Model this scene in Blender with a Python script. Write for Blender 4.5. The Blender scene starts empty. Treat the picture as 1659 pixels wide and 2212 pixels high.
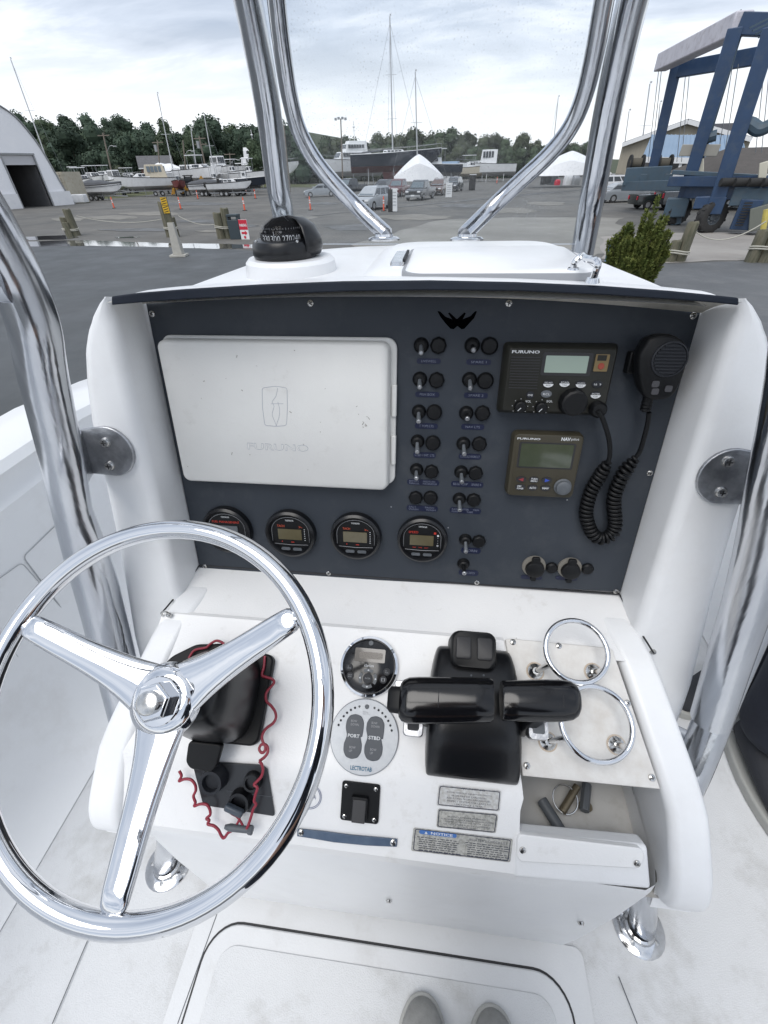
import bpy, bmesh, math, random
from math import sin, cos, pi, radians, sqrt, atan2, tan
from mathutils import Vector, Matrix
random.seed(7)
S = bpy.context.scene
# ---------------------------------------------------------------- camera
F = 940.0; W0, H0 = 1659.0, 2212.0
PT, RO, YW = radians(38.3), radians(-1.6), radians(7.5)
CAM = Vector((0, 0, 3.0))
fw = Vector((-sin(YW)*cos(PT), cos(YW)*cos(PT), -sin(PT)))
rt0 = Vector((cos(YW), sin(YW), 0)); up0 = rt0.cross(fw)
rt = rt0*cos(RO) + up0*sin(RO); up = -rt0*sin(RO) + up0*cos(RO)
cd = bpy.data.cameras.new('camera'); cam = bpy.data.objects.new('camera', cd)
S.collection.objects.link(cam); S.camera = cam
cam.matrix_world = Matrix(((rt.x, up.x, -fw.x, 0), (rt.y, up.y, -fw.y, 0), (rt.z, up.z, -fw.z, 3.0), (0, 0, 0, 1)))
cd.sensor_fit = 'HORIZONTAL'; cd.sensor_width = 36; cd.lens = 36*F/W0
cd.clip_start = 0.02; cd.clip_end = 4000
# ---------------------------------------------------------------- sky and light
SUN_EL, SUN_AZ = radians(60), radians(205)
wd = bpy.data.worlds.new('World'); S.world = wd; wd.use_nodes = True
nt = wd.node_tree; N = nt.nodes; LK = nt.links; N.clear()
def nn(t, **k):
    n = N.new(t)
    for a, b in k.items(): setattr(n, a, b)
    return n
out = nn('ShaderNodeOutputWorld'); mix = nn('ShaderNodeMixShader')
sk = nn('ShaderNodeTexSky', sky_type='NISHITA', sun_disc=False, sun_elevation=SUN_EL, sun_rotation=SUN_AZ)
b1 = nn('ShaderNodeBackground'); b1.inputs[1].default_value = 0.1
b2 = nn('ShaderNodeBackground'); b2.inputs[1].default_value = .80
LK.new(sk.outputs[0], b1.inputs[0])
tc = nn('ShaderNodeTexCoord'); sep = nn('ShaderNodeSeparateXYZ'); LK.new(tc.outputs['Generated'], sep.inputs[0])
def mth(op, a, b=None, clamp=False):
    m = nn('ShaderNodeMath', operation=op, use_clamp=clamp)
    for i, v in enumerate((a, b)):
        if v is None: continue
        if isinstance(v, (int, float)): m.inputs[i].default_value = v
        else: LK.new(v, m.inputs[i])
    return m.outputs[0]
zz = mth('ADD', mth('MAXIMUM', sep.outputs[2], 0.0), 0.16)
cmb = nn('ShaderNodeCombineXYZ')
LK.new(mth('DIVIDE', sep.outputs[0], zz), cmb.inputs[0]); LK.new(mth('DIVIDE', sep.outputs[1], zz), cmb.inputs[1])
n1 = nn('ShaderNodeTexNoise'); n1.inputs['Scale'].default_value = 1.15; n1.inputs['Detail'].default_value = 8; n1.inputs['Roughness'].default_value = .58; n1.inputs['Distortion'].default_value = .35
mp = nn('ShaderNodeMapping'); mp.inputs['Scale'].default_value = (.75, 1.5, 1); mp.inputs['Location'].default_value = (3.1, 1.7, 0); mp.inputs['Rotation'].default_value = (0, 0, .25)
LK.new(cmb.outputs[0], mp.inputs[0]); LK.new(mp.outputs[0], n1.inputs[0])
cr = nn('ShaderNodeValToRGB'); e = cr.color_ramp.elements
e[0].position = .34; e[0].color = (.42, .48, .58, 1); e[1].position = .66; e[1].color = (.92, .95, 1, 1)
e2 = cr.color_ramp.elements.new(.5); e2.color = (.60, .66, .76, 1)
LK.new(n1.outputs[0], cr.inputs[0])
# brighter cloud sheet towards the horizon
hz = mth('SUBTRACT', 1.0, mth('MULTIPLY', mth('ABSOLUTE', mth('SUBTRACT', sep.outputs[2], 0.04)), 7.5), True)
mc = nn('ShaderNodeMix', data_type='RGBA'); LK.new(mth('MULTIPLY', hz, .9), mc.inputs[0]); LK.new(cr.outputs[0], mc.inputs[6]); mc.inputs[7].default_value = (.98, 1.0, 1.02, 1)
LK.new(mc.outputs[2], b2.inputs[0])
mix.inputs[0].default_value = .93
LK.new(b1.outputs[0], mix.inputs[1]); LK.new(b2.outputs[0], mix.inputs[2]); LK.new(mix.outputs[0], out.inputs[0])
sl = bpy.data.lights.new('sun', 'SUN'); sl.energy = 1.4; sl.angle = radians(42); sl.color = (1, .965, .92)
so = bpy.data.objects.new('sun', sl); S.collection.objects.link(so)
# NISHITA sun_rotation is clockwise from +Y
sd = Vector((sin(SUN_AZ)*cos(SUN_EL), cos(SUN_AZ)*cos(SUN_EL), sin(SUN_EL)))
so.rotation_euler = sd.to_track_quat('Z', 'Y').to_euler(); so.location = (0, 0, 30)
S.view_settings.view_transform = 'Standard'; S.view_settings.look = 'None'
S.view_settings.exposure = 0.70; S.view_settings.gamma = 1; S.view_settings.use_curve_mapping = False
# ---------------------------------------------------------------- geometry helpers
def ray(x, y): return fw + rt*((x - 829.5)/F) + up*((1106 - y)/F)
def DP(x, y, d): return CAM + ray(x, y)*d
def PL(x, y, n, p):
    r = ray(x, y); n = Vector(n); return CAM + r*((Vector(p) - CAM).dot(n)/r.dot(n))
def PZ(x, y, z): return PL(x, y, (0, 0, 1), (0, 0, z))
def PY(x, y, Y): return PL(x, y, (0, 1, 0), (0, Y, 0))
def PX(x, y, X): return PL(x, y, (1, 0, 0), (X, 0, 0))
def G(x, y): return PZ(x, y, 0)
def VP(x, y, g):                       # point seen at x, y standing over ground point g
    return PL(x, y, (g.x, g.y, 0), g)
COL = S.collection
def link(o, parent=None):
    COL.objects.link(o)
    if parent is not None: o.parent = parent
    return o
def tag(o, label=None, cat=None, group=None, kind=None):
    if label: o['label'] = label
    if cat: o['category'] = cat
    if group: o['group'] = group
    if kind: o['kind'] = kind
    return o
def empty(name, loc=(0, 0, 0), rz=0, label=None, cat=None, group=None, mat=None, parent=None):
    o = bpy.data.objects.new(name, None); link(o, parent); o.empty_display_size = .05
    if mat is not None: o.matrix_world = mat
    else: o.location = loc; o.rotation_euler = (0, 0, rz)
    return tag(o, label, cat, group)
def kids(o): return [c for c in KID.get(o.name, [])]
KID = {}
def frame(origin, u, v):                # matrix: local x along u, y along v, z = normal
    u = Vector(u).normalized(); v = Vector(v); w = u.cross(v).normalized(); v = w.cross(u)
    return Matrix(((u.x, v.x, w.x, origin[0]), (u.y, v.y, w.y, origin[1]), (u.z, v.z, w.z, origin[2]), (0, 0, 0, 1)))
class MB:
    def __init__(s): s.v = []; s.f = []; s.m = []; s.cm = 0; s.T = None
    def add(s, vs, fs):
        o = len(s.v)
        if s.T is not None: vs = [s.T @ Vector(p) for p in vs]
        s.v += [tuple(p) for p in vs]; s.f += [tuple(i + o for i in f) for f in fs]; s.m += [s.cm]*len(fs)
        return s
    def box(s, c, d, R=None):
        x, y, z = d[0]/2, d[1]/2, d[2]/2
        vs = [Vector((i*x, j*y, k*z)) for i in (-1, 1) for j in (-1, 1) for k in (-1, 1)]
        if R is not None: vs = [R @ p for p in vs]
        return s.add([p + Vector(c) for p in vs], [(0, 1, 3, 2), (4, 6, 7, 5), (0, 4, 5, 1), (2, 3, 7, 6), (0, 2, 6, 4), (1, 5, 7, 3)])
    def hexa(s, b, t):                 # bottom quad, top quad (same winding, ccw from above)
        return s.add(list(b) + list(t), [(3, 2, 1, 0), (4, 5, 6, 7), (0, 1, 5, 4), (1, 2, 6, 5), (2, 3, 7, 6), (3, 0, 4, 7)])
    def beam(s, a, b, w, h, upv=(0, 0, 1)):
        a = Vector(a); b = Vector(b); d = (b - a); L = d.length; d.normalize()
        x = d.cross(Vector(upv))
        if x.length < 1e-4: x = d.cross(Vector((0, 1, 0)))
        x.normalize(); y = x.cross(d)
        q = lambda c: [c + x*w/2 + y*h/2, c - x*w/2 + y*h/2, c - x*w/2 - y*h/2, c + x*w/2 - y*h/2]
        return s.add(q(a) + q(b), [(0, 1, 2, 3), (7, 6, 5, 4), (0, 4, 5, 1), (1, 5, 6, 2), (2, 6, 7, 3), (3, 7, 4, 0)])
    def rings(s, R, closed=False, caps=True):
        n = len(R[0]); vs = [p for r in R for p in r]; fs = []
        m = len(R)
        for i in range(m if closed else m - 1):
            a = i*n; b = ((i + 1) % m)*n
            for j in range(n): fs.append((a + j, a + (j + 1) % n, b + (j + 1) % n, b + j))
        if caps and not closed: fs.append(tuple(range(n))[::-1]); fs.append(tuple((m - 1)*n + j for j in range(n)))
        return s.add(vs, fs)
    def tube(s, path, r, n=12, closed=False, caps=True, flat=1.0):
        P = [Vector(p) for p in path]; m = len(P); R = []
        rr = r if isinstance(r, (list, tuple)) else [r]*m
        def tan_(i):
            if closed: return (P[(i + 1) % m] - P[i - 1]).normalized()
            return (P[min(i + 1, m - 1)] - P[max(i - 1, 0)]).normalized()
        t = tan_(0); x = t.cross(Vector((0, 0, 1)))
        if x.length < .05: x = t.cross(Vector((0, 1, 0)))
        x.normalize()
        for i in range(m):
            t2 = tan_(i)
            x = (x - t2*x.dot(t2)).normalized(); y = t2.cross(x)
            R.append([P[i] + (x*cos(2*pi*k/n) + y*sin(2*pi*k/n)*flat)*rr[i] for k in range(n)])
        return s.rings(R, closed, caps)
    def cyl(s, a, b, r0, r1=None, n=16, caps=True): return s.tube([a, b], [r0, r0 if r1 is None else r1], n, caps=caps)
    def lathe(s, prof, n=32, M=None, a0=0, a1=2*pi):   # prof: (r, z) about local z
        R = []
        full = abs(a1 - a0 - 2*pi) < 1e-6
        k = n if full else n + 1
        for i in range(k):
            a = a0 + (a1 - a0)*i/n
            R.append([Vector((r*cos(a), r*sin(a), z)) for r, z in prof])
        if M is not None: R = [[M @ p for p in q] for q in R]
        vs = [p for q in R for p in q]; fs = []; m = len(prof)
        for i in range(n):
            for j in range(m - 1):
                a = i*m + j; b = ((i + 1) % k)*m + j
                fs.append((a, b, b + 1, a + 1))
        return s.add(vs, fs)
    def prism(s, poly, z0, z1, M=None):  # poly ccw in xy
        n = len(poly)
        vs = [Vector((p[0], p[1], z0)) for p in poly] + [Vector((p[0], p[1], z1)) for p in poly]
        if M is not None: vs = [M @ p for p in vs]
        fs = [tuple(range(n))[::-1], tuple(range(n, 2*n))] + [(i, (i + 1) % n, n + (i + 1) % n, n + i) for i in range(n)]
        return s.add(vs, fs)
    def sph(s, c, r, n=12, m=8, sc=(1, 1, 1)):
        c = Vector(c); R = []
        for i in range(1, m):
            a = pi*i/m - pi/2
            R.append([c + Vector((r*cos(a)*cos(2*pi*k/n)*sc[0], r*cos(a)*sin(2*pi*k/n)*sc[1], r*sin(a)*sc[2])) for k in range(n)])
        return s.rings(R)
    def quad(s, a, b, c, d): return s.add([a, b, c, d], [(0, 1, 2, 3)])
    def grid(s, fn, nu, nv):
        vs = [fn(i/nu, j/nv) for j in range(nv + 1) for i in range(nu + 1)]
        return s.add(vs, [(j*(nu + 1) + i, j*(nu + 1) + i + 1, (j + 1)*(nu + 1) + i + 1, (j + 1)*(nu + 1) + i) for j in range(nv) for i in range(nu)])
    def mesh(s, name, mats, ang=35):
        me = bpy.data.meshes.new(name); me.from_pydata(s.v, [], s.f)
        if not isinstance(mats, (list, tuple)): mats = [mats]
        for m in mats: me.materials.append(m)
        if len(mats) > 1: me.polygons.foreach_set('material_index', s.m)
        me.validate()
        if ang:
            me.polygons.foreach_set('use_smooth', [True]*len(me.polygons)); me.set_sharp_from_angle(angle=radians(ang))
        me.update(); return me
    def build(s, name, mats, parent=None, bevel=0, wn=0, seg=2, ang=35, label=None, cat=None, group=None, kind=None, sub=0, recalc=True, solid=0):
        me = s.mesh(name, mats, ang)
        if recalc:
            bm = bmesh.new(); bm.from_mesh(me); bmesh.ops.recalc_face_normals(bm, faces=bm.faces); bm.to_mesh(me); bm.free()
        o = bpy.data.objects.new(name, me); link(o, parent); tag(o, label, cat, group, kind)
        if parent is not None: KID.setdefault(parent.name, []).append(o)
        if solid:
            b = o.modifiers.new('solid', 'SOLIDIFY'); b.thickness = solid; b.offset = -1
        if bevel:
            b = o.modifiers.new('bevel', 'BEVEL'); b.width = bevel; b.segments = seg; b.limit_method = 'ANGLE'; b.angle_limit = radians(40); b.harden_normals = False
        if wn: b = o.modifiers.new('wn', 'WEIGHTED_NORMAL'); b.keep_sharp = True; b.weight = 60
        if sub:
            b = o.modifiers.new('sub', 'SUBSURF'); b.levels = sub; b.render_levels = sub
        return o
def copy_tree(o, parent=None):
    c = o.copy(); link(c, parent)
    if parent is not None: c.matrix_parent_inverse = o.matrix_parent_inverse.copy(); KID.setdefault(parent.name, []).append(c)
    for k in list(KID.get(o.name, [])): copy_tree(k, c)
    return c
def inst(o, name, parent, loc=None, mat=None):      # shares mesh data of a part
    c = bpy.data.objects.new(name, o.data); link(c, parent)
    if parent is not None: KID.setdefault(parent.name, []).append(c)
    if mat is not None: c.matrix_local = mat
    elif loc is not None: c.location = loc
    for m in o.modifiers:
        if m.type == 'BEVEL':
            b = c.modifiers.new('bevel', 'BEVEL'); b.width = m.width; b.segments = m.segments; b.limit_method = 'ANGLE'; b.angle_limit = m.angle_limit
    return c
def rrect(w, h, r, n=5, cx=0, cy=0):
    P = []
    for sx, sy, a in ((1, 1, 0), (-1, 1, pi/2), (-1, -1, pi), (1, -1, 1.5*pi)):
        for i in range(n + 1):
            t = a + pi/2*i/n
            P.append((cx + sx*(w/2 - r) + r*cos(t), cy + sy*(h/2 - r) + r*sin(t)))
    return P
def roundpoly(P, r, n=4):
    o = []; m = len(P)
    for i in range(m):
        p = Vector(P[i][:2]); a = Vector(P[i - 1][:2]) - p; b = Vector(P[(i + 1) % m][:2]) - p
        q = min(r, a.length*.45, b.length*.45); a = p + a.normalized()*q; b = p + b.normalized()*q
        for k in range(n + 1):
            t = k/n; c = a*(1 - t)**2 + p*2*t*(1 - t) + b*t*t; o.append((c.x, c.y))
    return o
def smooth_path(P, k=8, closed=False):
    P = [Vector(p) for p in P]; o = []; m = len(P)
    rng = range(m if closed else m - 1)
    for i in rng:
        g = (lambda j: P[j % m]) if closed else (lambda j: P[max(0, min(m - 1, j))])
        a, b, c, d = g(i - 1), g(i), g(i + 1), g(i + 2)
        for j in range(k):
            t = j/k
            o.append(.5*((2*b) + (c - a)*t + (2*a - 5*b + 4*c - d)*t*t + (3*b - a - 3*c + d)*t**3))
    if not closed: o.append(P[-1])
    return o
_tx = {}
def text(s, w, h, mat, parent, loc, name='lettering', M=None, extr=0, bold=0):
    cu = bpy.data.curves.new('t', 'FONT'); cu.body = s; cu.size = 1; cu.extrude = 0; cu.offset = bold; cu.resolution_u = 2
    ob = bpy.data.objects.new('t', cu); COL.objects.link(ob)
    me = bpy.data.meshes.new_from_object(ob); COL.objects.unlink(ob); bpy.data.objects.remove(ob); bpy.data.curves.remove(cu)
    xs = [v.co.x for v in me.vertices]; ys = [v.co.y for v in me.vertices]
    if not xs: return None
    x0, x1, y0, y1 = min(xs), max(xs), min(ys), max(ys)
    for v in me.vertices:
        v.co = Vector(((v.co.x - (x0 + x1)/2)/(x1 - x0)*w, (v.co.y - (y0 + y1)/2)/(y1 - y0)*h, 0))
    me.materials.clear(); me.materials.append(mat); me.name = name
    o = bpy.data.objects.new(name, me); link(o, parent); KID.setdefault(parent.name, []).append(o)
    if M is not None: o.matrix_local = M
    else: o.location = loc
    if extr:
        b = o.modifiers.new('solid', 'SOLIDIFY'); b.thickness = extr; b.offset = 1
    return o
# ---------------------------------------------------------------- materials
def mat(name, c, rough=.5, metal=0, c2=None, nscale=8, namt=.5, bump=0, bscale=60, dirt=None, dscale=4, damt=.4, dlo=.5, coat=0, stretch=None, spec=None, rvar=0, detail=5, trans=0, alpha=1, objrand=0):
    m = bpy.data.materials.new(name); m.use_nodes = True; t = m.node_tree; n = t.nodes; L = t.links
    p = n['Principled BSDF']; p.inputs['Base Color'].default_value = (*c, 1); p.inputs['Roughness'].default_value = rough; p.inputs['Metallic'].default_value = metal
    if coat: p.inputs['Coat Weight'].default_value = coat; p.inputs['Coat Roughness'].default_value = .06
    if spec is not None: p.inputs['Specular IOR Level'].default_value = spec
    if trans: p.inputs['Transmission Weight'].default_value = trans
    tc = n.new('ShaderNodeTexCoord'); vec = tc.outputs['Object']
    if stretch:
        mp = n.new('ShaderNodeMapping'); mp.inputs['Scale'].default_value = stretch; L.new(vec, mp.inputs[0]); vec = mp.outputs[0]
    def noise(sc, det=detail, rg=.6):
        q = n.new('ShaderNodeTexNoise'); q.inputs['Scale'].default_value = sc; q.inputs['Detail'].default_value = det; q.inputs['Roughness'].default_value = rg
        L.new(vec, q.inputs[0]); return q.outputs[0]
    def ramp(v, a, b):
        q = n.new('ShaderNodeMapRange'); q.inputs[1].default_value = a; q.inputs[2].default_value = b; L.new(v, q.inputs[0]); return q.outputs[0]
    def mx(f, a, b):
        q = n.new('ShaderNodeMix'); q.data_type = 'RGBA'
        L.new(f, q.inputs[0])
        for i, v in ((6, a), (7, b)):
            if isinstance(v, tuple): q.inputs[i].default_value = (*v[:3], 1)
            else: L.new(v, q.inputs[i])
        return q.outputs[2]
    col = c
    if c2 is not None:
        f = ramp(noise(nscale), .5 - .25/max(namt, .01)*.5, .5 + .25/max(namt, .01)*.5)
        col = mx(f, c, c2)
    if dirt is not None:
        f = ramp(noise(dscale, 8, .7), dlo, dlo + .25)
        mm = n.new('ShaderNodeMath'); mm.operation = 'MULTIPLY'; mm.inputs[1].default_value = damt; L.new(f, mm.inputs[0])
        col = mx(mm.outputs[0], col, dirt)
    if objrand:
        oi = n.new('ShaderNodeObjectInfo'); hs = n.new('ShaderNodeHueSaturation')
        r = ramp(oi.outputs['Random'], 0, 1); q = n.new('ShaderNodeMapRange'); q.inputs[3].default_value = 1 - objrand; q.inputs[4].default_value = 1 + objrand; L.new(oi.outputs['Random'], q.inputs[0])
        L.new(q.outputs[0], hs.inputs['Value'])
        if isinstance(col, tuple): hs.inputs['Color'].default_value = (*col, 1)
        else: L.new(col, hs.inputs['Color'])
        col = hs.outputs[0]
    if not isinstance(col, tuple): L.new(col, p.inputs['Base Color'])
    if rvar:
        q = n.new('ShaderNodeMapRange'); q.inputs[1].default_value = .35; q.inputs[2].default_value = .65; q.inputs[3].default_value = max(.01, rough - rvar); q.inputs[4].default_value = rough + rvar
        L.new(noise(nscale*1.7), q.inputs[0]); L.new(q.outputs[0], p.inputs['Roughness'])
    if bump:
        b = n.new('ShaderNodeBump'); b.inputs['Strength'].default_value = 1; b.inputs['Distance'].default_value = bump
        L.new(noise(bscale, 3), b.inputs['Height']); L.new(b.outputs[0], p.inputs['Normal'])
    return m
gel = mat('gelcoat', (.81, .82, .825), .33, c2=(.76, .77, .785), nscale=5, namt=.6, bump=.00025, bscale=260, dirt=(.52, .50, .46), dscale=9, damt=.16, dlo=.5, rvar=.03)
gelpod = mat('gelcoat_pod', (.82, .82, .815), .36, c2=(.77, .775, .78), nscale=6, namt=.6, bump=.0003, bscale=320, dirt=(.42, .39, .34), dscale=22, damt=.45, dlo=.57)
plate_m = mat('starboard_plate', (.70, .69, .665), .5, c2=(.62, .60, .57), nscale=40, namt=.8, bump=.0002, bscale=300, dirt=(.42, .33, .22), dscale=14, damt=.35, dlo=.55)
deck_m = mat('nonskid', (.68, .69, .70), .6, c2=(.60, .61, .62), nscale=3, namt=.6, bump=.0010, bscale=420, dirt=(.34, .33, .30), dscale=6, damt=.6, dlo=.52)
deck_s = mat('deck_smooth', (.70, .71, .72), .42, c2=(.64, .65, .66), nscale=4, bump=.0003, bscale=200, dirt=(.38, .36, .33), dscale=7, damt=.35, dlo=.55)
liner = mat('liner', (.74, .75, .755), .3, c2=(.69, .70, .715), nscale=3, bump=.0004, bscale=60, dirt=(.45, .43, .40), dscale=5, damt=.3, dlo=.55)
shelf_in = mat('box_inside', (.50, .50, .49), .6, c2=(.42, .41, .39), nscale=9, dirt=(.22, .19, .15), dscale=12, damt=.6, dlo=.5)
panel_m = mat('dash_panel', (.029, .036, .047), .48, c2=(.037, .044, .055), nscale=4, namt=.5, bump=.0001, bscale=500, dirt=(.10, .105, .11), dscale=11, damt=.3, dlo=.52, spec=.35, rvar=.1)
cover_m = mat('cover_plastic', (.66, .665, .65), .45, c2=(.61, .61, .60), nscale=7, bump=.00035, bscale=450, dirt=(.33, .31, .28), dscale=18, damt=.4, dlo=.6)
cover_line = mat('cover_line', (.36, .38, .43), .5)
trimblk = mat('black_trim', (.006, .010, .018), .6, c2=(.010, .015, .026), spec=.25, nscale=20, bump=.0003, bscale=90)
weath = mat('weathered_strip', (.66, .63, .57), .6, c2=(.48, .46, .40), nscale=14, namt=1, dirt=(.20, .17, .11), dscale=20, damt=.7, dlo=.55)
blk = mat('black_plastic', (.0035, .004, .005), .5, spec=.3, bump=.0001, bscale=400)
blks = mat('black_satin', (.0045, .005, .0065), .3, spec=.45)
blkg = mat('black_gloss', (.004, .004, .005), .14, spec=.5)
dkgrey = mat('dark_grey', (.018, .020, .025), .5, spec=.3)
grey = mat('grey_plastic', (.11, .12, .135), .5, c2=(.08, .09, .10), nscale=30)
olive = mat('olive_case', (.015, .0155, .013), .45, spec=.35, c2=(.020, .020, .016), nscale=6)
olive2 = mat('olive_bezel', (.050, .044, .028), .42, spec=.35, c2=(.038, .034, .024), nscale=6)
lcdg = mat('lcd_pale', (.24, .31, .26), .12, coat=.5)
lcdk = mat('lcd_green', (.030, .042, .018), .05, coat=1, c2=(.05, .06, .035), nscale=30)
lcdy = mat('lcd_yellow', (.115, .10, .058), .2, coat=.3, c2=(.09, .078, .046), nscale=40)
lcdd = mat('lcd_dots', (.20, .18, .15), .3, c2=(.04, .03, .03), nscale=900, namt=1)
whitem = mat('white_print', (.62, .64, .66), .5)
greym = mat('grey_print', (.30, .31, .33), .5)
faint = mat('faint_print', (.16, .18, .24), .5)
redm = mat('red_print', (.50, .035, .02), .5)
orangem = mat('orange_print', (.55, .09, .04), .5)
bluem = mat('blue_print', (.03, .10, .42), .5)
navyl = mat('navy_label', (.006, .010, .036), .4)
chrome = mat('chrome', (.70, .71, .73), .03, 1, rvar=.02, nscale=6, bump=.00022, bscale=14)
chrome_w = mat('chrome_worn', (.74, .75, .77), .12, 1, c2=(.60, .60, .60), nscale=60, namt=.8, rvar=.06, bump=.0004, bscale=14)
alu = mat('anodised_tube', (.66, .68, .71), .17, 1, c2=(.50, .52, .56), nscale=16, namt=.8, stretch=(1, 1, .05), rvar=.08, bump=.0009, bscale=42)
alu_w = mat('weld_aluminium', (.50, .51, .53), .38, 1, c2=(.30, .31, .33), nscale=50, namt=.8, bump=.0006, bscale=150)
steel = mat('stainless', (.62, .62, .62), .2, 1, c2=(.42, .41, .38), nscale=90, namt=.6, rvar=.08)
rust = mat('rust_stain', (.46, .36, .26), .8, c2=(.58, .52, .45), nscale=80)
redcord = mat('red_cord', (.22, .012, .03), .4, c2=(.30, .03, .05), nscale=60)
goo = mat('gasket', (.02, .02, .022), .5)
stick = mat('decal_grey', (.42, .42, .40), .5, c2=(.22, .22, .20), nscale=220, namt=1, dirt=(.55, .54, .50), dscale=70, damt=.8, dlo=.45)
stick2 = mat('decal_pale', (.56, .57, .57), .5, c2=(.40, .39, .37), nscale=160, namt=1, dirt=(.25, .24, .21), dscale=60, damt=.5, dlo=.55)
stickdk = mat('decal_print', (.06, .065, .085), .6)
silverd = mat('silver_disc', (.42, .44, .46), .42, .3, c2=(.34, .36, .39), nscale=120, namt=.5)
# ================================================================= GROUND
def gmat(name, c1, c2, sc, rough, c3=None, bump=.01, bs=30, rv=.1):
    return mat(name, c1, rough, c2=c2, nscale=sc, namt=.9, dirt=c3, dscale=sc*3, damt=.5, dlo=.5, bump=bump, bscale=bs, rvar=rv)
gravel = gmat('gravel_yard', (.125, .12, .11), (.080, .080, .076), .16, .85, (.20, .19, .17), .03, 7)
asphalt = gmat('asphalt', (.066, .071, .075), (.054, .060, .063), .35, .62, (.080, .086, .090), .004, 40)
asph_r = gmat('asphalt_side', (.10, .105, .11), (.082, .087, .092), .4, .7, (.17, .17, .17), .004, 40)
tanm = gmat('sandy_concrete', (.23, .225, .205), (.17, .165, .15), .2, .8, (.33, .32, .30), .006, 20)
concr = gmat('concrete_pad', (.30, .285, .265), (.22, .205, .19), .3, .75, (.24, .22, .20), .004, 20)
wet = mat('wet_puddle', (.10, .105, .11), .03, c2=(.13, .13, .135), nscale=.8, spec=1.0, coat=1, bump=.0006, bscale=3)
grassm = mat('verge_grass', (.055, .075, .022), .9, c2=(.09, .085, .04), nscale=2, bump=.02, bscale=20)
def sheet(name, pts, z, m, sub=0):
    mb = MB(); mb.add([(p.x, p.y, z) for p in pts], [tuple(range(len(pts)))]); return mb.build(name, m, None, kind='structure', ang=0)
mb = MB(); mb.quad((-1500, -300, 0), (1500, -300, 0), (1500, 1500, 0), (-1500, 1500, 0)); mb.build('ground', gravel, None, kind='structure', ang=0)
def wob(P, k=8, a=.25):
    o = []
    for i in range(len(P)):
        p, q = P[i], P[(i + 1) % len(P)]
        for j in range(k):
            r = p.lerp(q, j/k); s = min(1, (r - CAM).length/30); o.append(Vector((r.x + random.uniform(-a, a)*s, r.y + random.uniform(-a, a)*s, 0)))
    return o
sheet('road', [Vector((-60, -40, 0)), Vector((4, -40, 0)), Vector((4, 14, 0)), G(760, 560), G(620, 548), G(420, 532), G(200, 526), G(0, 522), Vector((-60, 30, 0))], .004, asphalt)
sheet('side_road', [Vector((4, -40, 0)), Vector((60, -40, 0)), G(1659, 562) + Vector((25, 1, 0)), G(1659, 562), G(1440, 570), G(1250, 560), Vector((4, 14, 0))], .004, asph_r)
sheet('sandy_lot', wob([Vector((4, 13.8, 0)), G(1250, 561), G(1330, 545), G(1340, 470), G(1120, 470), G(960, 475), G(760, 530), G(700, 560)], 8, .5), .008, tanm)
sheet('concrete_apron', wob([G(1440, 568), G(1659, 560), G(1659, 560) + Vector((18, 3, 0)), G(1659, 498) + Vector((14, 0, 0)), G(1659, 500), G(1420, 505), G(1300, 512), G(1300, 560)], 6, .15), .012, concr)
sheet('puddle', wob([G(60, 522), G(180, 519), G(330, 525), G(470, 527), G(545, 529), G(548, 537), G(450, 538), G(330, 534), G(200, 531), G(60, 533)], 6, .12), .010, wet)
sheet('puddle', wob([G(50, 512), G(160, 508), G(175, 513), G(140, 517), G(60, 519)], 5, .15), .008, wet)
sheet('puddle', wob([G(250, 512), G(300, 511), G(300, 514), G(252, 515)], 4, .1), .008, wet)
sheet('grass_verge', wob([G(150, 434), G(260, 428), G(330, 420), G(330, 412), G(150, 418)], 4, .4), .006, grassm)
sheet('verge_strip', wob([G(560, 405), G(720, 405), G(720, 398), G(560, 398)], 4, .4), .006, grassm)
# far terrain: low wooded hill
hillm = mat('hill_ground', (.035, .05, .025), .95, c2=(.05, .06, .03), nscale=.05)
def hill(u, v):
    x = -330 + 700*u; y = 150 + 260*v; k = 1/(1 + math.exp((x + 20)/45))
    return Vector((x, y, -.5 + (4 + 22*k)*min(1, v*1.6)**1.3*(.9 + .1*sin(x*.05))))
mb = MB(); mb.grid(hill, 40, 10); mb.build('hill', hillm, None, kind='structure')
random.seed(21)
patch_d = gmat('damp_patch', (.070, .068, .064), (.055, .054, .050), .5, .5, (.10, .098, .09), .01, 12)
patch_l = gmat('dry_patch', (.20, .19, .17), (.15, .145, .13), .6, .9, (.25, .24, .21), .01, 12)
for i, (x, y, w, h) in enumerate(((330, 462, 70, 5), (440, 478, 60, 4), (250, 470, 60, 5), (520, 488, 40, 4), (150, 474, 40, 6), (420, 440, 90, 4), (640, 470, 50, 6), (760, 492, 60, 8), (900, 470, 90, 7), (1010, 445, 70, 5), (1110, 455, 60, 6), (300, 497, 90, 4), (470, 500, 50, 3), (620, 505, 40, 6), (1180, 440, 50, 5), (700, 440, 40, 3))):
    P = [G(x + w*cos(a)*random.uniform(.7, 1.1), y + h*sin(a)*random.uniform(.6, 1.1)) for a in [2*pi*k/18 for k in range(18)]]
    sheet('gravel_patch', P, .0125 + i*.0003, patch_d if i % 2 else patch_l)
for k in range(5):
    a, b = G(640 + 60*k, 470 - 6*k), G(1180 + 30*k, 415 - 2*k); d = (b - a).normalized(); n_ = Vector((-d.y, d.x, 0))*.16
    sheet('tyre_track', [a - n_, b - n_, b + n_, a + n_], .019 + k*.0004, patch_d)
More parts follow.
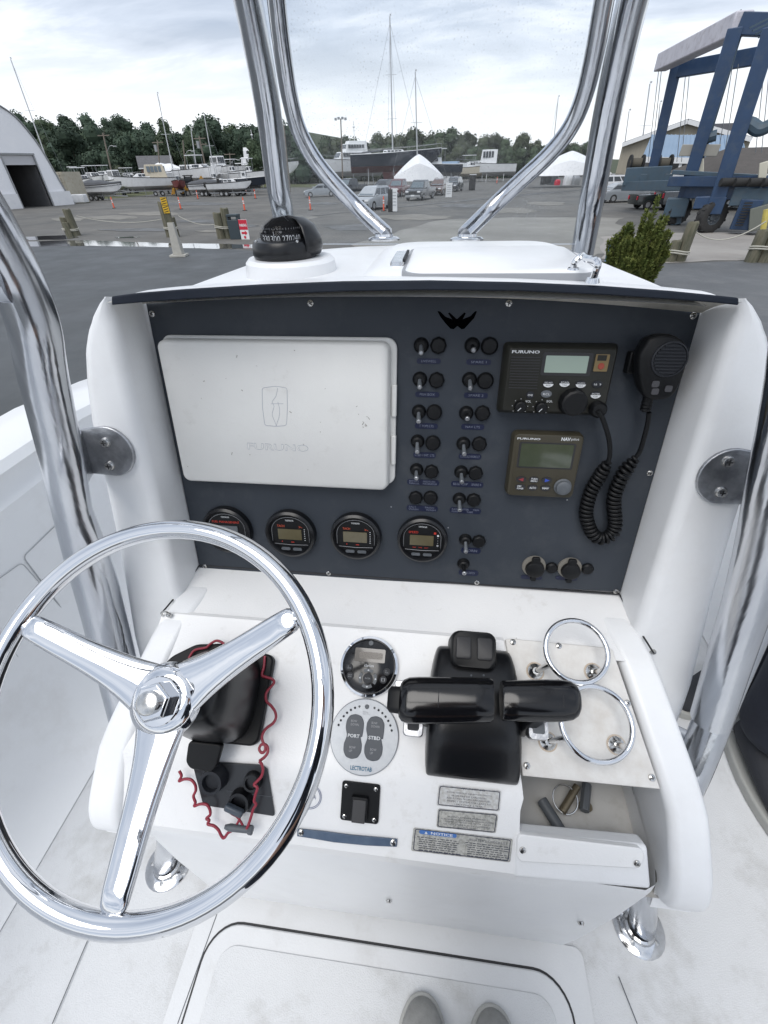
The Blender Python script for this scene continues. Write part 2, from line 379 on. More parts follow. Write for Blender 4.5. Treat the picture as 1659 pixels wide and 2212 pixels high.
# small stones on the yard
# ================================================================= THE BOAT
XC = -.05
TL_ = radians(13.2)
PN = Vector((0, -cos(TL_), sin(TL_))); PV = Vector((0, sin(TL_), cos(TL_)))
PO = PL(885, 960, PN, DP(915, 660, .63)); PO.x = XC
PM = frame(PO, (1, 0, 0), PV); PMI = PM.inverted()
def pl(x, y, h=0):                       # photo position -> place on the dash plane raised by h
    q = PMI @ PL(x, y, PN, PO + PN*h); return q.x, q.y
# pod faces
FA0, FA1, FA2, FA3 = (.462, 2.372), (.262, 2.266), (.193, 2.190), (.205, 1.63)
def plane_frame(p, q):                   # p upper, q lower (y, z)
    v = Vector((0, p[0] - q[0], p[1] - q[1])).normalized(); return frame((XC, q[0], q[1]), (1, 0, 0), v)
UM = plane_frame(FA0, FA1); LM = plane_frame(FA1, FA2)
UMI, LMI = UM.inverted(), LM.inverted()
def on(M, x, y, h=0):
    n = Vector((M[0][2], M[1][2], M[2][2])); o = M.to_translation() + n*h
    q = M.inverted() @ PL(x, y, n, o); return q.x, q.y
# ---- helm console body
con = empty('helm_console', (XC, .7, 1.58), label='white moulded fibreglass helm console of the boat with rounded side cheeks', cat='boat console')
CI = Matrix.Translation((-XC, -.7, -1.58))
def cb(mb, name, m, **k):
    mb.v = [tuple(CI @ Vector(p)) for p in mb.v]; return mb.build(name, m, con, **k)
HWI = .405                               # half width to the inner faces of the wings
wpx = [(240, 640), (212, 652), (190, 682), (176, 715), (170, 760), (175, 850), (190, 940), (215, 1040), (250, 1200), (285, 1400)]
WH = .078
wo = []
for x, y in wpx: q = pl(x, y, WH); wo.append((abs(q[0]), q[1]))
def wout(b):
    P = sorted(wo, key=lambda p: p[1])
    if b <= P[0][1]: return P[0][0]
    for (a0, b0), (a1, b1) in zip(P, P[1:]):
        if b <= b1: return a0 + (a1 - a0)*(b - b0)/(b1 - b0)
    return P[-1][0]
btop = max(p[1] for p in wo)
for sgn in (-1, 1):
    mb = MB(); R = []
    rows = [-.52 + i*.06 for i in range(5)] + [-.2 + i*.04 for i in range(7)]
    rows = [b for b in rows if b < btop - .12] + [btop - .12*(1 - i/14) for i in range(15)]
    for b in rows:
        b = min(b, btop - .0005)
        xo = max(wout(b), HWI + .006); xi = HWI; r = min(.022, (xo - xi)*.45); ri = min(.018, (xo - xi)*.45)
        pts = [(xi, -.06), (xi, 0), (xi + .001, WH*.45), (xi + .003, WH - ri)]
        for k in range(1, 6): a = pi/2*k/5; pts.append((xi + .003 + ri - ri*cos(a), WH - ri + ri*sin(a)))
        for k in range(0, 6): a = pi/2*k/5; pts.append((xo - r + r*sin(a), WH - r + r*cos(a)))
        pts += [(xo - .004, 0), (xo - .012, -.10), (xo - .03, -.30), (xi, -.30)]
        ring = [PM @ Vector((sgn*x, b, w)) for x, w in pts]
        R.append(ring if sgn > 0 else ring[::-1])
    mb.rings(R); cb(mb, 'wing', gel, ang=50, wn=1)
# shelf
mb = MB()
def shelf(u, v):
    x = XC + (-1 + 2*u)*(HWI + .002 + .012*v*v); y = .585 - v*(.585 - .445); z = 2.3765 - .008*v - .006*v*v
    return Vector((x, y, z))
mb.grid(shelf, 12, 10); cb(mb, 'shelf', gelpod, ang=60)
mb = MB(); mb.tube([(XC - HWI + .002, .574, 2.381), (XC + HWI - .002, .574, 2.381)], .0022, 6)
for s in (-1, 1): mb.tube([(XC + s*(HWI - .001), .574, 2.380), (XC + s*(HWI + .008), .52, 2.374), (XC + s*(HWI + .024), .462, 2.366)], .0016, 6)
cb(mb, 'joint_sealant', goo)
# cheeks: profile in yz swept from inner to outer x
def cheek_prof():
    return smooth_path([(0, .585, 2.352), (0, .53, 2.3715), (0, .455, 2.367), (0, .36, 2.323), (0, .29, 2.286), (0, .228, 2.238), (0, .194, 2.206), (0, .180, 2.174), (0, .185, 2.148), (0, .206, 2.132), (0, .245, 2.128)], 5)
CH = cheek_prof()
def chx(y):
    return .405 + .0 + min(1, max(0, (.56 - y)/.30))*.068
for s in (-1, 1):
    mb = MB(); R = []
    t = .058
    for i, p in enumerate(CH):
        a = CH[max(0, i - 1)]; b = CH[min(len(CH) - 1, i + 1)]; d = (b - a).normalized(); nrm = Vector((0, d.z, -d.y)); 
        if nrm.dot(Vector((0, -1, .6))) < 0: nrm = -nrm
        xo = chx(p.y); xi = xo - t; r = .014
        q = []
        dd = .11 if p.z > 2.24 else .025 + .085*max(0, (p.z - 2.14)/.10)
        q += [(xi, -dd), (xi, -r)]
        for k in range(1, 5): a_ = pi/2*k/4; q.append((xi + r - r*cos(a_), -r + r*sin(a_)))
        for k in range(0, 5): a_ = pi/2*k/4; q.append((xo - r + r*sin(a_), -r + r*cos(a_)))
        q += [(xo, -dd)]
        ring = [Vector((XC + s*x, p.y + nrm.y*w, p.z + nrm.z*w)) for x, w in q]
        R.append(ring if s > 0 else ring[::-1])
    mb.rings(R); cb(mb, 'cheek', gel, ang=50, wn=1)
# pod: raised body from left cheek to the cup holder plate, real step on the right (storage box)
XR0 = XC + .175                          # right end of the solid pod at the top
XP = {}
def podx(z_or_t): return 0
a_, b_ = on(UM, 1088, 1385), on(UM, 1130, 1675); c_ = on(LM, 1138, 1690); d_ = on(LM, 1108, 1870)
xtr, xbr, xlr = XC + a_[0], XC + b_[0], XC + (c_[0] + d_[0])/2
XL0 = XC - .425
mb = MB()
prof = [(.470, 2.352), (.468, 2.368), (.460, 2.3705), (.40, 2.3387), (.33, 2.3016), (.275, 2.2725), (.262, 2.2650), (.250, 2.2515), (.22, 2.2185), (.197, 2.1932), (.190, 2.184), (.188, 2.165)]
R = []
for k, (y, z) in enumerate(prof):
    f = min(1, max(0, (.46 - y)/.2)); xr = xtr + (xbr - xtr)*f
    if k > 6: xr = xlr
    R.append((y, z, xr))
vs = []; nx = 14
def podpt(u, k):
    y, z, xr = R[k]; x = XL0 + (xr - XL0)*u
    return Vector((x, y, z))
mb.grid(lambda u, v: podpt(u, int(round(v*(len(R) - 1)))), nx, len(R) - 1)
# right side wall of the pod, going down into the box and forward
n = len(R); vs = [(r[2], r[0], r[1]) for r in R] + [(r[2], r[0] + .002, r[1] - .045) for r in R]
mb.add(vs, [(i, i + 1, n + i + 1, n + i) for i in range(n - 1)])
cb(mb, 'pod', gelpod, ang=28, bevel=0)
# kick face under the pod, with rounded lower edge, and console base
mb = MB(); R = []
for x, dy, dn in ((-.452, .22, 0), (-.452, .03, 0), (-.445, .008, 0), (-.43, 0, 0), (.335, 0, 0), (.351, .008, 0), (.358, .03, 0), (.358, .22, 0)):
    pr = [(.1915 + dy, 2.186), (.188 + dy, 2.165), (.187 + dy, 2.14), (.186 + dy, 2.00), (.190 + dy, 1.80), (.196 + dy, 1.685), (.206 + dy, 1.660), (.235 + dy, 1.648)]
    R.append([Vector((x, y, z)) for y, z in pr])
n = len(R[0]); vs = [p for r in R for p in r]
mb.add(vs, [(i*n + j, i*n + j + 1, (i + 1)*n + j + 1, (i + 1)*n + j) for i in range(len(R) - 1) for j in range(n - 1)])
cb(mb, 'kick_panel', gel, ang=40)
mb = MB(); mb.box((-.048, .78, 1.62), (.90, .90, .10)); mb.box((XC, .72, 1.66), (.84, .80, .12)); cb(mb, 'console_base', deck_s, bevel=.02, seg=3)
mb = MB(); mb.box((XC, .96, 2.24), (.66, .42, 1.16)); mb.box((XC, .82, 1.98), (.86, .64, .66)); cb(mb, 'console_side', gel, bevel=.03, seg=3)
for x, y in ((840, 1945), (1255, 1993)):
    p = PY(x, y, .186); mb = MB(); mb.T = frame(p, (1, 0, 0), (0, 0, 1)); mb.lathe([(0, .004), (.004, .0035), (.006, 0)], 10); cb(mb, 'screw', steel)
# top deck of the console
def dhw(y):
    P = [(.60, .36), (.745, .343), (.90, .322), (1.03, .300), (1.10, .272), (1.15, .225), (1.19, .15), (1.212, .0)]
    for (y0, w0), (y1, w1) in zip(P, P[1:]):
        if y <= y1: return w0 + (w1 - w0)*(y - y0)/(y1 - y0)
    return 0
def deckpt(u, v):
    y = .60 + .61*(1 - (1 - v)**1.5); w = dhw(y); s = (-1 + 2*u)
    x = XC + .008 + s*w
    z = 2.872 - .010*abs(s)**2.5 - .020*max(0, (y - 1.0)/.21)**2
    return Vector((x, y, z))
mb = MB(); NU, NV = 24, 26; mb.grid(deckpt, NU, NV)
edge = [p for p in [deckpt(0, i/NV) for i in range(NV + 1)] + [deckpt(1, 1 - i/NV) for i in range(NV + 1)] if p.y > .735]
R = [edge, [p + (p - Vector((XC, .9, p.z))).normalized()*.010 + Vector((0, 0, -.012)) for p in edge], [p + (p - Vector((XC, .9, p.z))).normalized()*.05 + Vector((0, 0, -.25)) for p in edge]]
n = len(edge); mb.add([p for r in R for p in r], [(i*n + j, i*n + j + 1, (i + 1)*n + j + 1, (i + 1)*n + j) for i in range(2) for j in range(n - 1)])
cb(mb, 'console_top', gel, ang=50)
# raised hatch coaming and hatch
def pad(cx, cy, w, l, r, z0, z1, inset, name, m, cut=None, lean=0):
    mb = MB(); A = rrect(w, l, r, 7, cx, cy); B = rrect(w - inset, l - inset, r - inset/3, 7, cx, cy); C = rrect(w - inset*1.8, l - inset*1.8, r - inset/2, 7, cx, cy)
    Z = lambda y, z: z - lean*(y - cy)
    mb.rings([[Vector((x, y, Z(y, z0))) for x, y in A], [Vector((x, y, Z(y, z1 - (z1 - z0)*.25))) for x, y in B], [Vector((x, y, Z(y, z1))) for x, y in C]], caps=True)
    return cb(mb, name, m, ang=60)
pad(.052, .84, .37, .38, .075, 2.862, 2.887, .05, 'hatch_coaming', gel)
pad(.076, .775, .264, .246, .032, 2.880, 2.8882, .001, 'hatch_joint', greym)
pad(.076, .775, .26, .242, .03, 2.880, 2.8905, .006, 'hatch_lid', gel)
pad(-.066, .775, .022, .11, .006, 2.880, 2.8925, .002, 'hatch_hinge', chrome_w)
for i in range(9):
    pass
mb = MB()
for i in range(14): mb.box((-.056, .730 + i*.0068, 2.893), (.004, .004, .004))
o = cb(mb, 'hinge_knuckle', dkgrey); o['kind'] = 'stuff'
hd = empty('grab_handle', label='small bent chrome grab handle on the white console hatch', cat='handle')
p1, p2 = PZ(1238, 583, 2.890), PZ(1280, 606, 2.890)
t1, t2 = p1 + Vector((.004, 0, .016)), p2 + Vector((-.002, 0, .019))
mb = MB(); mb.tube(smooth_path([p1, p1 + Vector((0, 0, .009)), t1 + Vector((.003, -.002, 0)), (t1 + t2)/2, t2 + Vector((.003, .002, 0)), p2 + Vector((.001, 0, .009)), p2], 5), .0042, 10); mb.build('bar', chrome, hd)
for p in (p1, p2): MB().cyl(p - Vector((0, 0, .002)), p + Vector((0, 0, .0025)), .0085, .007, 16).build('foot', chrome, hd)
# eyebrow trim and weathered strip
ex = [(240, 640, 660), (300, 632, 655), (400, 624, 648), (560, 614, 639), (740, 607, 631), (930, 605, 628), (1120, 609, 630), (1300, 617, 638), (1450, 628, 648), (1540, 637, 655), (1597, 643, 661)]
mb = MB(); R = []
for x, y0, y1 in ex:
    a = PL(x, y0, PN, PO + PN*.095); b = PL(x, y1, PN, PO + PN*.096)
    R.append([a + Vector((0, .014, -.003)), a, b, b + Vector((0, .012, .002))])
R2 = []
for i in range(len(R) - 1):
    for k in range(6):
        t = k/6; R2.append([r0.lerp(r1, t) for r0, r1 in zip(R[i], R[i + 1])])
R2.append(R[-1]); mb.rings(R2); cb(mb, 'eyebrow_trim', trimblk, bevel=.002, ang=30)
mb = MB()
top = [r[3] + Vector((0, .0, -.001)) for r in R2]; top = [p for p in top if abs(p.x - XC) < HWI + .004]
bot = [PM @ Vector((p.x - XC, pl(px_, py_)[1], .001)) if False else p for p in top for px_, py_ in ((0, 0),)]
pt = [(315, 656), (500, 646), (700, 641), (915, 641), (1100, 645), (1300, 657), (1515, 676)]
low = [PM @ Vector((*pl(x, y), .002)) for x, y in pt]
low = smooth_path(low, 8)
def atx(P, x):
    for a, b in zip(P, P[1:]):
        if a.x <= x <= b.x or a.x >= x >= b.x: return a.lerp(b, (x - a.x)/(b.x - a.x) if abs(b.x - a.x) > 1e-9 else 0)
    return P[0] if abs(P[0].x - x) < abs(P[-1].x - x) else P[-1]
def strip(u, v):
    x = XC - HWI + 2*HWI*u; a = atx(top, x); b = atx(low, x); c = b + PN*.03 + PV*.012
    c2 = a*(1 - v)**2 + c*2*v*(1 - v) + b*v*v; c2.x = x; return c2
mb.grid(strip, 40, 6); cb(mb, 'weathered_lip', weath, ang=60)
mb = MB()
def hood(u, v):
    x = XC - .375 + .757*u; a = atx([r[0] for r in R2], x).copy(); a.x = x
    return a + Vector((0, .001 + v*.10, -.001 - v*v*.012))
mb.grid(hood, 40, 4); cb(mb, 'hood_top', gel, ang=60)
# rope clip on right wing inner face
clip = empty('line_clip', label='small stainless cord clip screwed to the inner side of the right console wing', cat='clip')
a, b = PL(1411, 1408, PN, PO + PN*(WH + .001)), PL(1403, 1438, PN, PO + PN*(WH + .001))
mb = MB(); mb.tube(smooth_path([a, a + Vector((-.007, -.002, -.004)), (a + b)/2 + Vector((-.012, -.003, 0)), b + Vector((-.007, -.002, .004)), b], 5), .0018, 6); mb.build('loop', steel, clip)
for p in (a, b): MB().sph(p, .0050, 8, 6).build('screw', steel, clip)
clip2 = empty('line_clip', label='small stainless cord clip at the left end of the white shelf, above the pod corner', cat='clip')
a = PZ(360, 1331, 2.370); mb = MB(); mb.tube(smooth_path([a + Vector((-.008, 0, 0)), a + Vector((-.006, 0, .010)), a + Vector((.004, 0, .012)), a + Vector((.008, 0, 0))], 5), .0018, 6); mb.build('loop', steel, clip2)
MB().sph(a + Vector((.006, 0, .004)), .005, 8, 6).build('screw', steel, clip2)
# ---- right pod: cup holder plate over an open storage box
pc = [on(UM, x, y, .003) for x, y in ((1092, 1381), (1100, 1379), (1316, 1399), (1324, 1404), (1427, 1705), (1129, 1676))]
mb = MB(); mb.T = UM; mb.prism(pc[::-1], -.006, .003); plate = mb.build('cup_holder_plate', plate_m, None, bevel=.0015, label='flat off-white plate under the two chrome cup holder rings', cat='mounting plate')
def screw(parent, M, x, y, r=.0052, name='screw'):
    mb = MB(); mb.T = M @ Matrix.Translation((x, y, 0))
    mb.lathe([(r*.9, -.001), (r, .0), (r*.93, r*.32), (r*.6, r*.5), (0, r*.56)], 14)
    o = mb.build(name, steel, parent)
    mb = MB(); mb.T = M @ Matrix.Translation((x, y, r*.52)) @ Matrix.Rotation(.4 + x*31, 4, 'Z')
    mb.box((0, 0, 0), (r*1.0, r*.22, r*.12)); mb.box((0, 0, 0), (r*.22, r*1.0, r*.13)); q = mb.build('screw_slot', goo, o if parent is not None else None)
    return o
for x, y in ((1108, 1387), (1207, 1395), (1355, 1519), (1138, 1654), (1408, 1680)):
    a = on(UM, x, y, .003); screw(plate, UM @ Matrix.Translation((0, 0, .003)), *a)
for i, (cx, cy, rr, posts, lab) in enumerate((((1245, 1406, .0465, ((1156, 1450), (1281, 1452)), 'chrome ring cup holder nearer the dash, upper of the two on the plate'), (1288, 1562, .050, ((1183, 1602), (1331, 1609)), 'chrome ring cup holder partly behind the throttle handle, lower of the two')))):
    ch = empty('cup_holder', label=lab, cat='cup holder', group='cup holders on the off-white plate')
    hgt = .045
    c = on(UM, cx, cy, hgt)
    mb = MB(); mb.T = UM; mb.tube([(c[0] + rr*cos(k*pi/24), c[1] + rr*sin(k*pi/24), hgt) for k in range(48)], .0042, 12, closed=True); mb.build('ring', chrome, ch)
    for q in posts:
        b = on(UM, *q, .003); d = Vector((b[0] - c[0], b[1] - c[1], 0)); d.normalize()
        tp = Vector((c[0], c[1], hgt)) + d*rr
        mb = MB(); mb.T = UM; mb.cyl((b[0], b[1], .003), (tp.x, tp.y, hgt - .002), .0045, n=12); ps = mb.build('post', chrome_w, ch)
        mb = MB(); mb.T = UM @ Matrix.Translation((b[0], b[1], .003)); mb.lathe([(.0125, 0), (.012, .002), (.008, .004), (.0055, .007), (0, .007)], 20); mb.build('collar', steel, ps)
        mb = MB(); mb.T = UM @ Matrix.Translation((b[0], b[1], .0034)); mb.lathe([(0, .0003), (.0125, .0002), (.0145, 0)], 20); mb.build('rust_ring', rust, ps)
# storage box
bx0, bx1 = xlr + .001, XC + chx(.24) - .05
sb = empty('storage_box', (XC + .3, .3, 2.1), label='open glove box recess under the cup holder plate with a raised white front lip', cat='storage box')
SI = Matrix.Translation(-Vector((XC + .3, .3, 2.1)))
def sbb(mb, name, m, **k): mb.v = [tuple(SI @ Vector(p)) for p in mb.v]; return mb.build(name, m, sb, **k)
zf = 2.15
mb = MB()
mb.quad((bx0, .195, zf - .012), (bx1 + .05, .195, zf - .012), (bx1 + .05, .46, zf + .01), (bx0, .46, zf + .01)); sbb(mb, 'floor', shelf_in)
mb = MB(); mb.quad((bx0, .455, zf), (bx1 + .01, .455, zf), (bx1 + .01, .455, 2.345), (bx0, .455, 2.345)); mb.quad((bx0 + .0005, .195, zf - .02), (bx0 + .0005, .47, zf - .01), (bx0 + .0005, .47, 2.37), (bx0 + .0005, .262, 2.262)); sbb(mb, 'inner_wall', shelf_in)
# front lip plate (px quad on the lower face plane, slightly proud)
lp = [on(LM, x, y, .006) for x, y in ((1124, 1803), (1383, 1833), (1393, 1845), (1390, 1862), (1378, 1877), (1124, 1862), (1117, 1850), (1118, 1812))]
mb = MB(); mb.T = SI @ LM; mb.prism(roundpoly(lp[::-1], .006), -.004, .006); lip = mb.build('lip_plate', gelpod, sb, bevel=.0015)
for x, y in ((1129, 1836), (1376, 1865)):
    a = on(LM, x, y, .006); screw(sb, SI @ LM @ Matrix.Translation((0, 0, .006)), *a, r=.0048)
lq = [on(LM, x, y, .0) for x, y in ((1108, 1800), (1400, 1828), (1408, 1924), (1108, 1898))]
mb = MB(); mb.T = SI @ LM; mb.prism(lq[::-1], -.03, 0); mb.build('lip_body', gel, sb, bevel=.006, seg=3)
# loose tools in the box
def tool(a, b, r, nm, lab, m, n=8):
    a, b = Vector(a), Vector(b); o = MB().cyl(a, b, r, n=n).build(nm, m, None, bevel=.001, label=lab, cat='pin'); return o
zt = zf + .012
A, B = PZ(1170, 1728, zt), PZ(1215, 1800, zt); tool(A, B, .009, 'rubber_tube', 'short grey rubber tube lying slanted in the open storage box', grey, 12)
A, B = PZ(1268, 1693, zt + .004), PZ(1262, 1752, zt + .004); tool(A, B, .008, 'rubber_block', 'short dark grey block standing back in the open storage box', grey, 6)
kr = empty('drain_plug', label='brass drain plug with a wire ring lying in the open storage box', cat='drain plug')
c = PZ(1233, 1730, zt); brass = mat('dull_brass', (.20, .17, .12), .45, .7)
mb = MB(); mb.tube([(c.x - .010 + .020*cos(k*pi/12), c.y + .020*sin(k*pi/12), zt + .004 + .006*sin(k*pi/12)) for k in range(24)], .0012, 6, closed=True); mb.build('ring', steel, kr)
mb = MB(); mb.cyl(c + Vector((-.018, -.018, 0)), c + Vector((.014, .022, .006)), .0065, .006, 12); mb.build('plug', brass, kr, bevel=.001)
mb = MB(); mb.T = Matrix.Translation(c + Vector((.022, -.006, -.002))); mb.prism(rrect(.022, .014, .006, 4), 0, .003); mb.build('tab', brass, kr)
# ================================================================= BOAT SHELL
ZD = 1.58
def bw(y):                               # half breadth of the boat (outer) along y
    if y < 1.2: return 1.36
    t = (y - 1.2)/4.2; return 1.36*max(.02, (1 - t**2.1))
XB = -.04
boat_o = empty('boat_hull', (0, 0, 1.0), label='white open motor boat hull with flat gunwales that carries the helm console', cat='boat')
BI = Matrix.Translation((0, 0, -1.0))
def bb(mb, name, m, **k): mb.v = [tuple(BI @ Vector(p)) for p in mb.v]; return mb.build(name, m, boat_o, **k)
def gz(y): return 2.40 - .03*max(0, y - 1.2)*0 - (.12 if y > 2.2 else .12*max(0, (y - 1.3)/.9) if y > 1.3 else 0)
ys = [-3.2 + .4*i for i in range(11)] + [1.2 + .3*i for i in range(15)]
for s in (-1, 1):
    mb = MB(); R = []
    for y in ys:
        w = bw(y); g = gz(y); gi = min(.24, w*.8)
        P = [(w, 1.2), (w + .015, g - .10), (w + .012, g - .05), (w, g - .008), (w - .012, g), (w - gi + .05, g + .004), (w - gi + .015, g - .006), (w - gi, g - .03), (w - gi + .012, g - .05), (w - gi + .01, g - .09), (w - gi - .004, g - .11), (w - gi + .0, g - .14)]
        R.append([Vector((XB + s*x, y, z)) for x, z in P])
    n = len(R[0]); mb.add([p for r in R for p in r], [(i*n + j, i*n + j + 1, (i + 1)*n + j + 1, (i + 1)*n + j) for i in range(len(R) - 1) for j in range(n - 1)])
    bb(mb, 'gunwale', liner, ang=40)
    mb = MB(); R = []
    for y in ys:
        w = bw(y); gi = min(.24, w*.8); xi = w - gi; k_ = 1 if s < 0 else .12
        P = [(xi, gz(y) - .12), (xi, gz(y) - .30), (xi, 1.95), (max(0, xi - .02*k_), 1.78), (max(0, xi - .07*k_), 1.66), (max(0, xi - .12*k_), 1.605), (max(0, xi - .19*k_), ZD + .003)]
        R.append([Vector((XB + s*x, y, z)) for x, z in P])
    n = len(R[0]); mb.add([p for r in R for p in r], [(i*n + j, i*n + j + 1, (i + 1)*n + j + 1, (i + 1)*n + j) for i in range(len(R) - 1) for j in range(n - 1)])
    bb(mb, 'inner_liner', liner, ang=60)
    mb = MB(); R = []
    for y in ys:
        w = bw(y); R.append([Vector((XB + s*w, y, 1.25)), Vector((XB + s*w*.8, y, .75)), Vector((XB, y, .5 if y < 3 else .5 + (y - 3)*.35))])
    mb.add([p for r in R for p in r], [(i*3 + j, i*3 + j + 1, (i + 1)*3 + j + 1, (i + 1)*3 + j) for i in range(len(R) - 1) for j in range(2)])
    bb(mb, 'hull_bottom', liner)
mb = MB(); P = [(XB + bw(y) - .05, y) for y in ys] + [(XB - bw(y) + .05, y) for y in reversed(ys)]
mb.add([(x, y, ZD) for x, y in P], [tuple(range(len(P)))]); bb(mb, 'deck', deck_m, ang=0)
# smooth border strips and seams on the deck
def dz(pts, z, nm, m): mb = MB(); mb.add([(p.x, p.y, z) for p in pts], [tuple(range(len(pts)))]); return bb(mb, nm, m, ang=0)
hx = [(560, 1985, 0), (1180, 2085, 0)]
hl, hr_, hb = PZ(460, 2010, ZD), PZ(1225, 2135, ZD), -.75
ht = PZ(860, 2052, ZD).y
hw = (hr_.x - hl.x); hcx = (hl.x + hr_.x)/2
def ringflat(w, l, r, w2, l2, r2, cx, cy, z, nm, m):
    A = rrect(w, l, r, 8, cx, cy); B = rrect(w2, l2, r2, 8, cx, cy); n = len(A); mb = MB()
    mb.add([(x, y, z) for x, y in A + B], [(i, (i + 1) % n, n + (i + 1) % n, n + i) for i in range(n)]); return bb(mb, nm, m, ang=0)
HL = ht - hb; hcy = (ht + hb)/2
smooth_border = ringflat(hw + .09, HL + .10, .02, hw + .012, HL + .012, .075, hcx, hcy, ZD + .004, 'deck_border', deck_s)
ringflat(hw + .012, HL + .012, .076, hw - .006, HL - .006, .07, hcx, hcy, ZD + .0048, 'hatch_gap', goo)
mb = MB(); A = rrect(hw + .002, HL + .002, .072, 8, hcx, hcy); mb.T = None; mb.prism(A, ZD + .003, ZD + .011); bb(mb, 'deck_hatch', deck_s, bevel=.003)
mb = MB(); mb.prism(rrect(hw - .07, HL - .07, .04, 6, hcx, hcy), ZD + .0115, ZD + .0135); bb(mb, 'nonskid_pad', deck_m, bevel=.001)
# seam lines in the deck
for a, b in (((115, 2212), (215, 1975)), ((1375, 2212), (1335, 2110)), ((385, 2212), (475, 1960))):
    p, q = PZ(*a, ZD), PZ(*b, ZD); mb = MB(); mb.beam(p + Vector((0, 0, .0045)), q + Vector((0, 0, .0045)), .0018, .001); bb(mb, 'deck_seam', grey)
# hatches in the left liner: thin outline grooves
def xl(x, y): return PX(x, y, XB - 1.035)
def outline(P, nm, m, r=.0016, w=None):
    mb = MB(); mb.tube(P, r, 5, closed=True); return bb(mb, nm, m)
LK_ = [0]
def lin_out(corners, r, nm, fill):
    LK_[0] += 1; xo_ = LK_[0]*.0011
    q = [PX(x, y, XB - 1.12) for x, y in corners]; poly = roundpoly([(p.y, p.z) for p in q], r, 5)
    outline([Vector((XB - 1.1192 + xo_, a, b)) for a, b in poly], nm + '_joint', mat('joint_line', (.36, .37, .38), .6) if 'joint_line' not in bpy.data.materials else bpy.data.materials['joint_line'], .0013)
    mb = MB(); mb.T = Matrix(((0, 0, 1, XB - 1.1225 + xo_), (1, 0, 0, 0), (0, 1, 0, 0), (0, 0, 0, 1))); mb.prism(poly, 0, .003); bb(mb, nm, fill, ang=0)
    return q
lin_out([(49, 1203), (155, 1100), (255, 1265), (152, 1340)], .015, 'locker_door', liner)
lin_out([(-60, 1290), (45, 1215), (150, 1335), (60, 1450)], .015, 'locker_door', liner)
q = lin_out([(-60, 1440), (70, 1320), (165, 1420), (78, 1560)], .05, 'tackle_hatch', liner)
for x, y in ((143, 1420), (143, 1522), (45, 1537)):
    p = PX(x, y, XB - 1.114); mb = MB(); mb.T = frame(p, (0, 1, 0), (0, 0, 1)); mb.lathe([(.009, 0), (.008, .003), (0, .004)], 12); bb(mb, 'hatch_screw', steel)
mb = MB(); mb.T = frame(PZ(-4, 1637, ZD + .03), (1, 0, 0), (.0, .5, .6)); mb.lathe([(.03, 0), (.028, .006), (.015, .007), (.013, .0)], 20); bb(mb, 'deck_drain', steel)
p = PZ(55, 1662, ZD + .004); mb = MB(); mb.tube(smooth_path([p + Vector((-.035, -.02, .004)), p + Vector((-.01, .004, .010)), p + Vector((.02, .006, .004)), p + Vector((.04, .025, .006))], 4), .006, 6)
mb.build('twig', mat('dead_leaf', (.10, .09, .07), .8), None, label='small dry twig lying on the left side deck', cat='twig')
# ================================================================= T-TOP FRAME
tt = empty('t_top_frame', (XC, .9, 1.58), label='bright aluminium tube frame of the boat top standing around the console', cat='boat frame')
TI = Matrix.Translation(-Vector((XC, .9, 1.58)))
def tb(mb, name, m, parent=None, **k): mb.v = [tuple(TI @ Vector(p)) for p in mb.v]; return mb.build(name, m, parent or tt, **k)
def wpl(y): return 1.20 - .30*(y - 2.88) 
WN = Vector((0, 1, .30)).normalized(); WP0 = Vector((0, 1.20, 2.88))
def wp(x, y, off=0): return PL(x, y, WN, WP0 + WN*off)
# front legs
for s, P in ((-1, [(505, -130), (536, 0), (577, 220), (600, 400), (618, 520)]), (1, [(1410, -130), (1367, 0), (1317, 220), (1284, 400), (1258, 545)])):
    q = [wp(x, y, .035) for x, y in P]
    d = (q[-1] - q[-2]).normalized(); low = q[-1] + Vector((s*.03, .01, -.5)); low2 = Vector((low.x + s*.02, low.y + .04, ZD + .01))
    path = smooth_path(q + [low, low2], 6)
    mb = MB(); mb.tube(path, .0262, 20); leg = tb(mb, 'front_leg', alu, ang=60)
    mb = MB(); mb.T = Matrix.Translation(low2 - Vector((0, 0, .01))); mb.lathe([(.05, 0), (.048, .005), (.03, .008), (.026, .02)], 20); tb(mb, 'base_flange', steel)
# aft legs, traced from the photograph on their own sides of the console
def D3(x, y, d): return DP(x, y, d)
Lp = [D3(-130, 300, .36), D3(-72, 397, .395), D3(-18, 484, .425), D3(45, 600, .465), D3(83, 700, .495), D3(99, 790, .525), D3(118, 880, .56), D3(140, 980, .60), D3(162, 1090, .655), D3(186, 1200, .71), D3(212, 1300, .765), D3(243, 1430, .835), D3(272, 1550, .90)]
mb = MB(); mb.tube(smooth_path([p + Vector((-.006, 0, 0)) for p in Lp], 5), .0262, 24); tb(mb, 'aft_leg', alu, ang=60)
mir = lambda p: Vector((2*XC - .003 - p.x, p.y, p.z))
fl = PZ(365, 1868, ZD); fr = PZ(1378, 2002, ZD)
for s, base, P in ((-1, fl, [Lp[7] + Vector((-.006, 0, 0)), Lp[8] + Vector((-.006, 0, 0)), Lp[9] + Vector((.0, .008, 0)), D3(238, 1320, .84), D3(270, 1460, .90), D3(303, 1600, .955), D3(345, 1730, .955), D3(366, 1800, .99)]),):
    path = smooth_path(P + [base + Vector((.0, .0, .03)), base], 5)
    mb = MB(); mb.tube(path, [.018] + [.0245 + .0025*min(1, i/12) for i in range(len(path) - 1)], 20); tb(mb, 'aft_leg', alu, ang=60)
    path_l2 = path
Rp = [mir(p) for p in Lp]
mb = MB(); mb.tube(smooth_path(Rp[:12], 5), .0285, 24); tb(mb, 'aft_leg', alu, ang=60)
eb = Rp[11]
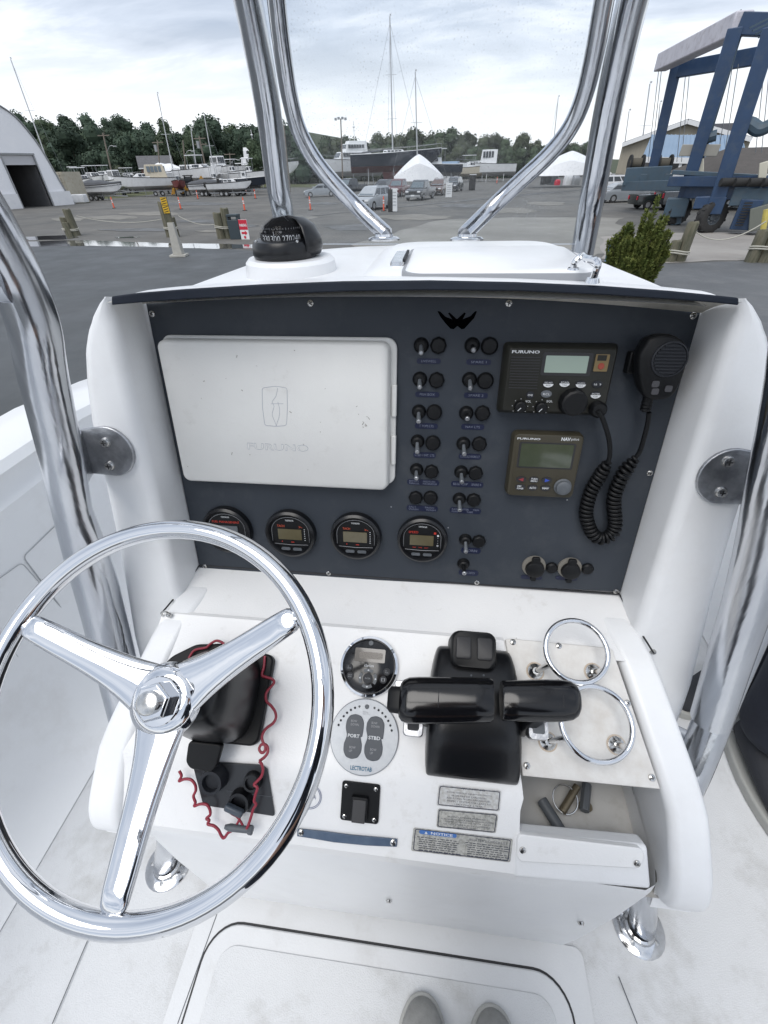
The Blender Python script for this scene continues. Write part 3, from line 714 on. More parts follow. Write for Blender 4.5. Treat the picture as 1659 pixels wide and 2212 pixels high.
path = smooth_path([Rp[5], Rp[6] + Vector((.012, .0, 0)), D3(1700, 1180, .675), D3(1628, 1340, .72), D3(1560, 1500, .765), D3(1498, 1660, .80), D3(1428, 1810, .855), D3(1392, 1900, .92), fr + Vector((.002, .004, .03)), fr], 6)
mb = MB(); mb.tube(path, .0285, 20); tb(mb, 'aft_leg', alu, ang=60)
el = D3(1500, 1640, .80)
mb = MB(); mb.tube([D3(1500, 1615, .815), D3(1447, 1588, .87)], .024, 20); tb(mb, 'side_stub', alu, ang=60)
for p, s in ((fl, -1), (fr, 1)):
    mb = MB(); mb.T = Matrix.Translation(p); mb.lathe([(.057, 0), (.057, .004), (.053, .007), (.036, .009), (.033, .016), (.028, .018)], 28); f = tb(mb, 'base_flange', chrome_w)
    for k in range(4):
        a = k*pi/2 + .5 + s*.4; mb = MB(); mb.T = Matrix.Translation(p + Vector((.040*cos(a), .040*sin(a), .0072))); mb.lathe([(.0058, 0), (.005, .002), (0, .0025)], 10); 
        mb.v = [tuple(TI @ Vector(v)) for v in mb.v]; mb.build('flange_screw', steel, f)
# stub brace welded at the left leg
c = Lp[3]; a = DP(-60, 600, .455)
mb = MB(); mb.cyl(DP(-120, 590, .44), DP(22, 604, .455), .0235, n=20); tb(mb, 'cross_brace', alu)

# bracket plates onto the wings
for s in (-1, 1):
    M0 = frame(PO + PN*(WH + .003), (1, 0, 0), PV)
    if s < 0: cpx, cpy = 238, 975
    else: cpx, cpy = 1574, 1030
    q = PL(cpx, cpy, PN, PO + PN*(WH + .003)); l = M0.inverted() @ q
    R_ = .041; mb = MB(); mb.T = M0
    arc = [(l.x - s*R_*cos(t)*1.0 - 0, l.y + R_*sin(t)) for t in [(-.5 + k/14)*pi*1.0 for k in range(15)]]
    ox = l.x + s*.040
    poly = arc + [(ox, l.y + R_*.85), (ox, l.y - R_*.95)] if True else arc
    if s < 0: poly = poly[::-1]
    a = sum(poly[i][0]*poly[(i + 1) % len(poly)][1] - poly[(i + 1) % len(poly)][0]*poly[i][1] for i in range(len(poly)))
    if a < 0: poly = poly[::-1]
    mb.prism(poly, -.003, .003); br = tb(mb, 'console_bracket', alu_w, bevel=.0015)
    # gusset reaching from plate to the tube
    near = min((Lp if s < 0 else Rp), key=lambda p: abs(p.z - q.z)); g0 = M0 @ Vector((ox, l.y, 0))
    e1, e2 = M0 @ Vector((ox, l.y + R_*.85, 0)), M0 @ Vector((ox, l.y - R_*.95, 0))
    def nearest(z):
        Q = smooth_path(Lp if s < 0 else Rp, 6); return min(Q, key=lambda p: abs(p.z - z))
    f1, f2 = nearest(e1.z + .028), nearest(e2.z - .035)
    mb = MB(); R = []
    for k in range(7):
        t = k/6; a = e1.lerp(f1, t); b = e2.lerp(f2, t); sw = .012*sin(pi*t)
        a += (b - a).normalized()*sw; b += (a - b).normalized()*sw
        R.append([a + PN*.003, b + PN*.003, b - PN*.003, a - PN*.003])
    mb.rings(R); tb(mb, 'bracket_web', alu_w, bevel=.001)
    for x, y in (((228, 956), (238, 1006)) if s < 0 else ((1572, 997), (1557, 1063))):
        p = M0.inverted() @ PL(x, y, PN, M0.to_translation() + PN*.003)
        mb = MB(); mb.T = TI @ M0 @ Matrix.Translation((p.x, p.y, .003)); mb.lathe([(.0085, 0), (.008, .002), (.0066, .0045), (0, .0055)], 18); o = mb.build('bracket_screw', steel, br)
        mb = MB(); mb.T = TI @ M0 @ Matrix.Translation((p.x, p.y, .0082)); mb.box((0, 0, 0), (.008, .0016, .001)); mb.box((0, 0, 0), (.0016, .008, .001)); mb.build('screw_slot', goo, o)
# upper ring of the frame, above the picture
topz = 3.62
def ext(a, b): d = (b - a).normalized(); return b + d*((topz - b.z)/d.z)
for s in (-1, 1):
    P = [(505, -130), (536, 0)] if s < 0 else [(1410, -130), (1367, 0)]
    a, b = wp(*P[1], .035), wp(*P[0], .035); e_ = ext(a, b)
    mb = MB(); mb.tube([b, e_], .0262, 16); tb(mb, 'front_leg', alu)
    l0, l1 = (Lp[1], Lp[0]) if s < 0 else (Rp[1], Rp[0])
    l2 = l1 + Vector((s*.16, -.02, .42)); l2.z = topz
    mb = MB(); mb.tube(smooth_path([l1, l1.lerp(l2, .5) + Vector((s*.05, 0, -.06)), l2], 6), .0285, 16); tb(mb, 'aft_leg', alu)
    mb = MB(); mb.tube([e_, l2, l2 + Vector((0, -.9, 0))], .024, 14); tb(mb, 'roof_rail', alu)
    if s < 0: eL, lL = e_, l2
    else:
        for A, B in ((eL, e_), (lL, l2), (lL + Vector((0, -.9, 0)), l2 + Vector((0, -.9, 0)))):
            mb = MB(); mb.tube([A, B], .024, 14); tb(mb, 'roof_rail', alu)
# ================================================================= WINDSHIELD
ws = empty('windshield', (XC, 1.2, 2.88), label='clear salt-specked windshield held by two curved chrome tubes on the console top', cat='windshield')
WI = Matrix.Translation(-Vector((XC, 1.2, 2.88)))
def wb(mb, name, m, **k): mb.v = [tuple(WI @ Vector(p)) for p in mb.v]; return mb.build(name, m, ws, **k)
fpaths = {-1: [(585, -140), (597, 0), (610, 110), (625, 205), (645, 280), (680, 345), (725, 400), (775, 452), (835, 505)], 1: [(1330, -140), (1305, 0), (1285, 110), (1262, 205), (1232, 275), (1185, 335), (1120, 395), (1055, 455), (1003, 505)]}
for s, P in fpaths.items():
    q = [wp(x, y, -.005 - (.0)) for x, y in P]
    q[-1] = PZ(P[-1][0], P[-1][1] + 2, 2.885); q[-2] = q[-2].lerp((q[-1] + q[-3])/2, .4)
    e_ = q[0] + (q[0] - q[1])*3
    if s < 0: eW = e_
    else: wb(MB().tube([eW, e_], .0162, 18), 'frame_tube', alu)
    mb = MB(); mb.tube(smooth_path([e_] + q, 7), .0162, 18); wb(mb, 'frame_tube', alu, ang=60)
    b = q[-1]; mb = MB(); T = Matrix.Translation(b + Vector((.006*s, 0, -.010))) @ Matrix.Diagonal((1.35, 1, 1, 1)); mb.T = T
    mb.lathe([(.026, 0), (.026, .003), (.022, .006), (.016, .007), (.015, .012)], 26); fl_ = wb(mb, 'foot_flange', chrome_w)
gm = bpy.data.materials.new('salty_glass'); gm.use_nodes = True; t = gm.node_tree; n_ = t.nodes; L_ = t.links; n_.clear()
o_ = n_.new('ShaderNodeOutputMaterial'); tr = n_.new('ShaderNodeBsdfTransparent'); tr.inputs[0].default_value = (.97, .98, .985, 1)
gl = n_.new('ShaderNodeBsdfGlossy'); gl.inputs['Roughness'].default_value = .02; fr_ = n_.new('ShaderNodeFresnel'); fr_.inputs[0].default_value = 1.22
m1 = n_.new('ShaderNodeMixShader'); L_.new(fr_.outputs[0], m1.inputs[0]); L_.new(tr.outputs[0], m1.inputs[1]); L_.new(gl.outputs[0], m1.inputs[2])
df = n_.new('ShaderNodeBsdfTranslucent'); df.inputs[0].default_value = (.85, .87, .88, 1); df2 = n_.new('ShaderNodeBsdfDiffuse'); df2.inputs[0].default_value = (.6, .62, .63, 1)
m0 = n_.new('ShaderNodeMixShader'); m0.inputs[0].default_value = .5; L_.new(df.outputs[0], m0.inputs[1]); L_.new(df2.outputs[0], m0.inputs[2])
tcx = n_.new('ShaderNodeTexCoord'); v1 = n_.new('ShaderNodeTexVoronoi'); v1.inputs['Scale'].default_value = 140; L_.new(tcx.outputs['Object'], v1.inputs[0])
r1 = n_.new('ShaderNodeMapRange'); r1.inputs[1].default_value = .10; r1.inputs[2].default_value = .22; r1.inputs[3].default_value = .55; r1.inputs[4].default_value = 0; L_.new(v1.outputs[0], r1.inputs[0])
z1 = n_.new('ShaderNodeTexNoise'); z1.inputs['Scale'].default_value = 7; z1.inputs['Detail'].default_value = 6; L_.new(tcx.outputs['Object'], z1.inputs[0])
r2 = n_.new('ShaderNodeMapRange'); r2.inputs[1].default_value = .4; r2.inputs[2].default_value = .7; r2.inputs[3].default_value = .03; r2.inputs[4].default_value = .6; L_.new(z1.outputs[0], r2.inputs[0])
mm = n_.new('ShaderNodeMath'); mm.operation = 'MULTIPLY'; L_.new(r1.outputs[0], mm.inputs[0]); L_.new(r2.outputs[0], mm.inputs[1])
ma = n_.new('ShaderNodeMath'); ma.operation = 'ADD'; ma.use_clamp = True; L_.new(mm.outputs[0], ma.inputs[0])
r3 = n_.new('ShaderNodeMapRange'); r3.inputs[1].default_value = .35; r3.inputs[2].default_value = .7; r3.inputs[3].default_value = .015; r3.inputs[4].default_value = .05; L_.new(z1.outputs[0], r3.inputs[0]); L_.new(r3.outputs[0], ma.inputs[1])
m2 = n_.new('ShaderNodeMixShader'); L_.new(ma.outputs[0], m2.inputs[0]); L_.new(m1.outputs[0], m2.inputs[1]); L_.new(m0.outputs[0], m2.inputs[2]); L_.new(m2.outputs[0], o_.inputs[0])
qa, qb, qc, qd = wp(597, 528, .012), wp(1243, 528, .012), wp(1322, -140, .012), wp(560, -140, .012)
up_ = Vector((0, -.30, 1)).normalized()
mb = MB(); e1, e2 = qd + up_*.3, qc + up_*.3; k_ = WN*.004
mb.hexa([qa, qb, qb + k_, qa + k_], [e1, e2, e2 + k_, e1 + k_]); wb(mb, 'glass_pane', gm, ang=0)
# ================================================================= COMPASS
cp = empty('compass', mat=None, label='black domed bracket compass with hood on a white round pedestal', cat='compass')
c0 = PZ(621, 590, 2.868); c0.y = c0.y + .035
q = PZ(621, 553, 2.912)
mb = MB(); mb.T = Matrix.Translation((c0.x + .008, c0.y, 2.86)); mb.lathe([(.105, 0), (.098, .008), (.093, .04), (.086, .047), (0, .048)], 40); mb.build('pedestal', gel, cp, ang=30)
cz = 2.908
cc = Vector((c0.x, c0.y - .004, cz))
mb = MB(); mb.T = Matrix.Translation(cc); mb.lathe([(.064, 0), (.066, .006), (.065, .022), (.060, .030), (.052, .033), (0, .033)], 40); mb.build('case', blks, cp)
mb = MB(); mb.T = Matrix.Translation(cc + Vector((0, 0, .022))); mb.lathe([(.052*cos(a), .052*sin(a)*.98) for a in [pi/2*k/14 for k in range(15)]], 40)
domem = bpy.data.materials.new('smoked_dome'); domem.use_nodes = True; p = domem.node_tree.nodes['Principled BSDF']; p.inputs['Base Color'].default_value = (.06, .06, .065, 1); p.inputs['Transmission Weight'].default_value = .0; p.inputs['Alpha'].default_value = .12; p.inputs['Roughness'].default_value = .02
mb.build('dome', domem, cp, ang=80)
mb = MB(); mb.T = Matrix.Translation(cc + Vector((.012, .012, .004)))
mb.lathe([(.060, 0), (.0655, .012), (.063, .030), (.052, .050), (.034, .062), (.0, .067)], 40, M=Matrix.Rotation(radians(-12), 4, 'Z'), a0=radians(-35), a1=radians(195)); mb.build('hood', blks, cp, solid=.0025, ang=60)
mb = MB(); mb.T = Matrix.Translation(cc + Vector((0, 0, .024))); mb.lathe([(.0, .006), (.030, .006), (.044, .001), (.0455, -.002), (.0455, .018), (.044, .019), (.043, .0)], 40); card = mb.build('card', blk, cp)
for k in range(24):
    a = -pi/2 + (k - 11.5)*radians(8); mb = MB(); mb.T = Matrix.Translation(cc + Vector((.0462*cos(a)*.88, .0462*sin(a)*.88, .052))) @ Matrix.Rotation(a + pi/2, 4, 'Z'); mb.box((0, 0, 0), (.0007, .0005, .0022 if k % 3 else .0036)); mb.build('tick_mark', greym, card)
for s_, a in (('330', -25), ('300', 1), ('270', 29), ('240', 53)):
    A = -pi/2 + radians(a - 2); n3 = Vector((cos(A), sin(A), .15)).normalized()
    M = frame(cc + Vector((.0468*cos(A), .0468*sin(A), .036)), Vector((-sin(A), cos(A), 0)), Vector((0, 0, 1)))
    text(s_, .0185, .0115, whitem, card, None, M=M)
for s_, a in (('W', -38), ('NW', 12)):
    A = -pi/2 + radians(a); M = frame(cc + Vector((.041*cos(A), .041*sin(A), .047)), Vector((-sin(A), cos(A), 0)), Vector((0, 0, 1)))
    text(s_, .006, .004, greym, card, None, M=M)
MB().beam(cc + Vector((-.003, -.0485, .026)), cc + Vector((-.003, -.0485, .048)), .001, .001).build('lubber_line', greym, cp)
MB().beam(cc + Vector((.006, .03, .06)), cc + Vector((.007, -.02, .078)), .0012, .001).build('centre_pin', greym, cp)
for a in (-52, 44): A = -pi/2 + radians(a); MB().sph(cc + Vector((.058*cos(A), .058*sin(A), .031)), .003, 8, 5).build('screw', steel, cp)
cp.scale = (.77,)*3; cp.location = Vector((c0.x, c0.y, 2.862))*(1 - .77) + Vector((.0, -.028, -.006))
# ================================================================= STEERING WHEEL
sw = empty('steering_wheel', label='polished three-spoke stainless steering wheel with a plain ring rim', cat='steering wheel')
wc = Vector((-.3053, .2186, 2.5311)); tw, s2 = .60476, .02982
wv = Vector((0, cos(tw), sin(tw))); wu = Vector((cos(s2), -sin(s2)*sin(tw), sin(s2)*cos(tw))); WM = frame(wc, wu, wv)
rad = .2035
mb = MB(); mb.T = WM; mb.tube([(rad*cos(k*pi/48), rad*sin(k*pi/48), 0) for k in range(96)], .0122, 20, closed=True); mb.build('rim', chrome, sw, ang=80)
hub = Vector((0, 0, -.036))
for nm, A in (('a', 34), ('b', 157.5), ('c', -86)):
    a = radians(A); d = Vector((cos(a), sin(a), 0)); sd_ = Vector((-sin(a), cos(a), 0)); R = []
    prof = [(.0, -.036, .034, .004), (.018, -.036, .036, .006), (.034, -.035, .033, .0075), (.055, -.032, .027, .009), (.085, -.026, .0230, .0095), (.115, -.018, .020, .0095), (.145, -.010, .0188, .009), (.165, -.005, .0178, .008), (.172, -.003, .0172, .0085), (.180, -.0015, .0165, .008), (.194, 0, .016, .006)]
    prof = [Vector(p) if False else p for p in prof]
    for r, z, w, h in prof:
        c_ = d*r + Vector((0, 0, z)); q = []
        top = [(-1, 0), (-.96, .55), (-.80, .92), (-.45, 1.06), (0, 1.1), (.45, 1.06), (.80, .92), (.96, .55), (1, 0), (.9, -.55), (.55, -.75), (0, -.8), (-.55, -.75), (-.9, -.55)]
        for x, y in top: q.append(c_ + sd_*x*w*.93 + Vector((0, 0, y*h)))
        R.append(q)
    mb = MB(); mb.T = WM; mb.rings(R); mb.build('spoke', chrome, sw, ang=80, sub=1)
    # little tack weld at the rim
    MB().sph(WM @ (d*.193), .009, 10, 6, (1, 1, .6)).build('weld', chrome_w, sw)
mb = MB(); mb.T = WM @ Matrix.Translation((0, 0, -.034)); mb.lathe([(.044, -.006), (.042, .004), (.034, .0095), (.026, .011), (0, .011)], 36); mb.build('hub', chrome, sw, ang=80)
mb = MB(); mb.T = WM @ Matrix.Translation((0, 0, -.023)); mb.lathe([(.027, 0), (.028, .002), (.027, .0035), (0, .0035)], 28); mb.build('washer', chrome, sw)
mb = MB(); mb.T = WM @ Matrix.Translation((0, 0, -.0195)) @ Matrix.Rotation(.35, 4, 'Z'); mb.lathe([(.0225, 0), (.0225, .011), (.0195, .0135), (.0135, .0137)], 6); mb.build('nut', chrome, sw, ang=15, bevel=.0008)
mb = MB(); mb.T = WM @ Matrix.Translation((0, 0, -.008)); mb.lathe([(.0135, -.004), (.0132, .0085), (.011, .0098), (0, .010)], 24); mb.build('shaft_end', steel, sw)
mb = MB(); mb.T = WM; mb.cyl((0, 0, -.045), (0, 0, -.15), .022, .03, 20); mb.build('shaft', blk, sw)
# ---- tilt helm behind it
hm = empty('tilt_helm', label='black tilt steering helm housing with a release paddle behind the wheel', cat='steering helm')
hp = [on(UM, x, y, .012) for x, y in ((352, 1440), (372, 1418), (425, 1392), (495, 1390), (585, 1415), (592, 1425), (560, 1600), (545, 1612), (455, 1602), (380, 1560))]
mb = MB(); mb.T = UM; mb.prism(roundpoly(hp[::-1], .008), .001, .016); mb.build('bezel', blk, hm, bevel=.003)
hc = UMI @ (WM @ Vector((0, 0, -.15))); b0 = on(UM, 475, 1500, .02)
R = []; 
for t, rx, ry in ((0, .062, .070), (.15, .060, .068), (.4, .056, .060), (.7, .048, .050), (.9, .040, .040), (1, .028, .028)):
    c = Vector((b0[0], b0[1], .015)).lerp(UMI @ (WM @ Vector((0, 0, -.085))), t)
    R.append([c + Vector((math.copysign(abs(cos(k*pi/14))**.6, cos(k*pi/14))*rx, math.copysign(abs(sin(k*pi/14))**.6, sin(k*pi/14))*ry, 0)) for k in range(28)])
mb = MB(); mb.T = UM; mb.rings(R); mb.build('boot', blks, hm, ang=60)
pp = [on(LM, x, y, .03) for x, y in ((408, 1600), (482, 1608), (468, 1655), (455, 1668), (412, 1660), (402, 1645))]
mb = MB(); mb.T = LM; mb.prism(roundpoly(pp[::-1], .008), .022, .032); pd_ = mb.build('tilt_paddle', blk, hm, bevel=.002)
MB().cyl(LM @ Vector((*on(LM, 445, 1605, .02), .022)), UM @ Vector((b0[0], b0[1] - .05, .02)), .009, n=10).build('lever', blk, hm)
# ================================================================= DASH PANEL
dp = empty('dash_panel', mat=PM, label='dark blue-grey instrument panel screwed into the console face, rows of switches on it', cat='instrument panel')
def T3(x, y, z=0): return Matrix.Translation((x, y, z))
pcs = [(-HWI + .001, pl(430, 1236)[1]), (HWI - .001, pl(1340, 1280)[1] + .002)] + [(max(-HWI + .001, min(HWI - .001, pl(x, y)[0])), pl(x, y)[1]) for x, y in ((1515, 674), (1300, 655), (1100, 643), (915, 639), (700, 639), (500, 644), (315, 654))]
mb = MB(); mb.prism(pcs, -.004, 0); mb.build('face_sheet', panel_m, dp, bevel=.0008)
def pscrew(par, x, y, r=.0048, z=0):
    mb = MB(); mb.T = T3(x, y, z); mb.lathe([(r, 0), (r*.95, r*.3), (r*.6, r*.52), (0, r*.58)], 14); o = mb.build('screw', steel, par)
    mb = MB(); mb.T = T3(x, y, z + r*.54) @ Matrix.Rotation(x*41, 4, 'Z'); mb.box((0, 0, 0), (r*1.1, r*.24, r*.14)); mb.box((0, 0, 0), (r*.24, r*1.1, r*.15)); mb.build('screw_slot', goo, o)
for x, y in ((329, 678), (671, 655), (1099, 655), (1497, 682), (1403, 1022), (443, 1223), (710, 1238), (1030, 1258), (1330, 1277)):
    pscrew(dp, *pl(x, y))
SC = .84/1180                             # metres per photo pixel is only used for label sizes
def psz(x, y, wpx, hpx, h=0):
    a = pl(x - wpx/2, y, h); b = pl(x + wpx/2, y, h); c = pl(x, y - hpx/2, h); d = pl(x, y + hpx/2, h); return abs(b[0] - a[0]), abs(c[1] - d[1])
# emblem
wk = [(945, 672), (951, 673), (962, 684), (972, 688), (977, 690), (968, 677), (971, 675), (986, 689), (988, 689), (1003, 675), (1006, 677), (999, 690), (1006, 687), (1016, 683), (1027, 672), (1030, 673), (1024, 687), (1014, 698), (1003, 710), (997, 711), (988, 704), (980, 711), (973, 710), (962, 698), (951, 684)]
mb = MB(); mb.prism([pl(x, y) for x, y in wk][::-1], .0002, .0010); mb.build('wing_emblem', mat('emblem_black', (.001, .001, .0015), .9, spec=0), dp, ang=20)
# toggles, breakers, label plates
TG = [((910, 746), (947, 746), (926, 780), 52, 'LIVEWELL', .7), ((1020, 746), (1057, 747), (1034, 782), 54, 'SPARE 1', .3), ((907, 819), (943, 821), (923, 852), 52, 'FISH BOX', .7), ((1014, 820), (1048, 822), (1028, 854), 52, 'SPARE 2', .8),
      ((905, 889), (938, 890), (921, 920), 50, 'T TOPS LTS', .9), ((1007, 892), (1042, 892), (1021, 922), 50, 'NAV LTS', .2), ((902, 953), (935, 956), (917, 983), 49, 'STBD / INT. LTS', 1), ((1001, 958), (1035, 958), (1015, 986), 49, 'CONSOLE WORK LT', .9),
      ((900, 1014), (932, 1018), (914, 1042), 70, 'BATTERY      ENG FLUSH\nPARALLEL     MACERATOR', .6), ((996, 1019), (1027, 1021), (1009, 1046), 70, 'BILGE PUMP     SPARE 4', .8), (None, (898, 1074), (912, 1098), 68, 'SALT         FRESH\nWASH        WASH', 0), ((992, 1077), (1023, 1079), (1005, 1103), 68, 'RAW WATER     TRIM\nPUMP          TABS', 1),
      ((1005, 1165), (1034, 1168), (1017, 1189), 43, 'HORN', 1.1), ((1001, 1217), None, (1012, 1237), 43, 'POWER SWITCH', .5), (None, (930, 1074), None, 0, '', 0)]
tproto = None; bproto = None
for tg, br, lb, lw, s_, tilt in TG:
    if tg:
        x, y = pl(*tg)
        mb = MB(); mb.T = T3(x, y); mb.lathe([(.0115, 0), (.0112, .002), (.0095, .004), (.0085, .0085), (.006, .0105), (0, .0105)], 18); o = mb.build('toggle_switch', blk, dp)
        b = Vector((x, y, .010)); tip = b + Vector((.001, -.009*tilt - .002, .0125))
        mb = MB(); mb.tube([b, b.lerp(tip, .6), tip], [.0026, .0033, .0039], 12); mb.build('lever', grey if tilt > .5 else blk, o)
        mb = MB(); mb.T = Matrix.Translation(tip); mb.sph((0, 0, 0), .0042, 10, 6, (1, 1, .7)); mb.build('lever_tip', alu_w, o)
    if br:
        x, y = pl(*br); mb = MB(); mb.T = T3(x, y); mb.lathe([(.0125, 0), (.0124, .004), (.0112, .0065), (.0095, .008), (0, .0085)], 8 if random.random() < .5 else 20); mb.build('breaker_button', blk, dp)
    if lb:
        w, h = psz(*lb, lw, 12); x, y = pl(*lb)
        mb = MB(); mb.T = T3(x, y); mb.prism(rrect(w, h, h*.45, 5), .0001, .0008); o = mb.build('label_plate', navyl, dp)
        text(s_, w*(.62 if len(s_) < 14 else .86), h*(.42 if '\n' not in s_ else .72), faint, o, None, M=T3(x, y, .0010))
# blemishes: bare screw holes
for x, y in ((845, 1095), (1225, 1080), (968, 1140)):
    a, b = pl(x, y); mb = MB(); mb.T = T3(a, b); mb.lathe([(.0014, 0), (0, .0004)], 8); mb.build('plugged_hole', alu_w, dp)
# power sockets
for i, ((x, y), (cx, cy), (lx, ly)) in enumerate((((1153, 1222), (1191, 1225), (1148, 1247)), ((1230, 1226), (1268, 1227), (1223, 1249)))):
    s0 = empty('power_socket', mat=PM @ T3(*pl(x, y)), label=('capped 12 volt power socket, left of the two at the foot of the dash panel', 'capped 12 volt power socket, right of the two at the foot of the dash panel')[i], cat='power socket', group='capped power sockets')
    mb = MB(); mb.lathe([(.021, 0), (.0205, .003), (.017, .004), (0, .004)], 28); mb.build('ring', mat('socket_ring%d' % i, (.17, .16, .14), .5), s0)
    mb = MB(); mb.T = T3(.001, -.003, .004); mb.lathe([(.0165, 0), (.016, .007), (.013, .009), (0, .009)], 24); mb.build('cap', blk, s0)
    mb = MB(); mb.T = T3(0, .014, .006); mb.prism(rrect(.014, .018, .004), 0, .006); mb.build('hinge', blk, s0, bevel=.001)
    mb = MB(); mb.T = T3(.0, -.021, .006); mb.prism(rrect(.010, .008, .003), 0, .006); mb.build('tab', blk, s0)
    a, b = pl(cx, cy); c, d = pl(x, y); mb = MB(); mb.T = T3(a - c, b - d); mb.lathe([(.0105, 0), (.0105, .005), (.008, .008), (0, .008)], 14); mb.build('fuse_button', blk, s0)
    a, b = pl(lx, ly); mb = MB(); mb.T = T3(a - c, b - d); mb.prism(rrect(.038, .008, .0036), .0001, .0008); o = mb.build('label_plate', navyl, s0); pass
# ---- sun cover of the chart plotter
hcv = .028
q0 = [pl(x, y, hcv) for x, y in ((333, 739), (841, 740), (833, 1059), (401, 1039))]
cwd = (q0[1][0] + q0[2][0])/2 - (q0[0][0] + q0[3][0])/2; cht = (q0[0][1] + q0[1][1])/2 - (q0[2][1] + q0[3][1])/2
ccx = ((q0[1][0] + q0[2][0])/2 + (q0[0][0] + q0[3][0])/2)/2; ccy = ((q0[0][1] + q0[1][1])/2 + (q0[2][1] + q0[3][1])/2)/2
cv = empty('plotter_cover', mat=PM @ T3(ccx, ccy), label='large scuffed white plastic sun cover over the chart plotter', cat='display cover')
fa = pl(349, 730, .008); fb = pl(855, 732, .008); fc = pl(853, 1044, .008)
fw_, fh_ = fb[0] - fa[0], (fa[1] + fb[1])/2 - fc[1]; fcx, fcy = (fa[0] + fb[0])/2 - ccx, ((fa[1] + fb[1])/2 + fc[1])/2 - ccy
mb = MB(); mb.T = T3(fcx, fcy); P = rrect(fw_ + .004, fh_ + .006, .016, 6); mb.prism(P, .0, .008); mb.build('base_frame', cover_m, cv, bevel=.002)
mb = MB(); A = rrect(cwd + .006, cht + .006, .014, 7); B = rrect(cwd + .001, cht + .001, .012, 7); C = rrect(cwd - .006, cht - .006, .010, 7)
mb.rings([[Vector((x, y, z)) for x, y in Q] for Q, z in ((A, .008), (A, .012), (B, hcv - .003), (C, hcv))]); mb.build('shell', cover_m, cv, ang=50)
for sx, sy in ((fcx + fw_/2 - .001, .03), (fcx + fw_/2 - .001, -.05)):
    mb = MB(); mb.box((sx, sy, .008), (.008, .05, .010)); mb.build('clip_edge', cover_m, cv, bevel=.002)
w, h = .108, .0125
x, y = pl(600, 966, hcv); text('FURUNO', .104, .0115, cover_line, cv, None, name='embossed_lettering', M=T3(x - ccx, y - ccy, hcv + .0002), bold=.02)
text('FURUNO', .1025, .0098, cover_m, cv, None, name='embossed_lettering', M=T3(x - ccx, y - ccy, hcv + .0005))
em = [pl(x, y, hcv) for x, y in ((566, 838), (595, 834), (620, 838), (621, 880), (619, 919), (597, 921), (572, 919), (567, 880))]
mb = MB(); mb.tube([Vector((a - ccx, b - ccy, hcv)) for a, b in roundpoly(em, .004, 3)], .00045, 5, closed=True); mb.build('embossed_emblem', cover_line, cv)
for P in ([(600, 838), (596, 856), (588, 868), (592, 878), (588, 895), (594, 912), (597, 920)], [(600, 868), (604, 884), (603, 900), (599, 912), (597, 920)], [(585, 872), (612, 872)]):
    mb = MB(); mb.tube(smooth_path([Vector((pl(a, b, hcv)[0] - ccx, pl(a, b, hcv)[1] - ccy, hcv)) for a, b in P], 4), .0004, 5); mb.build('embossed_emblem', cover_line, cv)
scuff = mat('scuff', (.30, .29, .27), .7)
for k in range(26):
    x, y = random.uniform(-.47, .47)*cwd, random.uniform(-.47, .47)*cht
    if k < 8: x, y = cwd*.40 + random.gauss(0, .006), cht*(.03) + random.gauss(0, .009)
    mb = MB(); mb.T = T3(x, y, hcv + .0003) @ Matrix.Rotation(random.random()*3, 4, 'Z'); r = random.uniform(.0004, .0013); mb.box((0, 0, 0), (r*random.uniform(1, 5), r, .0002)); mb.build('scuff_mark', scuff, cv)
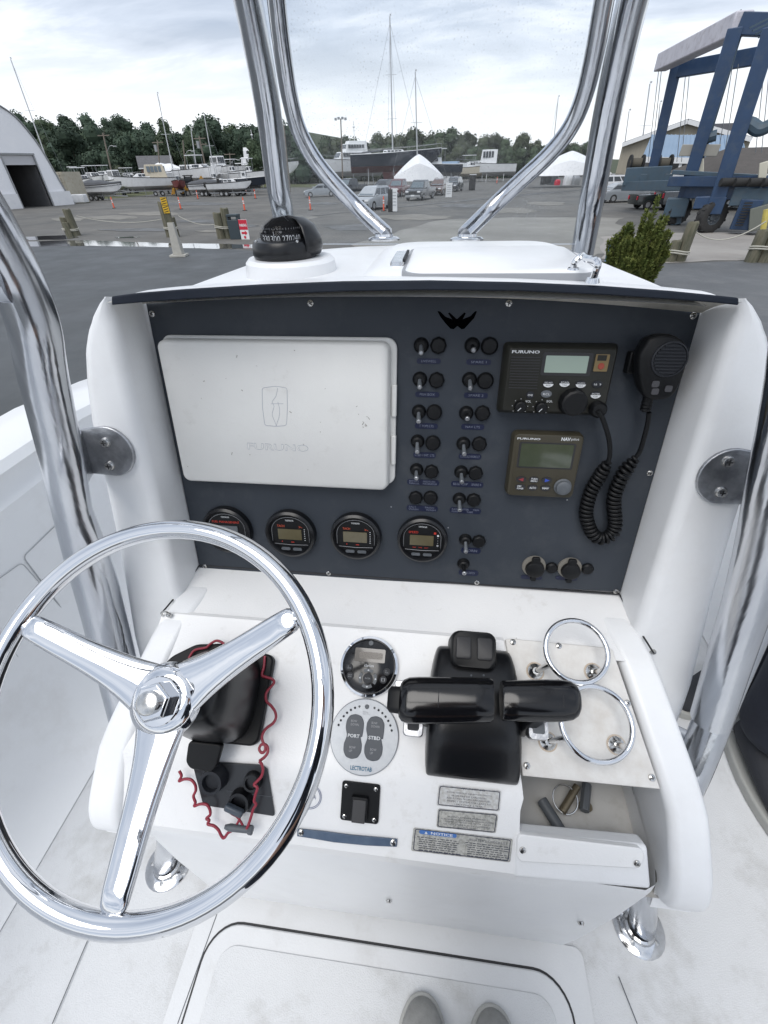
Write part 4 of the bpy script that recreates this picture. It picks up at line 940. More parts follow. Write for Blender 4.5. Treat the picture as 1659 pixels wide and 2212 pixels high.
# ---- gauges
def gauge(x, y, r, title, label, extra):
    M = PM @ T3(*pl(x, y, .010)); g = empty('gauge', mat=M, label=label, cat='gauge', group='round engine gauges in a row under the plotter cover')
    R0 = psz(x, y, 2*r, 2*r, .010)[0]/2
    mb = MB(); mb.T = T3(0, 0, 0); mb.lathe([(R0*.98, 0), (R0, .005), (R0*.97, .013), (R0*.88, .016), (R0*.82, .012), (R0*.80, .008)], 44); mb.build('bezel', blks, g)
    mb = MB(); mb.T = T3(0, 0, .0); mb.lathe([(R0*.81, .008), (0, .008)], 40); mb.build('dial', blk, g)
    k = R0/.045; zt = .0092
    # arched outline of the dial
    arc = [Vector((.033*k*cos(a), .005*k + .027*k*sin(a)*1.0, zt)) for a in [pi*(i/18) for i in range(19)]]
    P = [Vector((.033*k, -.020*k, zt))] + arc + [Vector((-.033*k, -.020*k, zt)), Vector((0, -.0215*k, zt))]
    mb = MB(); mb.tube(P, .0004, 4, closed=True); mb.build('dial_line', greym, g)
    mb = MB(); mb.T = T3(-.001*k, -.001*k, zt); mb.prism(rrect(.042*k, .020*k, .001), -.001, .0003); mb.build('screen', lcdy if extra != 'fuel' else grey, g)
    text('YAMAHA', .015*k, .0034*k, whitem, g, None, M=T3(0, .026*k, zt))
    if extra == 'fuel': text('FUEL MANAGEMENT', .050*k, .0042*k, redm, g, None, M=T3(0, .0165*k, zt))
    else: text(title, (.013 if title == 'TACH' else .017)*k, .0042*k, redm if title == 'SPEED' else orangem, g, None, M=T3(-.016*k, .0150*k, zt))
    if extra == 'tach':
        text('>-', .006*k, .004*k, orangem, g, None, M=T3(.019*k, .0145*k, zt)); MB().box((-.016*k, -.0155*k, zt), (.0014, .0024, .0003)).build('scale_mark', redm, g); MB().box((.003*k, -.0158*k, zt), (.006, .0012, .0003)).build('scale_mark', redm, g)
        for i in range(6): mb = MB(); mb.box((.0255*k, (.010 - .0042*i)*k, zt), (.0018, .0011, .0003)); mb.build('scale_mark', whitem, g)
    if extra == 'speed':
        mb = MB(); mb.box((.022*k, .0145*k, zt), (.004*k, .004*k, .0003)); mb.build('fuel_symbol', redm, g)
        for i in range(5): mb = MB(); mb.T = T3(.0275*k, (.010 - .0050*i)*k, zt); rr = .0019 if i in (0, 4) else .0007; mb.lathe([(rr*k, 0), (rr*k, .0003), (0, .0003)], 10); mb.build('scale_mark', whitem if i == 0 else greym, g)
        for i, s in enumerate(('TRIP', 'TIME', 'BATT')): text(s, .0065*k, .0022*k, redm, g, None, M=T3((-.014 + i*.011)*k, -.0158*k, zt))
    for sx in (-1, 1):
        mb = MB(); mb.T = T3(sx*.0105*k, -.0295*k, .0085); mb.prism(rrect(.016*k, .0052*k, .0024*k), 0, .002); mb.build('button', grey if extra != 'x' else grey, g)
gauge(490, 1146, 52, '', 'leftmost round gauge, headed FUEL MANAGEMENT, half behind the steering wheel rim', 'fuel')
gauge(627, 1154, 54, 'TACH', 'round gauge headed TACH, second from the left, nearer the steering wheel', 'tach')
gauge(768, 1160, 55, 'TACH', 'round gauge headed TACH, third from the left, beside the SPEED gauge', 'tach')
gauge(912, 1167, 55, 'SPEED', 'rightmost round gauge, headed SPEED, below the switch rows', 'speed')
# ---- VHF radio
hv = .026
a = pl(1095, 745, hv); b = pl(1338, 750, hv); c = pl(1083, 892, hv); d = pl(1310, 897, hv)
vx0, vx1 = (a[0] + c[0])/2, (b[0] + d[0])/2; vy1, vy0 = (a[1] + b[1])/2, (c[1] + d[1])/2
vc = ((vx0 + vx1)/2, (vy0 + vy1)/2); VW, VHh = vx1 - vx0, vy1 - vy0
vh = empty('vhf_radio', mat=PM @ T3(*vc), label='olive black marine VHF radio with pale green display and round dial', cat='radio')
mb = MB(); A = rrect(VW + .006, VHh + .006, .006, 5); B = rrect(VW - .004, VHh - .004, .005, 5)
mb.rings([[Vector((x, y, z)) for x, y in Q] for Q, z in ((A, 0), (A, .010), (B, hv - .002), (rrect(VW - .008, VHh - .008, .004, 5), hv))]); mb.build('case', olive, vh, ang=40)
def vq(x, y, h=hv): q = pl(x, y, h); return q[0] - vc[0], q[1] - vc[1]
def vtext(s, x, y, w, h, m=whitem, dz=.0004, **k): ww, hh = psz(x, y, w, h, hv); return text(s, ww, hh, m, vh, None, M=T3(*vq(x, y), hv + dz), **k)
vtext('FURUNO', 1136, 760, 60, 6.5, bold=.02)
for k in range(12):
    x, y = vq(1136 - k*.6, 772 + k*6.0); mb = MB(); mb.box((x, y, hv), (psz(1136, 800, 62, 1, hv)[0], .0014, .0014)); mb.build('speaker_slot', goo, vh)
def vbox(x, y, w, h, name, m, z=.0008, r=.0015, par=None):
    ww, hh = psz(x, y, w, h, hv); mb = MB(); mb.T = T3(*vq(x, y)); mb.prism(rrect(ww, hh, r, 4), hv - .001, hv + z); return mb.build(name, m, par or vh)
vbox(1224, 787, 108, 50, 'screen_surround', goo, .0006, .003); vbox(1223, 787, 92, 37, 'screen', lcdg, .0010, .001)
vbox(1299, 784, 30, 37, 'distress_cover', mat('brass_cover', (.17, .12, .05), .4), .0012, .001); vbox(1300, 773, 20, 12, 'cover_slot', olive, .0016, .0005)
x, y = vq(1298, 791); mb = MB(); mb.T = T3(x, y, hv + .0012); mb.lathe([(.0045, 0), (.004, .001), (0, .001)], 14); mb.build('distress_button', mat('dull_red', (.28, .05, .03), .5), vh)
for bx, by, s_, hf in ((1184, 829, 'DSC INST\nPOS', 1), (1219, 828, 'SCAN\nTAG', 1), (1254, 830, 'CH/WX\nHI/LO', 1), (1290, 830, '16  9', 0), (1180, 851, 'RCL', 2), (1286, 853, 'ENTER\nCLR', 1), (1145, 853, 'POWER', 0)):
    ww, hh = psz(bx, by, 24 if hf or bx > 1200 else 17, 16, hv); x, y = vq(bx, by)
    mb = MB(); mb.T = T3(x, y, hv) @ Matrix.Diagonal((ww/hh, 1, 1, 1)); mb.lathe([(hh/2, 0), (hh/2*.95, .0015), (0, .0018)], 20); o = mb.build('button', dkgrey if hf != 2 else grey, vh)
    if hf == 1:
        mb = MB(); P = [(ww/2*.92*cos(t), hh/2*.92*sin(t)) for t in [pi + pi*i/12 for i in range(13)]]; mb.T = T3(x, y, hv + .0016); mb.prism(P, 0, .0004); mb.build('button_half', whitem, o)
        s1, s2_ = s_.split('\n'); text(s1, ww*.7, hh*.2, whitem, o, None, M=T3(x, y + hh*.17, hv + .0021)); text(s2_, ww*.4, hh*.2, blk, o, None, M=T3(x, y - hh*.2, hv + .0022))
    else: text(s_, ww*.62, hh*.28, whitem, o, None, M=T3(x, y, hv + .0021))
def knob(x, y, r, h, m=blk, n=28, par=None, mark=True, name='knob'):
    q = vq(x, y); rr = psz(x, y, 2*r, 1, hv)[0]/2; mb = MB(); mb.T = T3(*q, hv); mb.lathe([(rr*1.08, 0), (rr*1.02, h*.3), (rr*.96, h*.9), (rr*.8, h), (0, h)], n); o = mb.build(name, m, vh, ang=25)
    if mark: mb = MB(); mb.beam((q[0], q[1], hv + h + .0003), (q[0] - rr*.5, q[1] - rr*.55, hv + h + .0003), .0008, .0004); mb.build('pointer', whitem, o)
    return rr
for x, y, s_ in ((1123, 878, 'VOL'), (1168, 880, 'SQL')):
    rr = knob(x, y, 12.5, .010, n=12)
    for k in range(7):
        t = radians(-40 + k*43); a_, b_ = vq(x, y); mb = MB(); mb.box((a_ + cos(t)*rr*1.35, b_ + sin(t)*rr*1.35, hv + .0003), (.0009, .0009, .0003)); mb.build('dial_dot', whitem, vh)
vtext('VOL', 1141, 867, 12, 5); vtext('SQL', 1187, 867, 13, 5)
knob(1236, 868, 29, .016, n=12, mark=False, name='channel_knob')
a_, b_ = vq(1288, 882); mb = MB(); mb.T = T3(a_, b_, hv); mb.lathe([(.0115, 0), (.0115, .012), (.009, .016), (0, .017)], 20); mb.build('microphone_plug', blk, vh)
# ---- autopilot control head
hn = .020
a = pl(1112, 938, hn); b = pl(1258, 941, hn); c = pl(1095, 1070, hn); d = pl(1241, 1077, hn)
nc = ((a[0] + b[0] + c[0] + d[0])/4, (a[1] + b[1] + c[1] + d[1])/4); NW, NH = (b[0] + d[0] - a[0] - c[0])/2, (a[1] + b[1] - c[1] - d[1])/2
vc = nc; hv = hn
vh = empty('autopilot_control', mat=PM @ T3(*nc), label='square olive autopilot control head with a dark green display', cat='autopilot control')
mb = MB(); mb.rings([[Vector((x, y, z)) for x, y in rrect(NW + i, NH + i, r, 5)] for i, r, z in ((.004, .009, 0), (.004, .009, .012), (-.001, .007, hn - .001), (-.006, .006, hn))]); mb.build('case', olive2, vh, ang=40)
vtext('FURUNO', 1144, 950, 50, 4.2, bold=.02); vtext('NAV', 1225, 951, 20, 7.5, bold=.03); vtext('pilot', 1245, 952, 17, 7)
vbox(1181, 987, 122, 56, 'screen_surround', goo, .0005, .003); vbox(1181, 987, 113, 50, 'screen', lcdk, .0012, .002)
for bx, by, s_, k in ((1127, 1038, '', 1), (1155, 1039, 'TURN\nMENU', 0), (1183, 1040, '', 2), (1125, 1055, 'STBY\nPOWER', 0), (1152, 1056, 'AUTO', 0), (1180, 1057, 'NAV', 0)):
    ww, hh = psz(bx, by, 23, 13.5, hv); x, y = vq(bx, by)
    mb = MB(); mb.T = T3(x, y, hv) @ Matrix.Diagonal((ww/hh, 1, 1, 1)); mb.lathe([(hh/2, 0), (hh/2*.95, .0012), (0, .0014)], 20); o = mb.build('button', goo, vh)
    if k:
        sg = -1 if k == 1 else 1; mb = MB(); mb.T = T3(x, y, hv + .0016); mb.prism([(-sg*ww*.2, -hh*.28*sg), (sg*ww*.26, 0), (-sg*ww*.2, hh*.28*sg)], 0, .0003); mb.build('arrow', mat('arrow%d' % k, (.25, .03, .04) if k == 1 else (.03, .07, .40), .5), o)
    else: text(s_, ww*.62, hh*(.6 if '\n' in s_ else .32), whitem, o, None, M=T3(x, y, hv + .0017), bold=.02)
x, y = vq(1217, 1054); mb = MB(); mb.T = T3(x, y, hv); mb.lathe([(.0135, 0), (.0135, .002), (.0115, .003), (.0112, .009), (.009, .0105), (0, .0105)], 24); mb.build('course_knob', grey, vh)
# ---- hand microphone on its hook
hm_ = .045
mc_ = empty('hand_microphone', mat=PM @ T3(*pl(1436, 800, hm_), hm_), label='black handheld radio microphone with ribbed round speaker hanging on the panel', cat='microphone')
m0_ = pl(1436, 800, hm_)
def mq(x, y, h=hm_): q = pl(x, y, h); return q[0] - m0_[0], q[1] - m0_[1]
body = [mq(x, y) for x, y in ((1392, 745), (1402, 728), (1425, 720), (1455, 722), (1478, 735), (1487, 755), (1484, 785), (1475, 815), (1462, 845), (1446, 862), (1420, 866), (1396, 862), (1384, 840), (1378, 800), (1380, 765))][::-1]
body = roundpoly(body, .01, 4); bx_ = sum(p[0] for p in body)/len(body); by_ = sum(p[1] for p in body)/len(body)
mb = MB(); mb.rings([[Vector((bx_ + (x - bx_)*k, by_ + (y - by_)*k, z)) for x, y in body] for k, z in ((.80, -.030), (.93, -.026), (.99, -.014), (1.0, -.006), (.97, .0), (.88, .0025))]); mb.build('shell', blk, mc_, ang=50)
sc_ = mq(1444, 776); sr = psz(1444, 776, 78, 1, hm_)[0]/2
mb = MB(); mb.T = T3(*sc_, .002); mb.lathe([(sr*1.04, -.002), (sr*1.0, .0025), (sr*.92, .003), (sr*.9, .001), (0, .001)], 36); mb.build('speaker_ring', dkgrey, mc_)
for k in range(9):
    yy = (k - 4)/4.6*sr*.86; ww = 2*sqrt(max(.0001, (sr*.86)**2 - yy*yy)); mb = MB(); mb.box((sc_[0], sc_[1] + yy, .0040), (ww, sr*.085, .0016)); mb.build('speaker_rib', dkgrey, mc_)
for x, y in ((1414, 829), (1413, 845), (1442, 839)):
    mb = MB(); mb.T = T3(*mq(x, y), .0015); mb.prism(rrect(.0095, .0085, .0025), 0, .002); mb.build('button', mat('mic_button_%d' % x, (.05, .05, .056), .5), mc_)
mb = MB(); q = mq(1420, 790); mb.box((q[0] - .012, q[1], -.037), (.028, .03, .016)); mb.build('hook', blk, mc_, bevel=.002)
q1, q2 = mq(1408, 864), mq(1402, 893); mb = MB(); mb.tube([(q1[0], q1[1] + .004, -.012), (q2[0], q2[1], -.014)], [.0075, .005], 12)
for k in range(3):
    t = .35 + k*.25; c_ = Vector((q1[0], q1[1], -.012)).lerp(Vector((q2[0], q2[1], -.014)), t); mb.cyl(c_ + Vector((0, .0014, 0)), c_ - Vector((0, .0014, 0)), .0072, n=12)
mb.build('strain_relief', blk, mc_)
# cord: plain ends and coiled middle
cd_ = empty('microphone_cord', mat=PM, label='black coiled microphone cord looping down from the radio to the hand microphone', cat='cord')
def cp3(P): return smooth_path([Vector((*pl(x, y, h), h)) for x, y, h in P], 10)
A = cp3([(1402, 891, .030), (1399, 915, .026), (1390, 950, .022), (1382, 975, .018), (1372, 990, .016)])
Bc = [(1372, 990, .016), (1350, 1018, .018), (1336, 1045, .018), (1326, 1075, .016), (1327, 1105, .014), (1329, 1130, .013), (1324, 1150, .012), (1312, 1160, .012), (1295, 1163, .012), (1280, 1152, .012), (1270, 1130, .012), (1266, 1105, .012), (1272, 1075, .013), (1282, 1050, .014), (1296, 1028, .016), (1306, 1010, .020), (1312, 1000, .022)]
Cc = cp3([(1312, 1000, .022), (1317, 985, .026), (1317, 960, .030), (1312, 935, .034), (1302, 905, .040), (1292, 886, .044)])
for P in (A, Cc):
    mb = MB(); mb.tube(P, .0034, 10); mb.build('plain_cord', blk, cd_)
P = cp3(Bc); Ls = [0]
for a_, b_ in zip(P, P[1:]): Ls.append(Ls[-1] + (b_ - a_).length)
turn = .0074; nt_ = int(Ls[-1]/turn); H = []; j = 0
for i in range(nt_*14 + 1):
    s_ = Ls[-1]*i/(nt_*14)
    while j < len(P) - 2 and Ls[j + 1] < s_: j += 1
    t = (s_ - Ls[j])/max(1e-9, Ls[j + 1] - Ls[j]); c_ = P[j].lerp(P[j + 1], t)
    d_ = (P[min(j + 2, len(P) - 1)] - P[max(0, j - 1)]).normalized(); sd_ = d_.cross(Vector((0, 0, 1))).normalized(); u_ = sd_.cross(d_)
    a_ = 2*pi*i/14; rr = .0085*min(1, .5 + i/60, .5 + (nt_*14 - i)/60); H.append(c_ + sd_*cos(a_)*rr + u_*sin(a_)*rr)
mb = MB(); mb.tube(H, .0031, 6); mb.build('coiled_cord', blk, cd_, ang=80)
# ================================================================= POD INSTRUMENTS
def inst_on(M, x, y, name, **k): q = on(M, x, y, .002); e_ = empty(name, mat=M @ T3(*q), **k); return e_, q
def szz(M, x, y, w): a = on(M, x - w/2, y, .004); b = on(M, x + w/2, y, .004); return abs(b[0] - a[0])
g, q = inst_on(UM, 798, 1439, 'stereo_remote', label='round black stereo remote with a small segmented display above the trim tab control', cat='stereo remote')
R0 = szz(UM, 798, 1439, 127)/2
mb = MB(); mb.lathe([(R0, 0), (R0, .004), (R0*.97, .008), (R0*.90, .009), (R0*.88, .006)], 48); mb.build('chrome_rim', chrome, g)
mb = MB(); mb.lathe([(R0*.89, .006), (R0*.8, .0085), (0, .009)], 48); mb.build('face', blkg, g)
k = R0/.05; zt = .0092
mb = MB(); mb.T = T3(0, .017*k, zt); mb.prism(rrect(.052*k, .022*k, .002), -.001, .0004); mb.build('screen', mat('remote_lcd', (.10, .09, .08), .2, coat=.5), g)
mb = MB(); mb.T = T3(.002*k, .0165*k, zt + .0005); mb.prism(rrect(.040*k, .011*k, .003), 0, .0003); mb.build('segment_print', lcdd, g)
text('clarion', .016*k, .0048*k, whitem, g, None, M=T3(0, .0005*k, zt))
mb = MB(); mb.T = T3(.0, .037*k, zt); mb.lathe([(.0045*k, -.001), (.004*k, .001), (0, .001)], 16); mb.build('button', grey, g)
for x, y, s_ in ((-.033, -.005, '>||\nMUTE'), (-.030, -.018, 'MODE\nBAND'), (.031, -.007, 'O\nVOL'), (.026, -.020, '[]')):
    mb = MB(); mb.T = T3(x*k, y*k, zt - .001); mb.lathe([(.0062*k, 0), (.0058*k, .0016), (0, .002)], 18); o = mb.build('button', dkgrey, g); text(s_, .006*k, .005*k, greym, o, None, M=T3(x*k, y*k, zt + .0013))
mb = MB(); mb.T = T3(0, -.020*k, zt - .001); mb.lathe([(.0085*k, 0), (.008*k, .002), (0, .0024)], 24); o = mb.build('enter_button', dkgrey, g); text('ENTER', .009*k, .0022*k, greym, o, None, M=T3(0, -.020*k, zt + .0017))
for i in range(4):
    a0 = i*pi/2 + pi/4 + .18; P = [(.0155*k*cos(a), .0155*k*sin(a)) for a in [a0 + (pi/2 - .36)*j/6 for j in range(7)]] + [(.0105*k*cos(a), .0105*k*sin(a)) for a in [a0 + (pi/2 - .36)*(6 - j)/6 for j in range(7)]]
    mb = MB(); mb.T = T3(0, -.020*k, zt - .0005); mb.prism(P, 0, .0014); o = mb.build('arrow_key', grey, g)
    a = i*pi/2 + pi/2; c_ = Vector((.0130*k*cos(a), .0130*k*sin(a) - .020*k, zt + .0010)); d = Vector((cos(a), sin(a), 0)); s = Vector((-sin(a), cos(a), 0))
    mb = MB(); mb.add([c_ + d*.0018, c_ - d*.001 + s*.0018, c_ - d*.001 - s*.0018], [(0, 1, 2)]); mb.build('arrow', whitem, o)
g, q = inst_on(UM, 787, 1590, 'trim_tab_control', label='round silver trim tab control with PORT and STBD rocker pads', cat='trim tab control')
R0 = szz(UM, 787, 1590, 150)/2
mb = MB(); mb.lathe([(R0, 0), (R0, .002), (R0*.97, .004), (0, .0042)], 48); mb.build('disc', silverd, g); k = R0/.056; zt = .0044
for sx, s_ in ((-1, 'PORT'), (1, 'STBD')):
    P = []
    L_ = [(.0145, .0), (.0155, .012), (.0150, .022), (.010, .030), (0, .0325), (-.010, .030), (-.0150, .022), (-.0155, .012), (-.0115, 0), (-.0155, -.012), (-.0150, -.022), (-.010, -.030), (0, -.0325), (.010, -.030), (.0150, -.022), (.0155, -.012), (.0115, 0)]
    mb = MB(); mb.T = T3(sx*.0168*k, -.0015*k, zt - .0005); mb.prism(roundpoly([(x*k*.95, y*k) for x, y in L_], .003), 0, .0016); o = mb.build('rocker_pad', mat('pad%d' % sx, (.025, .035, .05), .4), g, bevel=.0006)
    text('BOW\nDOWN', .013*k, .0085*k, greym, o, None, M=T3(sx*.0168*k, .018*k, zt + .0014)); text(s_, .019*k, .0052*k, whitem, o, None, M=T3(sx*.0168*k, -.001*k, zt + .0014), bold=.02); text('BOW\nUP', .010*k, .0085*k, greym, o, None, M=T3(sx*.0168*k, -.020*k, zt + .0014))
    for i in range(7):
        a = pi/2 + sx*-radians(16 + i*9.5); mb = MB(); mb.T = T3(.0455*k*cos(a), .0455*k*sin(a) - .001, zt); mb.lathe([(.0019*k, 0), (0, .0003)], 10); mb.build('indicator_dot', mat('dot', (.08, .085, .09), .5) if i == 0 else dkgrey, g)
mb = MB(); mb.T = T3(0, .0435*k, zt); mb.lathe([(.0036*k, 0), (.003*k, .0006), (0, .0007)], 12); mb.build('sensor', grey, g)
text('Planing\nTabs Out', .012*k, .005*k, greym, g, None, M=T3(0, .034*k, zt + .0002)); text('LECTROTAB', .034*k, .0062*k, mat('teal_print', (.03, .12, .20), .5), g, None, M=T3(0, -.0455*k, zt + .0002), bold=.03)
# rocker switch on the lower face
g, q = inst_on(LM, 778, 1733, 'rocker_switch', label='square black rocker switch plate with a screw in each corner', cat='switch')
s_ = szz(LM, 778, 1733, 83); mb = MB(); mb.prism(rrect(s_, s_*.98, s_*.07), 0, .003); mb.build('plate', blk, g, bevel=.0008)
for x in (-1, 1):
    for y in (-1, 1): pscrew(g, x*s_*.39, y*s_*.38, .0032, .003)
mb = MB(); R = [[Vector((x, y, z)) for x, y in rrect(s_*.42*f, s_*.60*f, .003)] for f, z in ((1.05, .003), (1.0, .009), (.9, .0105))]; mb.T = T3(0, -s_*.12, 0); mb.rings(R); o = mb.build('rocker_frame', blk, g)
mb = MB(); mb.T = T3(0, -s_*.12, .0105); mb.hexa([(-s_*.17, -s_*.26, -.002), (s_*.17, -s_*.26, -.002), (s_*.17, s_*.26, -.002), (-s_*.17, s_*.26, -.002)], [(-s_*.17, -s_*.26, .006), (s_*.17, -s_*.26, .006), (s_*.17, s_*.26, .0), (-s_*.17, s_*.26, .0)]); mb.build('rocker', mat('rocker_m', (.03, .03, .032), .45), g, bevel=.001)
# ignition and kill switch panel
ip = [on(LM, x, y, .0015) for x, y in ((415, 1642), (565, 1652), (578, 1660), (594, 1762), (440, 1738))]
cen = (sum(p[0] for p in ip)/5, sum(p[1] for p in ip)/5)
ig = empty('ignition_panel', mat=LM @ T3(*cen), label='dark ignition switch panel with a key and cords below the steering wheel', cat='ignition panel')
mb = MB(); mb.T = T3(-cen[0], -cen[1]); mb.prism(roundpoly(ip[::-1], .004), .0005, .0035); mb.build('plate', mat('ign_plate', (.022, .024, .028), .3), ig, bevel=.0006)
def iq(x, y): q = on(LM, x, y, .004); return q[0] - cen[0], q[1] - cen[1]
for x, y, r, h in ((468, 1677, .022, .022), (548, 1685, .016, .012), (522, 1727, .020, .014)):
    a_, b_ = iq(x, y); rr = r*.8; mb = MB(); mb.T = T3(a_, b_, .003); mb.lathe([(rr*1.15, 0), (rr*1.1, h*.4), (rr, h), (rr*.75, h), (rr*.7, h*.6), (0, h*.6)], 24); mb.build('switch_barrel', blks if r < .022 else dkgrey, ig)
a_, b_ = iq(522, 1727); mb = MB(); mb.T = T3(a_, b_, .02) @ Matrix.Rotation(-.3, 4, 'Z'); mb.box((-.002, -.008, 0), (.030, .010, .012)); mb.build('key_head', mat('keyh', (.06, .075, .095), .4), ig, bevel=.003)
mb = MB(); mb.beam((iq(490, 1708)[0], iq(490, 1708)[1], .0038), (iq(590, 1722)[0], iq(590, 1722)[1], .0038), .0006, .0004); mb.build('score_line', grey, ig)

# red lanyard
ld = empty('kill_switch_lanyard', label='dark red coiled kill switch lanyard draped round the helm with a grey clip', cat='lanyard')
def wd_(P, M_, h, r=.0022, nm='cord', amp=0):
    pts = [M_ @ Vector((*on(M_, x, y, hh), hh)) for x, y, hh in [(p[0], p[1], p[2] if len(p) > 2 else h) for p in P]]
    mb = MB(); mb.tube(smooth_path(pts, 7), r, 8); return mb.build(nm, redcord, ld, ang=80)
wd_([(408, 1422), (420, 1405), (440, 1400), (447, 1398), (452, 1393), (462, 1386), (470, 1384), (480, 1388), (490, 1396), (505, 1402), (518, 1402), (530, 1395), (538, 1390), (542, 1386), (548, 1389), (544, 1398), (535, 1403)], UM, .022)
wd_([(617 - 45, 1417), (570, 1440), (566, 1458), (576, 1463), (588, 1467), (592, 1474), (586, 1483), (578, 1492), (574, 1502), (576, 1515), (586, 1525), (594, 1537), (596, 1550), (590, 1562), (578, 1571), (570, 1580), (566, 1592), (568, 1603), (573, 1612), (572, 1622), (565, 1626), (560, 1618), (564, 1609), (572, 1608), (578, 1614), (578, 1626), (571, 1636), (560, 1644)], UM, .020)
wd_([(560, 1644), (566, 1652), (568, 1665), (564, 1678), (555, 1688), (549, 1695), (556, 1702), (552, 1716), (549, 1730), (553, 1738), (547, 1748), (543, 1762), (538, 1778), (533, 1790)], LM, .020)
wd_([(387, 1665), (392, 1676), (387, 1687), (398, 1683), (412, 1684), (421, 1694), (423, 1707), (418, 1720), (422, 1733), (420, 1741), (432, 1737), (446, 1738), (453, 1748), (454, 1760), (446, 1768), (452, 1772), (449, 1780), (462, 1784), (472, 1793), (478, 1805), (484, 1810), (492, 1800), (500, 1795)], LM, .016)
wd_([(503, 1790), (512, 1780), (518, 1766), (516, 1757), (507, 1748), (500, 1744), (496, 1752), (501, 1758), (512, 1764), (520, 1775), (528, 1790)], LM, .016, .0018)
a_ = LM @ Vector((*on(LM, 486, 1786, .018), .018)); b_ = LM @ Vector((*on(LM, 541, 1793, .018), .018)); mb = MB(); mb.tube([a_, a_.lerp(b_, .2), a_.lerp(b_, .85), b_], [.003, .0055, .005, .0045], 12); mb.build('clip', grey, ld)
MB().box(b_, (.008, .012, .010)).build('clip_end', grey, ld, bevel=.002)
# stickers
def sticker(px_, name, label, m, border, lines, cat='sticker', M_=None, hgt=.0006):
    M_ = M_ or LM
    P = [on(M_, x, y, hgt) for x, y in px_]; cx = sum(p[0] for p in P)/len(P); cy = sum(p[1] for p in P)/len(P)
    e_ = empty(name, mat=M_ @ T3(cx, cy), label=label, cat=cat); P = [(x - cx, y - cy) for x, y in P]
    ux = Vector(P[1]) - Vector(P[0]); ang = math.atan2(ux.y, ux.x)
    rp = roundpoly(P[::-1], .003)
    mb = MB(); mb.prism(rp, .0002, hgt); mb.build('backing', m, e_)
    q = [(x*.955, y*.9) for x, y in rp]
    if border: mb = MB(); mb.tube([Vector((x, y, hgt)) for x, y in q], .0006, 4, closed=True); mb.build('border_line', navyl, e_)
    W_ = ux.length; H_ = (Vector(P[0]) - Vector(P[3])).length
    for s, fx, fy, fwid, fh, mt in lines:
        Mx = Matrix.Rotation(ang, 4, 'Z') @ T3(fx*W_, fy*H_, hgt + .0002); text(s, fwid*W_, fh*H_, mt, e_, None, M=Mx)
    return e_, W_, H_, ang
sticker([(948, 1696), (1083, 1709), (1079, 1753), (943, 1740)], 'warning_sticker', 'upper worn grey warning label about leaking fuel, under the throttle', stick2, 1, [('WARNING', .05, .44, .40, .09, stickdk), ('AVOID SERIOUS INJURY OR DEATH', 0, .20, .72, .085, stickdk), ('FROM FIRE OR EXPLOSION', 0, .06, .55, .085, stickdk), ('RESULTING FROM LEAKING FUEL', 0, -.07, .70, .085, stickdk), ('INSPECT SYSTEM FOR LEAKS AT', 0, -.21, .70, .085, stickdk), ('LEAST ONCE A YEAR.', 0, -.35, .45, .085, stickdk)])
sticker([(946, 1747), (1076, 1759), (1071, 1800), (943, 1787)], 'warning_sticker', 'middle of the three labels, dirty grey one about ventilation and fuel vapors', stick, 1, [('IF VENTILATION IS PROVIDED', 0, .14, .62, .085, stickdk), ('FUEL VAPORS ARE A FIRE AND EXPLOSION', 0, .0, .86, .085, stickdk), ('HAZARD TO AVOID INJURY OR DEATH', 0, -.13, .78, .085, stickdk), ('DO NOT STORE FUEL OR FLAMMABLE', 0, -.26, .78, .085, stickdk), ('LIQUIDS HERE.', 0, -.38, .32, .08, stickdk)])
e_, W_, H_, ang = sticker([(893, 1788), (1108, 1813), (1102, 1863), (888, 1838)], 'notice_sticker', 'wide grey label headed with a blue NOTICE band and BOATERS CHECKLIST', stick, 1, [("BOATER'S CHECKLIST", .27, .28, .38, .10, stickdk)])
mb = MB(); mb.T = Matrix.Rotation(ang, 4, 'Z') @ T3(0, 0, .0007)
for col, x0 in ((0, -.45), (1, .04)):
    for i in range(7):
        x = x0 + (.02 if i else 0)
        while x < x0 + random.uniform(.36, .44):
            w_ = random.uniform(.015, .05); mb.box(((x + w_/2)*W_, (.13 - .09*i)*H_, 0), (w_*W_, .030*H_, .0002)); x += w_ + .010
fp_ = mb.build('fine_print', stickdk, e_); fp_['kind'] = 'stuff'
mb = MB(); mb.T = Matrix.Rotation(ang, 4, 'Z') @ T3(-.24*W_, .36*H_, .0007); mb.prism(rrect(.38*W_, .17*H_, .08*H_), 0, .0003); mb.build('blue_band', mat('notice_blue', (.06, .16, .42), .5), e_)
text('NOTICE', .22*W_, .11*H_, whitem, e_, None, M=Matrix.Rotation(ang, 4, 'Z') @ T3(-.20*W_, .36*H_, .0012), bold=.02)
mb = MB(); mb.T = Matrix.Rotation(ang, 4, 'Z') @ T3(-.36*W_, .355*H_, .0012); mb.add([(0, .06*H_, 0), (-.016*W_, -.05*H_, 0), (.016*W_, -.05*H_, 0)], [(0, 1, 2)]); mb.build('triangle_mark', whitem, e_)
# round builder seal
e_, q = inst_on(LM, 668, 1722, 'round_seal', label='small round printed seal on the white pod next to the wheel rim', cat='sticker')
for r in (.0185, .0165): mb = MB(); mb.tube([(r*cos(k*pi/16), r*sin(k*pi/16), .0004) for k in range(32)], .0004, 4, closed=True); mb.build('ring_line', mat('seal%d' % (r*1e4), (.10, .13, .25), .5), e_)
text('NMMA', .020, .006, mat('seal_ink', (.08, .10, .2), .5), e_, None, M=T3(0, 0, .0006))
